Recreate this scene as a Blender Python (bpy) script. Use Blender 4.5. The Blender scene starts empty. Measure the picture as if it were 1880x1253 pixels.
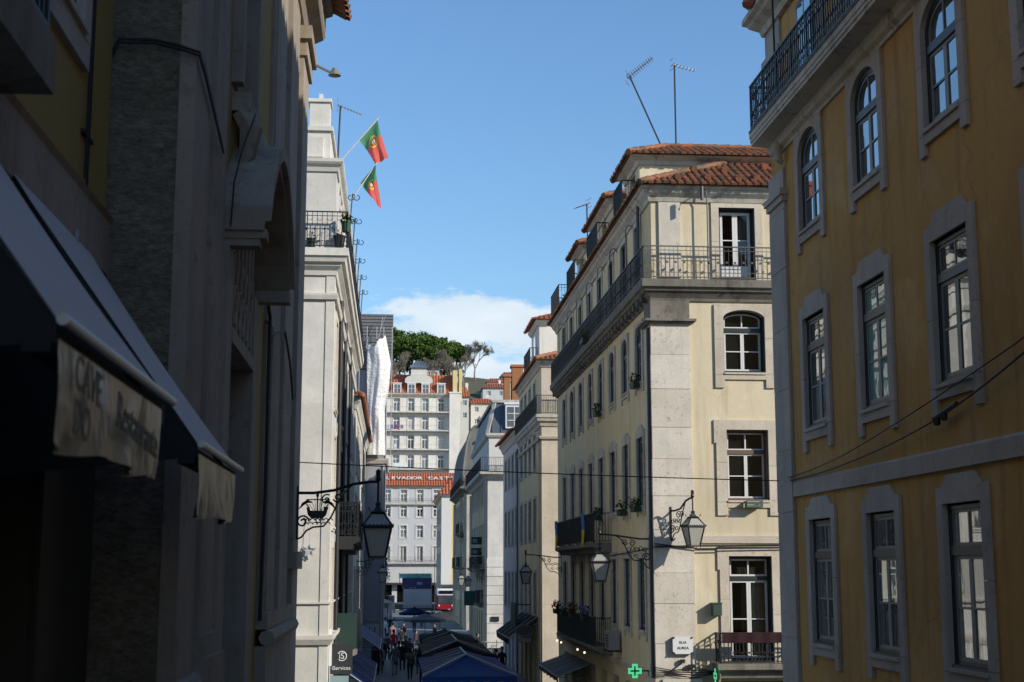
import bpy, math, random
from mathutils import Matrix, Vector
random.seed(7)
rnd = random.Random(11)
S = bpy.context.scene
COL = S.collection
R = math.radians

# ------------------------------------------------------------------ materials
MATS = {}
def newmat(name):
    m = bpy.data.materials.new(name); m.use_nodes = True
    nt = m.node_tree; b = nt.nodes['Principled BSDF']
    MATS[name] = m
    return m, nt, b
def nd(nt, t, **kw):
    n = nt.nodes.new(t)
    for k, v in kw.items(): setattr(n, k, v)
    return n
def lk(nt, a, b): nt.links.new(a, b)
def posn(nt, scale=(1, 1, 1)):
    g = nd(nt, 'ShaderNodeNewGeometry'); mp = nd(nt, 'ShaderNodeMapping')
    mp.inputs['Scale'].default_value = scale
    lk(nt, g.outputs['Position'], mp.inputs['Vector'])
    return mp.outputs[0]
def noise(nt, vec, scale, detail=4, rough=.55):
    n = nd(nt, 'ShaderNodeTexNoise')
    n.inputs['Scale'].default_value = scale; n.inputs['Detail'].default_value = detail
    n.inputs['Roughness'].default_value = rough
    lk(nt, vec, n.inputs['Vector'])
    return n.outputs['Fac']
def ramp(nt, fac, a, b, ca=(0, 0, 0, 1), cb=(1, 1, 1, 1)):
    r = nd(nt, 'ShaderNodeValToRGB')
    r.color_ramp.elements[0].position = a; r.color_ramp.elements[1].position = b
    r.color_ramp.elements[0].color = ca; r.color_ramp.elements[1].color = cb
    lk(nt, fac, r.inputs['Fac'])
    return r.outputs['Color']
def mix(nt, fac, a, b, blend='MIX'):
    m = nd(nt, 'ShaderNodeMix', data_type='RGBA', blend_type=blend)
    if isinstance(fac, float): m.inputs[0].default_value = fac
    else: lk(nt, fac, m.inputs[0])
    for i, c in ((6, a), (7, b)):
        if isinstance(c, tuple): m.inputs[i].default_value = (*c[:3], 1)
        else: lk(nt, c, m.inputs[i])
    return m.outputs[2]
def mul(nt, fac, k):
    m = nd(nt, 'ShaderNodeMath', operation='MULTIPLY'); lk(nt, fac, m.inputs[0]); m.inputs[1].default_value = k
    return m.outputs[0]
def bump(nt, b, h, strength=.3, dist=.02):
    n = nd(nt, 'ShaderNodeBump'); n.inputs['Strength'].default_value = strength
    n.inputs['Distance'].default_value = dist
    lk(nt, h, n.inputs['Height']); lk(nt, n.outputs[0], b.inputs['Normal'])

def mix_f(nt, a, b_):
    m = nd(nt, 'ShaderNodeMath', operation='MULTIPLY'); lk(nt, a, m.inputs[0]); lk(nt, b_, m.inputs[1]); return m.outputs[0]
def plaster(name, col, dirt=(.12, .10, .07), amt=.5, streak=.5, patch=None, rough=.9, crack=.35):
    m, nt, b = newmat(name)
    p = posn(nt); ps = posn(nt, (2.2, 2.2, .18))
    big = ramp(nt, noise(nt, p, .45, 5, .6), .45, .75)
    st = ramp(nt, noise(nt, ps, 1.3, 5, .65), .52, .80)
    fine = noise(nt, p, 9, 4, .6)
    c = mix(nt, mul(nt, fine, .30), col, tuple(x * .72 for x in col))
    if patch: c = mix(nt, mul(nt, ramp(nt, noise(nt, p, .9, 6, .62), .50, .60), .6), c, patch)
    c = mix(nt, mul(nt, big, amt * .5), c, dirt)
    c = mix(nt, mul(nt, st, streak * .6), c, dirt)
    if crack:
        wv = nd(nt, 'ShaderNodeTexNoise'); wv.inputs['Scale'].default_value = 1.4; wv.inputs['Detail'].default_value = 5; lk(nt, p, wv.inputs['Vector'])
        va = nd(nt, 'ShaderNodeVectorMath', operation='MULTIPLY_ADD'); lk(nt, wv.outputs['Color'], va.inputs[0]); va.inputs[1].default_value = (1.1, 1.1, 1.1); lk(nt, p, va.inputs[2])
        vo = nd(nt, 'ShaderNodeTexVoronoi', feature='DISTANCE_TO_EDGE'); vo.inputs['Scale'].default_value = .33; lk(nt, va.outputs[0], vo.inputs['Vector'])
        cr = ramp(nt, vo.outputs['Distance'], .002, .006, (1, 1, 1, 1), (0, 0, 0, 1))
        c = mix(nt, mul(nt, mix_f(nt, cr, ramp(nt, noise(nt, p, .35, 2), .45, .6)), crack), c, dirt)
        spots = ramp(nt, noise(nt, p, 3.2, 6, .7), .66, .70)
        c = mix(nt, mul(nt, spots, crack), c, tuple(x * .55 for x in col))
    lk(nt, c, b.inputs['Base Color']); b.inputs['Roughness'].default_value = rough
    b.inputs['Specular IOR Level'].default_value = .2
    bump(nt, b, noise(nt, p, 22, 5, .6), .25, .012)
    return m
def stone(name, col, pit=(.16, .14, .11), amt=.6, scale=6, joints=0, streak=.35, vary=.22):
    m, nt, b = newmat(name)
    p = posn(nt)
    big = noise(nt, p, .8, 5, .6)
    c = mix(nt, ramp(nt, big, .35, .7), col, tuple(x * .74 for x in col))
    oi = nd(nt, 'ShaderNodeObjectInfo'); ge = nd(nt, 'ShaderNodeNewGeometry')
    c = mix(nt, mul(nt, oi.outputs['Random'], vary), c, tuple(x * .55 for x in col))
    c = mix(nt, mul(nt, ge.outputs['Random Per Island'], vary), c, (col[0] * .62, col[1] * .58, col[2] * .52))
    pits = ramp(nt, noise(nt, p, scale, 7, .72), .55, .64)
    mask = ramp(nt, noise(nt, p, .9, 3), .38, .62)
    c = mix(nt, mul(nt, mix_f(nt, pits, mask), amt), c, pit)
    fine = ramp(nt, noise(nt, p, scale * 4.5, 4, .7), .60, .68)
    c = mix(nt, mul(nt, fine, amt * .7), c, pit)
    st = ramp(nt, noise(nt, posn(nt, (2.5, 2.5, .22)), 1.1, 5, .65), .5, .78)
    c = mix(nt, mul(nt, st, streak), c, pit)
    lk(nt, c, b.inputs['Base Color']); b.inputs['Roughness'].default_value = .9
    b.inputs['Specular IOR Level'].default_value = .15
    bump(nt, b, noise(nt, p, scale * 1.5, 8, .7), .5, .02)
    return m
def plain(name, col, rough=.5, metal=0, var=.25, spec=.5, bscale=0):
    m, nt, b = newmat(name)
    p = posn(nt)
    f = noise(nt, p, 3.5, 5, .6)
    c = mix(nt, mul(nt, f, var * 2), col, tuple(x * (1 - .6) for x in col))
    lk(nt, c, b.inputs['Base Color']); b.inputs['Roughness'].default_value = rough
    b.inputs['Metallic'].default_value = metal; b.inputs['Specular IOR Level'].default_value = spec
    if bscale: bump(nt, b, noise(nt, p, bscale, 5, .6), .3, .01)
    return m
def pane_shader(nt, b, surfaces=4):
    """double glazing: reflection of several glass surfaces over what is behind the pane"""
    b.inputs['Specular IOR Level'].default_value = 0
    fr = nd(nt, 'ShaderNodeFresnel'); fr.inputs['IOR'].default_value = 1.5
    num = mul(nt, fr.outputs[0], surfaces)
    ad = nd(nt, 'ShaderNodeMath', operation='MULTIPLY_ADD'); lk(nt, fr.outputs[0], ad.inputs[0]); ad.inputs[1].default_value = surfaces - 1; ad.inputs[2].default_value = 1
    dv = nd(nt, 'ShaderNodeMath', operation='DIVIDE'); lk(nt, num, dv.inputs[0]); lk(nt, ad.outputs[0], dv.inputs[1])
    gs = nd(nt, 'ShaderNodeBsdfGlossy'); gs.inputs['Roughness'].default_value = .015; gs.inputs['Color'].default_value = (.92, .95, .95, 1)
    bp = nd(nt, 'ShaderNodeBump'); bp.inputs['Strength'].default_value = .06; bp.inputs['Distance'].default_value = .02
    lk(nt, noise(nt, posn(nt), 1.7, 2), bp.inputs['Height']); lk(nt, bp.outputs[0], gs.inputs['Normal'])
    mx = nd(nt, 'ShaderNodeMixShader'); lk(nt, dv.outputs[0], mx.inputs[0]); lk(nt, b.outputs[0], mx.inputs[1]); lk(nt, gs.outputs[0], mx.inputs[2])
    lk(nt, mx.outputs[0], nt.nodes['Material Output'].inputs[0])
def glass(name, col=(.012, .014, .016), ns=4):
    m, nt, b = newmat(name)
    c = mix(nt, ramp(nt, noise(nt, posn(nt), .7, 2), .35, .7), col, tuple(x * 2.2 for x in col))
    lk(nt, c, b.inputs['Base Color']); pane_shader(nt, b, ns)
    return m
def curtain_glass(name, col=(.55, .52, .45), dark=(.25, .24, .21), ns=3):
    m, nt, b = newmat(name)
    g = nd(nt, 'ShaderNodeTexCoord')
    w = nd(nt, 'ShaderNodeTexWave'); w.inputs['Scale'].default_value = 2.6; w.inputs['Distortion'].default_value = 2.2
    w.inputs['Detail'].default_value = 2; lk(nt, g.outputs['Object'], w.inputs['Vector'])
    c = mix(nt, w.outputs['Fac'], dark, col)
    lk(nt, c, b.inputs['Base Color']); pane_shader(nt, b, ns)
    return m
def tilemat(name, a, bcol, moss=(.10, .09, .05), mossamt=.6):
    m, nt, b = newmat(name)
    g = nd(nt, 'ShaderNodeNewGeometry')
    c = mix(nt, g.outputs['Random Per Island'], a, bcol)
    p = posn(nt)
    c = mix(nt, mul(nt, ramp(nt, noise(nt, p, 1.6, 6, .7), .48, .66), mossamt), c, moss)
    c = mix(nt, mul(nt, ramp(nt, noise(nt, p, 7, 4, .7), .5, .7), .35), c, tuple(x * .4 for x in a))
    lk(nt, c, b.inputs['Base Color']); b.inputs['Roughness'].default_value = .85
    b.inputs['Specular IOR Level'].default_value = .2
    return m

ochre = plaster('ochre_plaster', (.57, .335, .108), (.19, .125, .06), 1.0, 1.1, patch=(.68, .45, .20), crack=.4)
cream = plaster('cream_plaster', (.70, .60, .415), (.29, .235, .15), .9, .8, patch=(.76, .69, .53))
cream_st = plaster('weathered_cream_plaster', (.78, .645, .37), (.31, .26, .165), .65, .95, patch=(.79, .72, .53))
whitep = plaster('white_plaster', (.66, .63, .56), (.30, .28, .24), .5, .55)
whitecool = plaster('cool_white_plaster', (.58, .58, .56), (.25, .24, .22), .6, .6)
offw = plaster('off_white_plaster', (.78, .74, .65), (.38, .34, .27), .6, .7)
greyp = plaster('grey_plaster', (.34, .34, .36), (.16, .16, .16), .5, .5)
pinkp = plaster('faded_pink_plaster', (.46, .34, .25), (.15, .12, .09), .8, .8)
yellowp = plaster('pale_yellow_plaster', (.70, .56, .28), (.3, .24, .12), .4, .4)
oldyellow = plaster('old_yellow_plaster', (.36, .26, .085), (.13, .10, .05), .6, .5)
st_w = stone('pale_limestone', (.76, .70, .60), pit=(.30, .25, .19), amt=.75, scale=9, streak=.25, vary=.3)
st_p = stone('pitted_limestone', (.70, .62, .50), pit=(.28, .22, .16), amt=.75, scale=9, streak=.2)
st_g = stone('grey_limestone', (.56, .51, .45), pit=(.18, .165, .15), amt=.5, scale=6, vary=.25)
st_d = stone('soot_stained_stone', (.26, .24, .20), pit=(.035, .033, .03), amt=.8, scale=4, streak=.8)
st_l = stone('weathered_cornice_stone', (.66, .62, .53), pit=(.07, .065, .055), amt=.6, scale=4, streak=.7)
st_wl = stone('white_limestone', (.75, .72, .65), pit=(.38, .36, .31), amt=.35, scale=5, streak=.25)
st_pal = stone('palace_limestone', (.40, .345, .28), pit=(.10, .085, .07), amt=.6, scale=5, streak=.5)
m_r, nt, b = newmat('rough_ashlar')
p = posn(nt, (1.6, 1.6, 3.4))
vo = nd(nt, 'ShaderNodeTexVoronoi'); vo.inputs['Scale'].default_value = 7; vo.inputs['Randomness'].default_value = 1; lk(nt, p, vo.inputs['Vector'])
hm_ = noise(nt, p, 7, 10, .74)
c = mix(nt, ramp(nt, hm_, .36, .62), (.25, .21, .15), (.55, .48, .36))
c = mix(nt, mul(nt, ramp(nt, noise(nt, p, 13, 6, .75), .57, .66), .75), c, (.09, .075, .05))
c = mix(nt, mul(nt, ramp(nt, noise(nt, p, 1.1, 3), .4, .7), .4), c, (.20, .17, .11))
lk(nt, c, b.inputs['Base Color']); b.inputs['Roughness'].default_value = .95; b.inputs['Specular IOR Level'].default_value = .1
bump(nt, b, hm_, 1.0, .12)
rough = m_r
teal = plain('teal_painted_wood', (.028, .042, .042), .45, var=.3)
sash = plain('grey_painted_sash', (.27, .29, .28), .5)
sashg = plain('dim_grey_sash', (.16, .18, .18), .5)
whitew = plain('white_painted_wood', (.74, .74, .71), .45, var=.12)
brownw = plain('worn_brown_wood', (.17, .11, .08), .7)
iron = plain('black_wrought_iron', (.012, .013, .014), .5, var=.2)
irong = plain('dark_green_ironwork', (.011, .022, .02), .45, var=.2)
rusty = plain('weathered_iron', (.13, .12, .105), .7)
gl_d = glass('dark_window_glass')
gl_k = glass('black_window_glass', (.006, .006, .006), 2)
gl_b = glass('bluish_window_glass', (.03, .038, .045))
gl_t = glass('green_blind_glass', (.10, .26, .23), 2)
gl_c = curtain_glass('curtained_glass')
gl_g = curtain_glass('net_curtain_glass', (.22, .23, .23), (.09, .10, .10))
t_r = tilemat('old_clay_tiles', (.36, .125, .06), (.20, .115, .065), (.07, .062, .042), 1.0)
t_n = tilemat('red_clay_tiles', (.40, .145, .08), (.31, .135, .08), (.2, .11, .075), .5)
t_f = tilemat('bright_clay_tiles', (.46, .125, .06), (.40, .155, .08), (.26, .12, .08), .45)
slate = plain('slate_cladding', (.035, .045, .055), .45)
zinc = plain('zinc_sheet', (.20, .25, .29), .4, .3)
zincb = plain('blue_grey_zinc', (.085, .105, .13), .55, .1)
cable = plain('black_cable', (.008, .008, .008), .6, var=.1)
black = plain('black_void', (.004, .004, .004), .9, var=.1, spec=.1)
alum = plain('aluminium', (.42, .43, .44), .42, .9, var=.1)
galv = plain('galvanised_steel', (.32, .33, .34), .5, .5)
awn_f = plain('pale_awning_canvas', (.50, .47, .45), .8, var=.12, bscale=2)
val_f = None
m_v, nt, b = newmat('creased_plastic_valance')
p = posn(nt)
c = mix(nt, ramp(nt, noise(nt, posn(nt, (1, 2.2, .8)), 2.2, 4), .35, .7), (.42, .36, .25), (.30, .24, .16))
lk(nt, c, b.inputs['Base Color']); b.inputs['Roughness'].default_value = .35
bump(nt, b, noise(nt, posn(nt, (1, 1.6, .7)), 3.5, 3), .8, .08); val_f = m_v
blue_c = plain('blue_canvas', (.008, .040, .17), .65, var=.2, spec=.08)
blue_n = plain('navy_canvas', (.005, .011, .045), .8, var=.25, spec=.08)
black_c = plain('black_canvas', (.007, .0065, .007), .8, var=.3, spec=.08)
grey_c = plain('grey_canvas', (.06, .065, .065), .8)
cobble, nt, b = newmat('limestone_paving')
p = posn(nt)
br = nd(nt, 'ShaderNodeTexBrick'); br.inputs['Scale'].default_value = 1.0
br.inputs['Brick Width'].default_value = .9; br.inputs['Row Height'].default_value = .45; br.inputs['Mortar Size'].default_value = .012
br.inputs['Color1'].default_value = (.24, .23, .225, 1); br.inputs['Color2'].default_value = (.19, .185, .18, 1); br.inputs['Mortar'].default_value = (.12, .12, .12, 1)
lk(nt, p, br.inputs['Vector'])
c = mix(nt, mul(nt, ramp(nt, noise(nt, p, 1.2, 6, .65), .45, .7), .5), br.outputs['Color'], (.15, .145, .14))
lk(nt, c, b.inputs['Base Color']); b.inputs['Roughness'].default_value = .75; b.inputs['Specular IOR Level'].default_value = .2
asph = plain('asphalt', (.05, .05, .05), .95, var=.3, bscale=30, spec=.1)
earth = plain('dry_hillside', (.11, .105, .055), .95, var=.4, bscale=.6)
foliage_mats = []
def leafmat(name, a, bcol):
    m, nt, b = newmat(name)
    g = nd(nt, 'ShaderNodeNewGeometry')
    c = mix(nt, g.outputs['Random Per Island'], a, bcol)
    lk(nt, c, b.inputs['Base Color']); b.inputs['Roughness'].default_value = .7
    b.inputs['Specular IOR Level'].default_value = .2
    return m
pineleaf = leafmat('pine_foliage', (.024, .062, .012), (.105, .165, .03))
bush = leafmat('bush_foliage', (.035, .06, .014), (.10, .11, .035))
ivy = leafmat('street_tree_foliage', (.05, .06, .012), (.11, .10, .02))
bark = plain('grey_bark', (.235, .20, .155), .9)
pbark = plain('pine_bark', (.10, .065, .045), .9)
skin = plain('skin', (.45, .27, .19), .6, var=.08)
red_p = plain('red_paint', (.27, .008, .014), .35, var=.1)
white_m = plain('white_enamel', (.75, .75, .73), .35, var=.06)
sign_d = plain('charcoal_sign_panel', (.035, .04, .04), .4, var=.08)
tyre = plain('rubber', (.015, .015, .015), .8)
opal, nt, b = newmat('opal_lantern_glass')
b.inputs['Base Color'].default_value = (.46, .45, .39, 1); b.inputs['Roughness'].default_value = .25
b.inputs['Subsurface Weight'].default_value = 0; b.inputs['Transmission Weight'].default_value = .25
clear, nt, b = newmat('clear_window_glass')
tr = nd(nt, 'ShaderNodeBsdfTransparent'); gs = nd(nt, 'ShaderNodeBsdfGlossy'); gs.inputs['Roughness'].default_value = .02
fr = nd(nt, 'ShaderNodeFresnel'); fr.inputs['IOR'].default_value = 1.7; mx = nd(nt, 'ShaderNodeMixShader')
tr.inputs[0].default_value = (.85, .88, .87, 1)
lk(nt, fr.outputs[0], mx.inputs[0]); lk(nt, tr.outputs[0], mx.inputs[1]); lk(nt, gs.outputs[0], mx.inputs[2])
lk(nt, mx.outputs[0], nt.nodes['Material Output'].inputs[0])
def colmat(name, col, rough=.7, var=.15):
    return MATS.get(name) or plain(name, col, rough, var=var)
def emis(name, col, s):
    m, nt, b = newmat(name); b.inputs['Base Color'].default_value = (*col, 1)
    b.inputs['Emission Color'].default_value = (*col, 1); b.inputs['Emission Strength'].default_value = s
    return m
green_led = emis('lit_green_led', (.10, .62, .28), .75)
lamp_on = emis('lit_bulb', (1, .86, .6), 1.6)

# ------------------------------------------------------------------ mesh building
class MB:
    def __init__(s, M=None): s.v = []; s.f = []; s.m = []; s.M = M
    def add(s, pts, faces, m=0):
        o = len(s.v)
        if s.M is not None: pts = [s.M @ Vector(p) for p in pts]
        s.v += [tuple(p) for p in pts]
        for f in faces: s.f.append([i + o for i in f]); s.m.append(m)
    def quad(s, a, b, c, d, m=0): s.add([a, b, c, d], [(0, 1, 2, 3)], m)
    def poly(s, pts, m=0): s.add(pts, [tuple(range(len(pts)))], m)
    def box(s, x0, x1, y0, y1, z0, z1, m=0):
        s.add([(x0, y0, z0), (x1, y0, z0), (x1, y1, z0), (x0, y1, z0), (x0, y0, z1), (x1, y0, z1), (x1, y1, z1), (x0, y1, z1)],
              [(0, 3, 2, 1), (4, 5, 6, 7), (0, 1, 5, 4), (1, 2, 6, 5), (2, 3, 7, 6), (3, 0, 4, 7)], m)
    def prism(s, pts, fn, d0, d1, m=0):
        n = len(pts)
        P = [fn(a, b, d0) for a, b in pts] + [fn(a, b, d1) for a, b in pts]
        F = [tuple(range(n - 1, -1, -1)), tuple(range(n, 2 * n))] + [(i, (i + 1) % n, n + (i + 1) % n, n + i) for i in range(n)]
        s.add(P, F, m)
    def beam(s, a, b, w, h, m=0, up=(0, 0, 1)):
        a = Vector(a); b = Vector(b); d = (b - a)
        if d.length < 1e-6: return
        d.normalize(); upv = Vector(up)
        if abs(d.dot(upv)) > .99: upv = Vector((1, 0, 0))
        x = d.cross(upv).normalized(); y = x.cross(d)
        P = []
        for q in (a, b):
            for i, j in ((-1, -1), (1, -1), (1, 1), (-1, 1)): P.append(q + x * (i * w / 2) + y * (j * h / 2))
        s.add(P, [(0, 3, 2, 1), (4, 5, 6, 7), (0, 1, 5, 4), (1, 2, 6, 5), (2, 3, 7, 6), (3, 0, 4, 7)], m)
    def tube(s, pts, r, n=6, closed=False, m=0, cap=True):
        pts = [Vector(p) for p in pts]; k = len(pts); P = []
        rs = r if isinstance(r, (list, tuple)) else [r] * k
        prev = None
        for i, p in enumerate(pts):
            a = pts[i - 1] if (i > 0 or closed) else p
            b = pts[(i + 1) % k] if (i < k - 1 or closed) else p
            d = (b - a).normalized() if (b - a).length > 1e-9 else Vector((0, 0, 1))
            if prev is None:
                x = d.cross(Vector((0, 0, 1)))
                if x.length < 1e-3: x = d.cross(Vector((1, 0, 0)))
            else: x = prev - d * prev.dot(d)
            x.normalize(); prev = x; y = d.cross(x)
            for j in range(n):
                t = 2 * math.pi * j / n
                P.append(p + x * (math.cos(t) * rs[i]) + y * (math.sin(t) * rs[i]))
        F = []
        for i in range(k if closed else k - 1):
            for j in range(n):
                a = i * n + j; b = i * n + (j + 1) % n; i2 = (i + 1) % k
                F.append((a, b, i2 * n + (j + 1) % n, i2 * n + j))
        if cap and not closed:
            F.append(tuple(range(n - 1, -1, -1))); F.append(tuple((k - 1) * n + j for j in range(n)))
        s.add(P, F, m)
    def ring(s, c, ax, ay, rad, r, k=10, n=4, m=0, a0=0, a1=2 * math.pi, ry=None):
        c = Vector(c); ax = Vector(ax); ay = Vector(ay); ry = rad if ry is None else ry
        full = abs(a1 - a0 - 2 * math.pi) < 1e-6
        q = [a0 + (a1 - a0) * i / (k if full else k - 1) for i in range(k)]
        s.tube([c + ax * (math.cos(t) * rad) + ay * (math.sin(t) * ry) for t in q], r, n, full, m)
    def spiral(s, c, ax, ay, r0, r1, a0, a1, r, k=16, n=4, m=0):
        c = Vector(c); ax = Vector(ax); ay = Vector(ay)
        pts = []
        for i in range(k):
            t = i / (k - 1); a = a0 + (a1 - a0) * t; q = r0 + (r1 - r0) * t
            pts.append(c + ax * (math.cos(a) * q) + ay * (math.sin(a) * q))
        s.tube(pts, r, n, False, m)
    def lathe(s, prof, c, n=10, m=0, rot=0, axes=None):
        c = Vector(c); P = []; k = len(prof)
        for r_, z in prof:
            for j in range(n):
                t = 2 * math.pi * j / n + rot
                P.append(c + Vector((math.cos(t) * r_, math.sin(t) * r_, z)))
        F = [(i * n + j, i * n + (j + 1) % n, (i + 1) * n + (j + 1) % n, (i + 1) * n + j) for i in range(k - 1) for j in range(n)]
        F.append(tuple(range(n - 1, -1, -1))); F.append(tuple((k - 1) * n + j for j in range(n)))
        s.add(P, F, m)
    def mesh(s, name, mats, smooth=False, off=(0, 0, 0)):
        me = bpy.data.meshes.new(name)
        ox, oy, oz = off
        me.from_pydata([(x - ox, y - oy, z - oz) for x, y, z in s.v], [], s.f)
        for mm in (mats if isinstance(mats, (list, tuple)) else [mats]): me.materials.append(mm)
        me.polygons.foreach_set('material_index', s.m)
        if smooth: me.polygons.foreach_set('use_smooth', [True] * len(s.f))
        me.update()
        return me
    def build(s, name, mats, parent=None, smooth=False, loc=None):
        off = wloc(parent) if parent is not None else (loc or (0, 0, 0))
        o = bpy.data.objects.new(name, s.mesh(name, mats, smooth, off))
        COL.objects.link(o)
        if parent is not None: o.parent = parent
        else: o.location = off
        return o
def wloc(o):
    p = Vector((0, 0, 0))
    while o is not None: p = p + o.location; o = o.parent
    return tuple(p)
def tag(o, label=None, cat=None, group=None, kind=None):
    if label: o['label'] = label
    if cat: o['category'] = cat
    if group: o['group'] = group
    if kind: o['kind'] = kind
    return o
def thing(name, loc, label, cat, group=None):
    o = bpy.data.objects.new(name, None); COL.objects.link(o); o.location = loc; o.empty_display_size = .3
    return tag(o, label, cat, group)
def copy_tree(o, parent=None):
    c = o.copy(); COL.objects.link(c)
    if parent is not None: c.parent = parent
    for ch in list(o.children): copy_tree(ch, c)
    return c
def text_mesh(body, size, M, mat, parent, name='lettering', extrude=.004, align='CENTER', mono=False):
    cu = bpy.data.curves.new(name, 'FONT'); cu.body = body; cu.size = size; cu.extrude = extrude
    cu.align_x = align; cu.align_y = 'CENTER'; cu.resolution_u = 3
    t = bpy.data.objects.new(name, cu); COL.objects.link(t)
    dg = bpy.context.evaluated_depsgraph_get()
    me = bpy.data.meshes.new_from_object(t.evaluated_get(dg))
    bpy.data.objects.remove(t); bpy.data.curves.remove(cu)
    me.transform(Matrix.Translation(-Vector(wloc(parent))) @ M)
    me.materials.clear(); me.materials.append(mat)
    o = bpy.data.objects.new(name, me); COL.objects.link(o); o.parent = parent
    return o
def frame_mat(o, x, y):
    x = Vector(x).normalized(); y = Vector(y).normalized(); z = x.cross(y)
    M = Matrix((x, y, z)).transposed().to_4x4(); M.translation = Vector(o)
    return M

class Facade:
    """local x = along the wall (to the right seen from outside), local y = into the wall, z = up"""
    def __init__(s, o, u, inn):
        s.o = Vector(o); s.u = Vector(u); s.i = Vector(inn)
        M = Matrix((s.u, s.i, Vector((0, 0, 1)))).transposed().to_4x4(); M.translation = s.o
        s.M = M
    def __call__(s, u, d, z): return s.M @ Vector((u, d, z))
def f_right(X, yfar): return Facade((X, yfar, 0), (0, -1, 0), (1, 0, 0))
def f_left(X, ynear): return Facade((X, ynear, 0), (0, 1, 0), (-1, 0, 0))
def f_front(Y, x0): return Facade((x0, Y, 0), (1, 0, 0), (0, 1, 0))

def wall(mb, F, u0, u1, z0, z1, holes=(), depth=.3, m=0, mr=None):
    """front skin with rectangular openings and their reveals"""
    old = mb.M; mb.M = F.M; mr = m if mr is None else mr
    us = sorted({u0, u1} | {x for h in holes for x in (h[0], h[1]) if u0 < x < u1})
    zs = sorted({z0, z1} | {x for h in holes for x in (h[2], h[3]) if z0 < x < z1})
    for i in range(len(us) - 1):
        for j in range(len(zs) - 1):
            cu = (us[i] + us[i + 1]) / 2; cz = (zs[j] + zs[j + 1]) / 2
            if any(h[0] < cu < h[1] and h[2] < cz < h[3] for h in holes): continue
            mb.quad((us[i], 0, zs[j]), (us[i + 1], 0, zs[j]), (us[i + 1], 0, zs[j + 1]), (us[i], 0, zs[j + 1]), m)
    for a, b_, c_, d_ in holes:
        D = depth
        mb.quad((a, 0, c_), (a, D, c_), (a, D, d_), (a, 0, d_), mr); mb.quad((b_, 0, c_), (b_, D, c_), (b_, D, d_), (b_, 0, d_), mr)
        mb.quad((a, 0, c_), (b_, 0, c_), (b_, D, c_), (a, D, c_), mr); mb.quad((a, 0, d_), (b_, 0, d_), (b_, D, d_), (a, D, d_), mr)
    mb.M = old
def sides(mb, x0, x1, y0, y1, z0, z1, which='x0 x1 y0 y1 top', m=0):
    for w in which.split():
        if w == 'x0': mb.quad((x0, y1, z0), (x0, y0, z0), (x0, y0, z1), (x0, y1, z1), m)
        if w == 'x1': mb.quad((x1, y0, z0), (x1, y1, z0), (x1, y1, z1), (x1, y0, z1), m)
        if w == 'y0': mb.quad((x0, y0, z0), (x1, y0, z0), (x1, y0, z1), (x0, y0, z1), m)
        if w == 'y1': mb.quad((x1, y1, z0), (x0, y1, z0), (x0, y1, z1), (x1, y1, z1), m)
        if w == 'top': mb.quad((x0, y0, z1), (x1, y0, z1), (x1, y1, z1), (x0, y1, z1), m)

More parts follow.
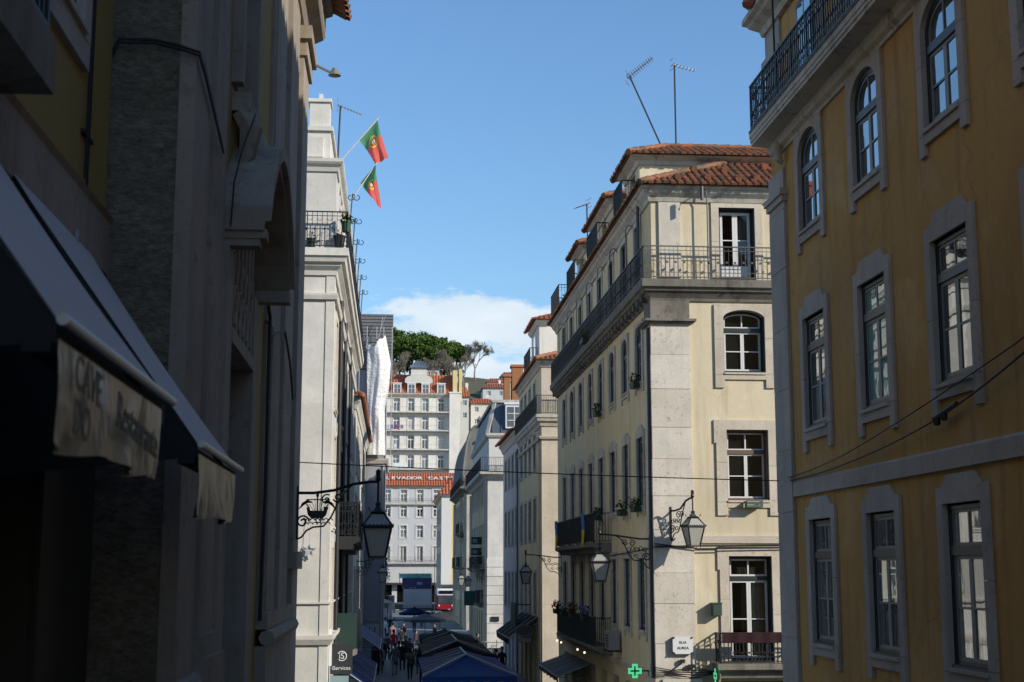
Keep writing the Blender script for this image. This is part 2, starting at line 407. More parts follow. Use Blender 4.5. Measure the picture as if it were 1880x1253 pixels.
# ---- windows
def arcpts(w, h, a, inset=0, n=12):
    out = []
    for i in range(n + 1):
        t = math.pi * (1 - i / n)
        out.append((w / 2 + (w / 2 - inset) * math.cos(t), h - a + (a - inset) * math.sin(t)))
    return out
def strip(mb, A, B, y0, y1, m=0):
    for i in range(len(A) - 1):
        a0, a1, b0, b1 = A[i], A[i + 1], B[i], B[i + 1]
        P = [(a0[0], y0, a0[1]), (a1[0], y0, a1[1]), (b1[0], y0, b1[1]), (b0[0], y0, b0[1]),
             (a0[0], y1, a0[1]), (a1[0], y1, a1[1]), (b1[0], y1, b1[1]), (b0[0], y1, b0[1])]
        mb.add(P, [(0, 1, 2, 3), (4, 7, 6, 5), (0, 4, 5, 1), (3, 2, 6, 7)], m)
KITS = {}
def kit(key, w, h, tz=None, a=0, rec=.18, mats=(teal, sash), sur=None, smat=st_w, bars=1, leaves=2, casing=True, of=.06, sf=.05, curtains=None, fd=.10, panel=0):
    """builds the meshes of one kind of window: frame, panes, surround"""
    fr = MB(); y = rec
    if casing:
        fr.box(.004, .03, .03, y, .0, h, 0); fr.box(w - .03, w - .004, .03, y, .0, h, 0)
        fr.box(.03, w - .03, -.02, y, .004, .04, 0)
        if not a: fr.box(.03, w - .03, .03, y, h - .03, h - .004, 0)
    # outer frame
    fr.box(.03, .03 + of, y, y + fd, .04, h - (a if a else .03), 0); fr.box(w - .03 - of, w - .03, y, y + fd, .04, h - (a if a else .03), 0)
    fr.box(.03 + of, w - .03 - of, y, y + fd, .04, .04 + of, 0)
    if a: strip(fr, arcpts(w, h, a, .0), arcpts(w, h, a, of + .03), y, y + fd, 0)
    else: fr.box(.03 + of, w - .03 - of, y, y + fd, h - .03 - of, h - .03, 0)
    L = .03 + of; Rr = w - .03 - of; B = .04 + of; T = h - .03 - of
    y1 = y + .02; y2 = y + fd - .015
    cells = []
    top = T
    if tz:
        fr.box(L, Rr, y - .015, y + fd, tz - .06, tz + .06, 0)
        # top light
        zb, zt = tz + .06, T
        if a:
            inner = arcpts(w, h, a, of + .03); inner2 = arcpts(w, h, a, of + .03 + sf * .8)
            strip(fr, inner, inner2, y1, y2, 1)
            zside = h - a
            fr.box(L, L + sf * .8, y1, y2, zb, zside, 1); fr.box(Rr - sf * .8, Rr, y1, y2, zb, zside, 1)
            fr.box(w / 2 - .018, w / 2 + .018, y1, y2, zb + sf * .8, zt - sf * .4, 1)
        else:
            fr.box(L, L + sf * .8, y1, y2, zb, zt, 1); fr.box(Rr - sf * .8, Rr, y1, y2, zb, zt, 1)
            fr.box(L + sf * .8, Rr - sf * .8, y1, y2, zt - sf * .8, zt, 1)
            fr.box(w / 2 - .02, w / 2 + .02, y1, y2, zb + sf * .8, zt - sf * .8, 1)
        fr.box(L + sf * .8, Rr - sf * .8, y1, y2, zb, zb + sf * .8, 1)
        cells += [(L, w / 2, zb, zt), (w / 2, Rr, zb, zt)]
        top = tz - .06
    # leaves
    for k in range(leaves):
        a0 = L + (Rr - L) * k / leaves; b0 = L + (Rr - L) * (k + 1) / leaves
        a0 += .002; b0 -= .002
        fr.box(a0, a0 + sf, y1, y2, B, top, 1); fr.box(b0 - sf, b0, y1, y2, B, top, 1)
        fr.box(a0 + sf, b0 - sf, y1, y2, B, B + sf + panel, 1); fr.box(a0 + sf, b0 - sf, y1, y2, top - sf, top, 1)
        z0 = B + panel
        for q in range(1, bars + 1):
            zc = z0 + (top - z0) * q / (bars + 1)
            fr.box(a0 + sf, b0 - sf, y1, y2 - .02, zc - .015, zc + .015, 1)
        for q in range(bars + 1):
            cells.append((a0, b0, z0 + (top - z0) * q / (bars + 1), z0 + (top - z0) * (q + 1) / (bars + 1)))
    pn = MB(); yp = y + fd - .03
    for c in cells:
        t = rnd.uniform(-.006, .006); t2 = rnd.uniform(-.004, .004)
        pn.quad((c[0], yp + t, c[2]), (c[1], yp - t, c[2]), (c[1], yp - t + t2, c[3]), (c[0], yp + t + t2, c[3]))
    if curtains:
        pass
    su = None
    if sur:
        su = MB(); j = sur.get('j', .22); pr = sur.get('proud', .045); bk = .03
        leg = sur.get('leg', .0); sill = sur.get('sill', .2); lin = sur.get('lin', .24); e = .004
        for sa, sb in ((-j, e), (w - e, w + j)):
            zc = [-sill - leg, -.02 + rnd.uniform(-.05, .05), h * rnd.uniform(.4, .6), h]
            for q in range(3): su.box(sa, sb, -pr - rnd.uniform(0, .004), bk, zc[q] + (.004 if q else 0), zc[q + 1] - (.004 if q < 2 else 0), 0)
        su.box(e, w - e, -pr, bk, -sill, -e + .008, 0)
        if sur.get('bead', 1): su.box(-j * .0 + e, w - e, -pr - .035, -pr, -.05, e, 0)
        if a:
            A = arcpts(w, h, a, -.0); Bp = [(p_[0], h + lin) for p_ in A]
            Bp[0] = (e, h + lin); Bp[-1] = (w - e, h + lin)
            strip(su, A, Bp, -pr, rec + .02, 0)
            su.box(-j, e, -pr, bk, h, h + lin, 0); su.box(w - e, w + j, -pr, bk, h, h + lin, 0)
        else:
            su.box(-j, w + j, -pr, bk, h, h + lin, 0)
        ear = sur.get('ear', 0)
        if ear:
            su.box(-j - ear, -j, -pr, bk, h - .38, h + lin, 0); su.box(w + j, w + j + ear, -pr, bk, h - .38, h + lin, 0)
        cr = sur.get('crown', 0)
        if cr:
            q = [(.0, h + lin), (w, h + lin), (w - .1, h + lin + cr * .5), (w - .16, h + lin + cr), (.16, h + lin + cr), (.1, h + lin + cr * .5)]
            su.prism(q, lambda p_, r_, d: (p_, d, r_), -pr, bk, 0)
    KITS[key] = dict(fr=fr.mesh('window_frame', list(mats)), pn=pn, pmesh={}, su=su.mesh('window_surround', smat) if su else None, w=w, h=h)
    return KITS[key]
def put(parent, F, u, z, key, glassm=None, name='window', label=None):
    k = KITS[key]; g = glassm or gl_d
    L = Vector(wloc(parent))
    o = bpy.data.objects.new(name, k['fr']); COL.objects.link(o); o.parent = parent
    o.matrix_basis = Matrix.Translation(-L) @ F.M @ Matrix.Translation((u, 0, z))
    if g.name not in k['pmesh']: k['pmesh'][g.name] = k['pn'].mesh('window_panes', g)
    p_ = bpy.data.objects.new('pane', k['pmesh'][g.name]); COL.objects.link(p_); p_.parent = o
    if k['su']:
        s_ = bpy.data.objects.new('surround', k['su']); COL.objects.link(s_); s_.parent = o
    if label: o['label'] = label
    return o
def hole(u, z, key):
    k = KITS[key]; return (u, u + k['w'], z, z + k['h'])

# ---- ironwork
def railing(mb, pts, z0, h, style='plain', step=.12, r=.011, m=0):
    """pts: plan polyline; one mesh of rails, bars and ornament"""
    for a, b_ in zip(pts[:-1], pts[1:]):
        a = Vector((a[0], a[1], 0)); b_ = Vector((b_[0], b_[1], 0)); L = (b_ - a).length
        if L < .02: continue
        d = (b_ - a) / L; Z = Vector((0, 0, 1))
        P = lambda t, z: a + d * t + Z * z
        mb.beam(P(0, z0 + h), P(L, z0 + h), .05, .03, m); mb.beam(P(0, z0 + .06), P(L, z0 + .06), .03, .025, m)
        n = max(1, round(L / step))
        for i in range(n + 1):
            t = L * i / n
            mb.beam(P(t, z0 + (.06 if i % 8 else 0)), P(t, z0 + h), r * (2.6 if i % 8 == 0 else 1.6), r * (2.6 if i % 8 == 0 else 1.6), m)
        if style != 'plain':
            s_ = L / n
            mb.beam(P(0, z0 + h - .12), P(L, z0 + h - .12), .02, .015, m)
            mb.beam(P(0, z0 + .2), P(L, z0 + .2), .02, .015, m)
            for i in range(n):
                t = L * (i + .5) / n
                if style == 'lyre':
                    if i % 2 == 0:
                        mb.ring(P(t, z0 + .13), d, Z, s_ * .4, r * .7, 8, 3, m)
                        mb.ring(P(t, z0 + h - .2), d, Z, s_ * .42, r * .7, 8, 3, m, math.pi, 2 * math.pi)
                        mb.ring(P(t, z0 + .32), d, Z, s_ * .42, r * .7, 8, 3, m, 0, math.pi)
                    else:
                        mb.box_at(P(t, z0 + h * .52), .055, m)
                if style == 'scroll':
                    if i % 2 == 0:
                        mb.ring(P(t, z0 + h * .55), d, Z, s_ * .42, r * .9, 10, 3, m, ry=h * .2)
                        mb.ring(P(t, z0 + .13), d, Z, s_ * .4, r, 8, 3, m)
                    else:
                        mb.ring(P(t, z0 + h - .06), d, Z, s_ * .35, r, 8, 3, m, ry=.045)
                        mb.box_at(P(t, z0 + h * .36), .05, m); mb.box_at(P(t, z0 + h * .74), .05, m)
def _box_at(s, c, k, m=0): s.box(c[0] - k / 2, c[0] + k / 2, c[1] - k / 2, c[1] + k / 2, c[2] - k / 2, c[2] + k / 2, m)
MB.box_at = _box_at

# ---- clay tiles
def tiles(mb, E0, E1, R0, R1, step=.23, course=.42, r=.085, m=0, segs=4):
    """half-round clay tiles on the slope between eave E0-E1 and ridge R0-R1 (may taper)"""
    E0, E1, R0, R1 = map(Vector, (E0, E1, R0, R1))
    ex = (E1 - E0); L = ex.length; ex.normalize()
    n = ex.cross((R0 + R1) / 2 - (E0 + E1) / 2).normalized()
    if n.z < 0: n = -n
    up = n.cross(ex).normalized()
    if up.z < 0: up = -up
    H = (R0 - E0).dot(up)
    a0, a1 = (R0 - E0).dot(ex), (R1 - E0).dot(ex)
    mb.quad(E0, E1, R1, R0, m)
    k = int(L / step)
    for i in range(k + 1):
        x = L * (i + .5) / (k + 1)
        ymax = H
        if x < a0: ymax = H * x / a0
        if a1 < L - 1e-6 and x > a1: ymax = min(ymax, H * (L - x) / (L - a1))
        if x < 0: continue
        y = -.06 + rnd.uniform(-.02, .02); jx = rnd.uniform(-.015, .015)
        while y < ymax - .03:
            y2 = min(y + course + .05, ymax)
            P = []
            for (yy, rr, lift) in ((y, r, .028), (y2, r * .86, .0)):
                for q in range(segs + 1):
                    t = math.pi * q / segs
                    P.append(E0 + ex * (x + jx + math.cos(t) * rr) + up * yy + n * (math.sin(t) * rr + lift - .02))
            s1 = segs + 1
            F = [(q, q + 1, s1 + q + 1, s1 + q) for q in range(segs)]
            F.append(tuple(range(segs, -1, -1)))
            mb.add(P, F, m)
            y += course
def ridgecap(mb, A, B, r=.12, m=0, course=.4):
    A = Vector(A); B = Vector(B); L = (B - A).length; d = (B - A) / L
    k = max(1, int(L / course))
    for i in range(k):
        a = A + d * (L * i / k); b_ = A + d * (L * (i + 1) / k + .04)
        mb.tube([a + Vector((0, 0, .02)), b_ + Vector((0, 0, .03))], [r * .86, r], 8, False, m)
def cornice(mb, F, u0, u1, prof, m=0, ends=True):
    """prof: list of (d outward, z) from the wall, extruded along the facade"""
    n = len(prof)
    P = [F(u0, -d, z) for d, z in prof] + [F(u1, -d, z) for d, z in prof]
    Fc = [(i, i + 1, n + i + 1, n + i) for i in range(n - 1)] + [(n - 1, 0, n, 2 * n - 1)]
    if ends: Fc += [tuple(range(n)), tuple(range(2 * n - 1, n - 1, -1))]
    old = mb.M; mb.M = None; mb.add(P, Fc, m); mb.M = old
SKY_S, CLOUD_S, SUN_E, EXPO = .14, .85, 4.0, .3
def cpath(mb, pts, prof, m=0, ends=True):
    """moulding of profile [(outward, z)] mitred along a plan polyline; outward = right hand of travel"""
    n = len(pts); offs = []
    for i in range(n):
        ns = []
        if i > 0:
            d = Vector((pts[i][0] - pts[i - 1][0], pts[i][1] - pts[i - 1][1])).normalized(); ns.append(Vector((d.y, -d.x)))
        if i < n - 1:
            d = Vector((pts[i + 1][0] - pts[i][0], pts[i + 1][1] - pts[i][1])).normalized(); ns.append(Vector((d.y, -d.x)))
        if len(ns) == 1: offs.append(ns[0])
        else:
            b_ = (ns[0] + ns[1]).normalized(); offs.append(b_ / max(.3, b_.dot(ns[0])))
    k = len(prof); P = []
    for (x, y), o in zip(pts, offs):
        for d, z in prof: P.append((x + o.x * d, y + o.y * d, z))
    Fc = []
    for i in range(n - 1):
        for j in range(k):
            a = i * k + j; b_ = i * k + (j + 1) % k
            Fc.append((a, b_, b_ + k, a + k))
    if ends: Fc += [tuple(range(k)), tuple(range(n * k - 1, (n - 1) * k - 1, -1))]
    mb.add(P, Fc, m)
def slabprof(z0, z1, d, lip=.08):
    return [(-.02, z0), (d - .22, z0), (d - .18, z0 + (z1 - z0) * .35), (d - .06, z0 + (z1 - z0) * .5), (d, z0 + (z1 - z0) * .6), (d, z1), (-.02, z1)]
def opath(pts, d):
    out = []
    for i in range(len(pts)):
        ns = []
        if i > 0:
            v = Vector((pts[i][0] - pts[i - 1][0], pts[i][1] - pts[i - 1][1])).normalized(); ns.append(Vector((v.y, -v.x)))
        if i < len(pts) - 1:
            v = Vector((pts[i + 1][0] - pts[i][0], pts[i + 1][1] - pts[i][1])).normalized(); ns.append(Vector((v.y, -v.x)))
        o = ns[0] if len(ns) == 1 else (ns[0] + ns[1]).normalized() / max(.3, (ns[0] + ns[1]).normalized().dot(ns[0]))
        out.append((pts[i][0] + o.x * d, pts[i][1] + o.y * d))
    return out

# ================================================================= ground
def gz(y):
    if y < 11: return 4.3
    if y < 27: return 4.3 * (27 - y) / 16
    return 0.0
g = MB()
ys = [-60, 11, 15, 19, 23, 27, 60, 100, 170, 262]
for a, b_ in zip(ys[:-1], ys[1:]):
    g.quad((-400, a, gz(a) - .02), (400, a, gz(a) - .02), (400, b_, gz(b_) - .02), (-400, b_, gz(b_) - .02))
g.quad((-3000, 262, -.02), (3000, 262, -.02), (3000, 4000, -.02), (-3000, 4000, -.02))
tag(g.build('ground', asph), kind='structure')
g = MB()
for a, b_ in zip(ys[:-1], ys[1:]):
    if b_ > 170: break
    g.quad((-1.72, a, gz(a) + .004), (7.38, a, gz(a) + .004), (7.38, b_, gz(b_) + .004), (-1.72, b_, gz(b_) + .004))
tag(g.build('street_paving', cobble), kind='structure')
g = MB(); g.box(-20, 7.0, 172, 206, -.05, .12); g.box(-20, 30, 244, 262, -.05, .12)
tag(g.build('pavement', colmat('pavement_stone', (.15, .15, .15), .9)), kind='structure')
g = MB(); g.box(-20, 20, 206, 244, -.02, .005)
tag(g.build('road', asph), kind='structure')
g = MB()
for i in range(8): g.box(-6 + i * 1.1, -5.5 + i * 1.1, 214, 217.5, .006, .010)
tag(g.build('road_marking', colmat('road_paint', (.6, .6, .58), .7)), kind='structure')

# ================================================================= window kits
SUR0 = dict(j=.21, leg=.17, sill=.2, lin=.22, crown=.16, proud=.05)
kit('R0_rect', 1.26, 2.14, tz=1.52, rec=.03, fd=.065, mats=(teal, sash), sur=dict(SUR0), smat=st_g, of=.05, sf=.055)
kit('R0_mid', 1.26, 2.0, tz=1.46, rec=.03, fd=.065, mats=(teal, sash), sur=dict(SUR0, leg=.2), smat=st_g, of=.05, sf=.055)
kit('R0_arch', 1.26, 1.80, tz=1.14, a=.42, rec=.03, fd=.065, mats=(teal, sash), sur=dict(SUR0, lin=.06, crown=0, leg=.16), smat=st_g, of=.05, sf=.055)
kit('R1_arch', 1.1, 1.75, tz=1.2, a=.3, rec=.05, fd=.07, mats=(teal, sash), sur=dict(j=.2, leg=.14, sill=.16, lin=.12), smat=st_l)
kit('R1_rect', 1.1, 2.05, tz=1.5, rec=.05, fd=.07, mats=(teal, sash), sur=dict(j=.2, leg=.14, sill=.16, lin=.22, crown=.14), smat=st_l)
kit('R1_low', 1.1, 2.1, tz=1.6, rec=.05, fd=.07, mats=(teal, sash), sur=dict(j=.2, leg=.14, sill=.16, lin=.25), smat=st_l)
kit('R1_french', 1.1, 3.0, tz=2.4, rec=.05, fd=.07, mats=(teal, sashg), sur=dict(j=.2, sill=.0, lin=.25, bead=0), smat=st_l)
kit('R1_attic', 1.0, 2.1, rec=.16, mats=(teal, whitew), sur=dict(j=.18, sill=.0, lin=.18, bead=0), smat=st_l, panel=.3)
kit('R1e_arch', 1.23, 1.84, tz=1.28, a=.26, rec=.22, mats=(teal, whitew), sur=dict(j=.26, leg=.24, sill=.2, lin=.16, proud=.05), smat=st_p, of=.045)
kit('R1e_rect', 1.22, 2.02, tz=1.4, rec=.22, mats=(brownw, whitew), sur=dict(j=.3, leg=.22, sill=.2, lin=.28, ear=.06, proud=.05), smat=st_p, of=.045, sf=.045)
kit('R1e_french', 1.24, 2.92, tz=2.3, rec=.22, mats=(teal, whitew), sur=dict(j=.26, sill=.0, lin=.26, ear=.06, bead=0, proud=.05), smat=st_p, of=.05, sf=.06, panel=.0, bars=1)
kit('R1e_attic', 1.08, 2.12, rec=.2, mats=(teal, whitew), sur=dict(j=.22, sill=.0, lin=.2, bead=0), smat=st_p, panel=.25, sf=.075)
kit('R2_arch', 1.1, 1.85, tz=1.25, a=.3, rec=.05, fd=.07, mats=(teal, sash), sur=dict(j=.16, leg=0, sill=.12, lin=.1), smat=st_l)
kit('R2_rect', 1.1, 2.1, tz=1.55, rec=.05, fd=.07, mats=(teal, sash), sur=dict(j=.16, leg=0, sill=.12, lin=.16), smat=st_l)
kit('R2_attic', .95, 1.95, rec=.16, mats=(teal, sash), sur=dict(j=.14, sill=0, lin=.14, bead=0), smat=st_l)
kit('L1_win', 1.2, 2.6, tz=1.9, rec=.16, mats=(zincb, whitew), sur=dict(j=.2, sill=.12, lin=.22), smat=st_w)
kit('L1_attic', 1.1, 2.15, tz=1.65, rec=.16, mats=(teal, whitew), sur=dict(j=.18, sill=0, lin=.18, bead=0), smat=st_wl)
kit('L0_win', 1.3, 2.6, tz=1.9, rec=.18, mats=(teal, teal), sur=dict(j=.2, sill=.28, lin=.25), smat=st_g)
kit('far_win', 1.2, 2.2, tz=1.5, rec=.14, mats=(whitew, whitew), sur=dict(j=.22, sill=.2, lin=.24, proud=.06, bead=0), smat=st_wl, sf=.06, of=.06, casing=False)
kit('far_french', 1.2, 2.7, rec=.14, mats=(whitew, whitew), sur=dict(j=.22, sill=0, lin=.24, proud=.06, bead=0), smat=st_wl, sf=.07, of=.06, casing=False)
kit('BG2_win', 1.4, 2.75, tz=1.95, rec=.22, mats=(whitew, whitew), sur=dict(j=.16, sill=.1, lin=.2, proud=.06, bead=0), smat=st_wl, sf=.06, of=.07, casing=False, bars=1)
kit('dormer_win', 1.2, 1.5, rec=.1, mats=(whitew, whitew), sur=None, sf=.09, of=.08, casing=False)
kit('house_win', .9, 1.2, rec=.12, mats=(whitew, whitew), sur=None, casing=False)
GL = [gl_d, gl_d, gl_b, gl_g, gl_d]

# ================================================================= R0 : ochre house on the right
B = thing('ochre_house', (7.4, 26.8, 0), 'tall ochre yellow house with grey stone surrounds filling the right side of the view', 'house')
F0 = f_right(7.4, 26.8)
cols = [1.92, 5.0, 8.12, 11.2, 14.3, 17.4]
H = []
for c in cols: H += [hole(c, 4.72, 'R0_rect'), hole(c, 8.46, 'R0_mid'), hole(c, 12.06, 'R0_arch')]
m = MB(); wall(m, F0, 0, 35.8, -1, 17, H, .22, 0)
sides(m, 7.4, 15.2, -9, 26.8, -1, 17, 'x1 y0 y1 top')
m.build('wall', ochre, B)
pan = {(0, 0): gl_g, (1, 0): gl_g, (2, 0): gl_c, (0, 1): gl_d, (1, 1): gl_t, (2, 1): gl_d, (3, 0): gl_d}
for i, c in enumerate(cols):
    put(B, F0, c, 4.72, 'R0_rect', pan.get((i, 0), gl_d)); put(B, F0, c, 8.46, 'R0_mid', pan.get((i, 1), gl_d)); put(B, F0, c, 12.06, 'R0_arch', gl_b)
m = MB(F0.M)
zz = -1
k = 0
while zz < 13.6:
    h_ = min(1.15, 13.6 - zz)
    m.box(-.06, .98, -.06 - .004 * (k % 2), .02, zz, zz + h_ - .012)
    m.box(-.05, .97, -.05, .02, zz + h_ - .012, zz + h_)
    zz += h_; k += 1
m.box(-.14, 1.06, -.15, .02, 13.05, 13.17); m.box(-.1, 1.02, -.11, .02, 12.93, 13.05)
m.box(-.05, .98, -.05, .02, 14.46, 16.6); m.box(-.12, 1.05, -.12, .02, 15.9, 16.05)
m.build('pilaster', st_g, B)
m = MB(); cpath(m, [(7.4, 25.78), (7.4, -9)], [(-.02, 7.31), (.06, 7.31), (.06, 7.56), (.03, 7.6), (-.02, 7.6)]); m.build('belt_course', st_g, B)
P0 = [(15.2, 26.8), (7.4, 26.8), (7.4, -9)]
P0 = [(12.0, 26.8), (7.4, 26.8), (7.4, -9)]
m = MB()
pth = [(15.2, 26.8), (7.4, 26.8), (7.4, -9)]
# travel so that outward is on the right hand
def cp_r0(prof, mat, name, par):
    m_ = MB(); cpath(m_, [(7.4, 26.5), (7.4, -9)], prof); return m_.build(name, mat, par)
cp_r0([(-.02, 13.92), (.045, 13.92), (.06, 13.97), (.13, 14.02), (.15, 14.10), (.17, 14.17), (.48, 14.19), (.48, 14.25), (.5, 14.26), (.5, 14.33), (.515, 14.34), (.515, 14.44), (-.02, 14.44)], st_l, 'cornice', B)
m = MB(F0.M); m.tube([(.98, -.1, 14.1), (.98, -.16, 13.95), (.98, -.12, 13.72), (.98, -.05, 13.66)], [.07, .08, .07, .04], 8); m.build('scroll_console', st_l, B)
bal = None
m = MB(); m.box(6.87, 7.38, -8.9, 26.49, 14.445, 14.48)
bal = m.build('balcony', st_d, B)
m = MB(); railing(m, [(7.38, 26.42), (6.91, 26.42), (6.91, 8)], 14.48, .90, 'scroll', .12, .012)
m.build('railing', irong, bal)
m = MB(); cpath(m, [(13.0, 26.8), (7.4, 26.8), (7.4, -9)], [(-.02, 16.6), (.1, 16.6), (.14, 16.72), (.3, 16.84), (.34, 16.9), (.42, 16.95), (.42, 17.06), (-.02, 17.06)]); m.build('cornice', st_l, B)
m = MB(); tiles(m, (6.98, 26.6, 17.07), (6.98, -9, 17.07), (8.2, 26.6, 20.5), (8.2, -9, 20.5), step=.6, r=.2, course=1); m.quad((8.2, 26.6, 20.5), (8.2, -9, 20.5), (11.3, -9, 21.6), (11.3, 26.6, 21.6)); m.poly([(6.98, 26.6, 17.07), (8.2, 26.6, 20.5), (11.3, 26.6, 21.6), (15.2, 26.6, 17.07)]); m.quad((11.3, -9, 21.6), (11.3, 26.6, 21.6), (15.2, 26.6, 17.07), (15.2, -9, 17.07)); m.poly([(6.98, -9, 17.07), (8.2, -9, 20.5), (11.3, -9, 21.6), (15.2, -9, 17.07)]); m.build('roof', t_n, B)  # steep upper part is unseen, added to keep sun off the left fronts
for c in cols[:4]:
    m = MB(F0.M); m.box(c + .15, c + 1.15, -.02, .03, 14.49, 16.4, 0); m.box(c + .25, c + .62, -.03, -.02, 14.9, 16.3, 1); m.box(c + .68, c + 1.05, -.03, -.02, 14.9, 16.3, 1); m.build('attic_door', [teal, gl_b], B)
m = MB(); m.tube([(6.92, 24.6, 14.6), (6.9, 24.65, 17.6), (6.86, 24.7, 19.4)], .02, 6); tag(m.build('mast', cable, None), 'thin black mast fixed to the iron balcony of the ochre house', 'mast')

# ================================================================= R1 : cream corner house
B1 = thing('cream_corner_house', (7.4, 40, 0), 'cream corner house with pale quoins, long iron balcony, tiled dormers and a street nameplate', 'house')
F1 = f_right(7.4, 64); E1 = f_front(40, 7.4)
cy = [61.2, 58.5, 55.75, 53.0, 50.3, 47.6, 44.9, 42.25]
H = []; HE = []
for i, y in enumerate(cy):
    u = 64 - y - .55
    H += [hole(u, 11.55, 'R1_arch'), hole(u, 7.85, 'R1_rect'), hole(u + .05, 14.33, 'R1_attic')]
    H.append(hole(u, 3.3, 'R1_french') if i < 4 else hole(u, 4.22, 'R1_low'))
    H.append((u - .1, u + 1.2, -.1, 2.55))
for dx in (0, 3.4):
    HE += [hole(2.06 + dx, 3.44, 'R1e_french'), hole(2.08 + dx, 7.92, 'R1e_rect'), hole(2.06 + dx, 11.59, 'R1e_arch'), hole(2.0 + dx, 14.36, 'R1e_attic')]
HE.append((1.75, 4.2, -.1, 2.9))
m = MB(); wall(m, F1, 0, 24, -.1, 17, H, .34, 1); wall(m, E1, 0, 8.4, -.1, 17, HE, .34, 0)
sides(m, 7.4, 15.8, 40, 64, -.1, 17, 'x1 y1 top')
m.build('wall', [cream, cream_st], B1)
gi = [gl_d, gl_k, gl_d, gl_g, gl_d, gl_b, gl_d, gl_g]
for i, y in enumerate(cy):
    u = 64 - y - .55
    put(B1, F1, u, 11.55, 'R1_arch', gi[(i * 3) % 8]); put(B1, F1, u, 7.85, 'R1_rect', gi[(i * 5 + 1) % 8]); put(B1, F1, u + .05, 14.33, 'R1_attic', gi[i])
    if i < 4: put(B1, F1, u, 3.3, 'R1_french', gi[(i + 2) % 8])
    else: put(B1, F1, u, 4.22, 'R1_low', gl_c if i == 6 else gl_b)
for dx in (0, 3.4):
    w_ = put(B1, E1, 2.06 + dx, 3.44, 'R1e_french', clear, label='french window with white frames and pale curtains' if dx == 0 else None)
    cu = MB(E1.M)
    for a, b_, z0, z1 in ((2.52, 2.68, 3.5, 5.7), (2.72, 3.24, 3.5, 5.68), (2.43, 2.95, 5.85, 6.05)):
        n = 24
        for i in range(n):
            u0 = a + dx + (b_ - a) * i / n; u1 = a + dx + (b_ - a) * (i + 1) / n
            d0 = .50 + .025 * math.sin(i * 1.9); d1 = .50 + .025 * math.sin((i + 1) * 1.9)
            cu.quad((u0, d0, z0), (u1, d1, z0), (u1, d1, z1), (u0, d0, z1))
    cu.build('curtain', colmat('white_curtain', (.66, .65, .60), .9, .05), w_)
    put(B1, E1, 2.08 + dx, 7.92, 'R1e_rect', gl_k, label='sash window with a worn brown frame' if dx == 0 else None)
    put(B1, E1, 2.06 + dx, 11.59, 'R1e_arch', gl_k)
    w_ = put(B1, E1, 2.0 + dx, 14.36, 'R1e_attic', clear)
    cu = MB(E1.M)
    for i in range(14):
        u0 = 2.58 + dx + .4 * i / 14; u1 = u0 + .4 / 14
        cu.quad((u0, .5 + .02 * math.sin(i * 2), 14.4), (u1, .5 + .02 * math.sin(i * 2 + 2), 14.4), (u1, .5 + .02 * math.sin(i * 2 + 2), 16.4), (u0, .5 + .02 * math.sin(i * 2), 16.4))
    cu.build('curtain', colmat('grey_curtain', (.30, .31, .30), .9, .05), w_)
# quoin pilaster with blocks, wrapped round the corner
m = MB(); zz = 3.0; k = 0
hs = [.95, 1.1, .85, 1.2, .95, 1.05, .9, 1.1, 1.0, .95]
while zz < 13.0:
    h_ = min(hs[k % 10], 13.0 - zz); e = .006 * (k % 3)
    m.box(7.33 - e, 8.47 + .004 * (k % 2), 39.93 - e, 40.02, zz, zz + h_ - .015)
    m.box(7.335 - e, 7.42, 40.02, 41.0 + .01 * (k % 2), zz, zz + h_ - .015)
    m.box(7.345, 8.455, 39.945, 40.02, zz + h_ - .015, zz + h_)
    zz += h_; k += 1
m.box(7.4 + .22, 7.4 + .86, 39.94, 40.02, 14.36, 16.6)
m.build('quoin_pilaster', st_w, B1)
m = MB(); m.box(7.31, 8.5, 39.91, 40.02, -.1, 2.99); m.box(7.31, 7.42, 40.02, 41.05, -.1, 2.99); m.build('plinth', st_p, B1)
m = MB(); m.box(7.22, 8.58, 39.82, 40.02, 13.0, 13.05); m.box(7.16, 8.64, 39.76, 40.02, 13.05, 13.12); m.box(7.22, 7.42, 40.02, 41.1, 13.0, 13.05); m.box(7.16, 7.42, 40.02, 41.14, 13.05, 13.12)
m.box(7.33, 8.47, 39.92, 40.02, 13.12, 13.66); m.box(7.33, 7.42, 40.02, 41.0, 13.12, 13.66)
m.build('capital', st_d, B1)
C1 = [(7.4, 64), (7.4, 40), (15.8, 40)]
m = MB(); cpath(m, C1, [(-.02, 13.66), (.05, 13.66), (.07, 13.74), (.16, 13.86), (.16, 13.9), (.24, 13.93), (.27, 14.0), (.34, 14.04), (.34, 14.26), (-.02, 14.26)])
for i in range(34):
    y = 63.6 - i * .7
    m.box(7.14, 7.40, y - .09, y + .09, 13.70, 13.86)
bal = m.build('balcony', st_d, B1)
m = MB(); railing(m, [(7.12, 39.72), (15.6, 39.72)], 14.265, .97, 'lyre', .125, .0055)
m.build('railing', rusty, bal); m = MB(); railing(m, [(7.12, 64), (7.12, 39.73)], 14.265, .97, 'lyre', .125, .009); m.build('railing', iron, bal)
m = MB(); cpath(m, C1, [(-.02, 16.62), (.06, 16.62), (.1, 16.74), (.22, 16.86), (.25, 16.94), (.32, 16.98), (.32, 17.06), (-.02, 17.06)]); m.build('cornice', st_l, B1)
m = MB(); cpath(m, [(8.51, 40), (15.8, 40)], [(-.02, 6.72), (.05, 6.72), (.06, 6.93), (-.02, 6.93)]); m.build('belt_course', st_p, B1); m = MB()
cpath(m, [(7.4, 64), (7.4, 41.1)], [(-.02, 2.95), (.07, 2.95), (.09, 3.12), (-.02, 3.12)]); m.build('belt_course', st_p, B1)
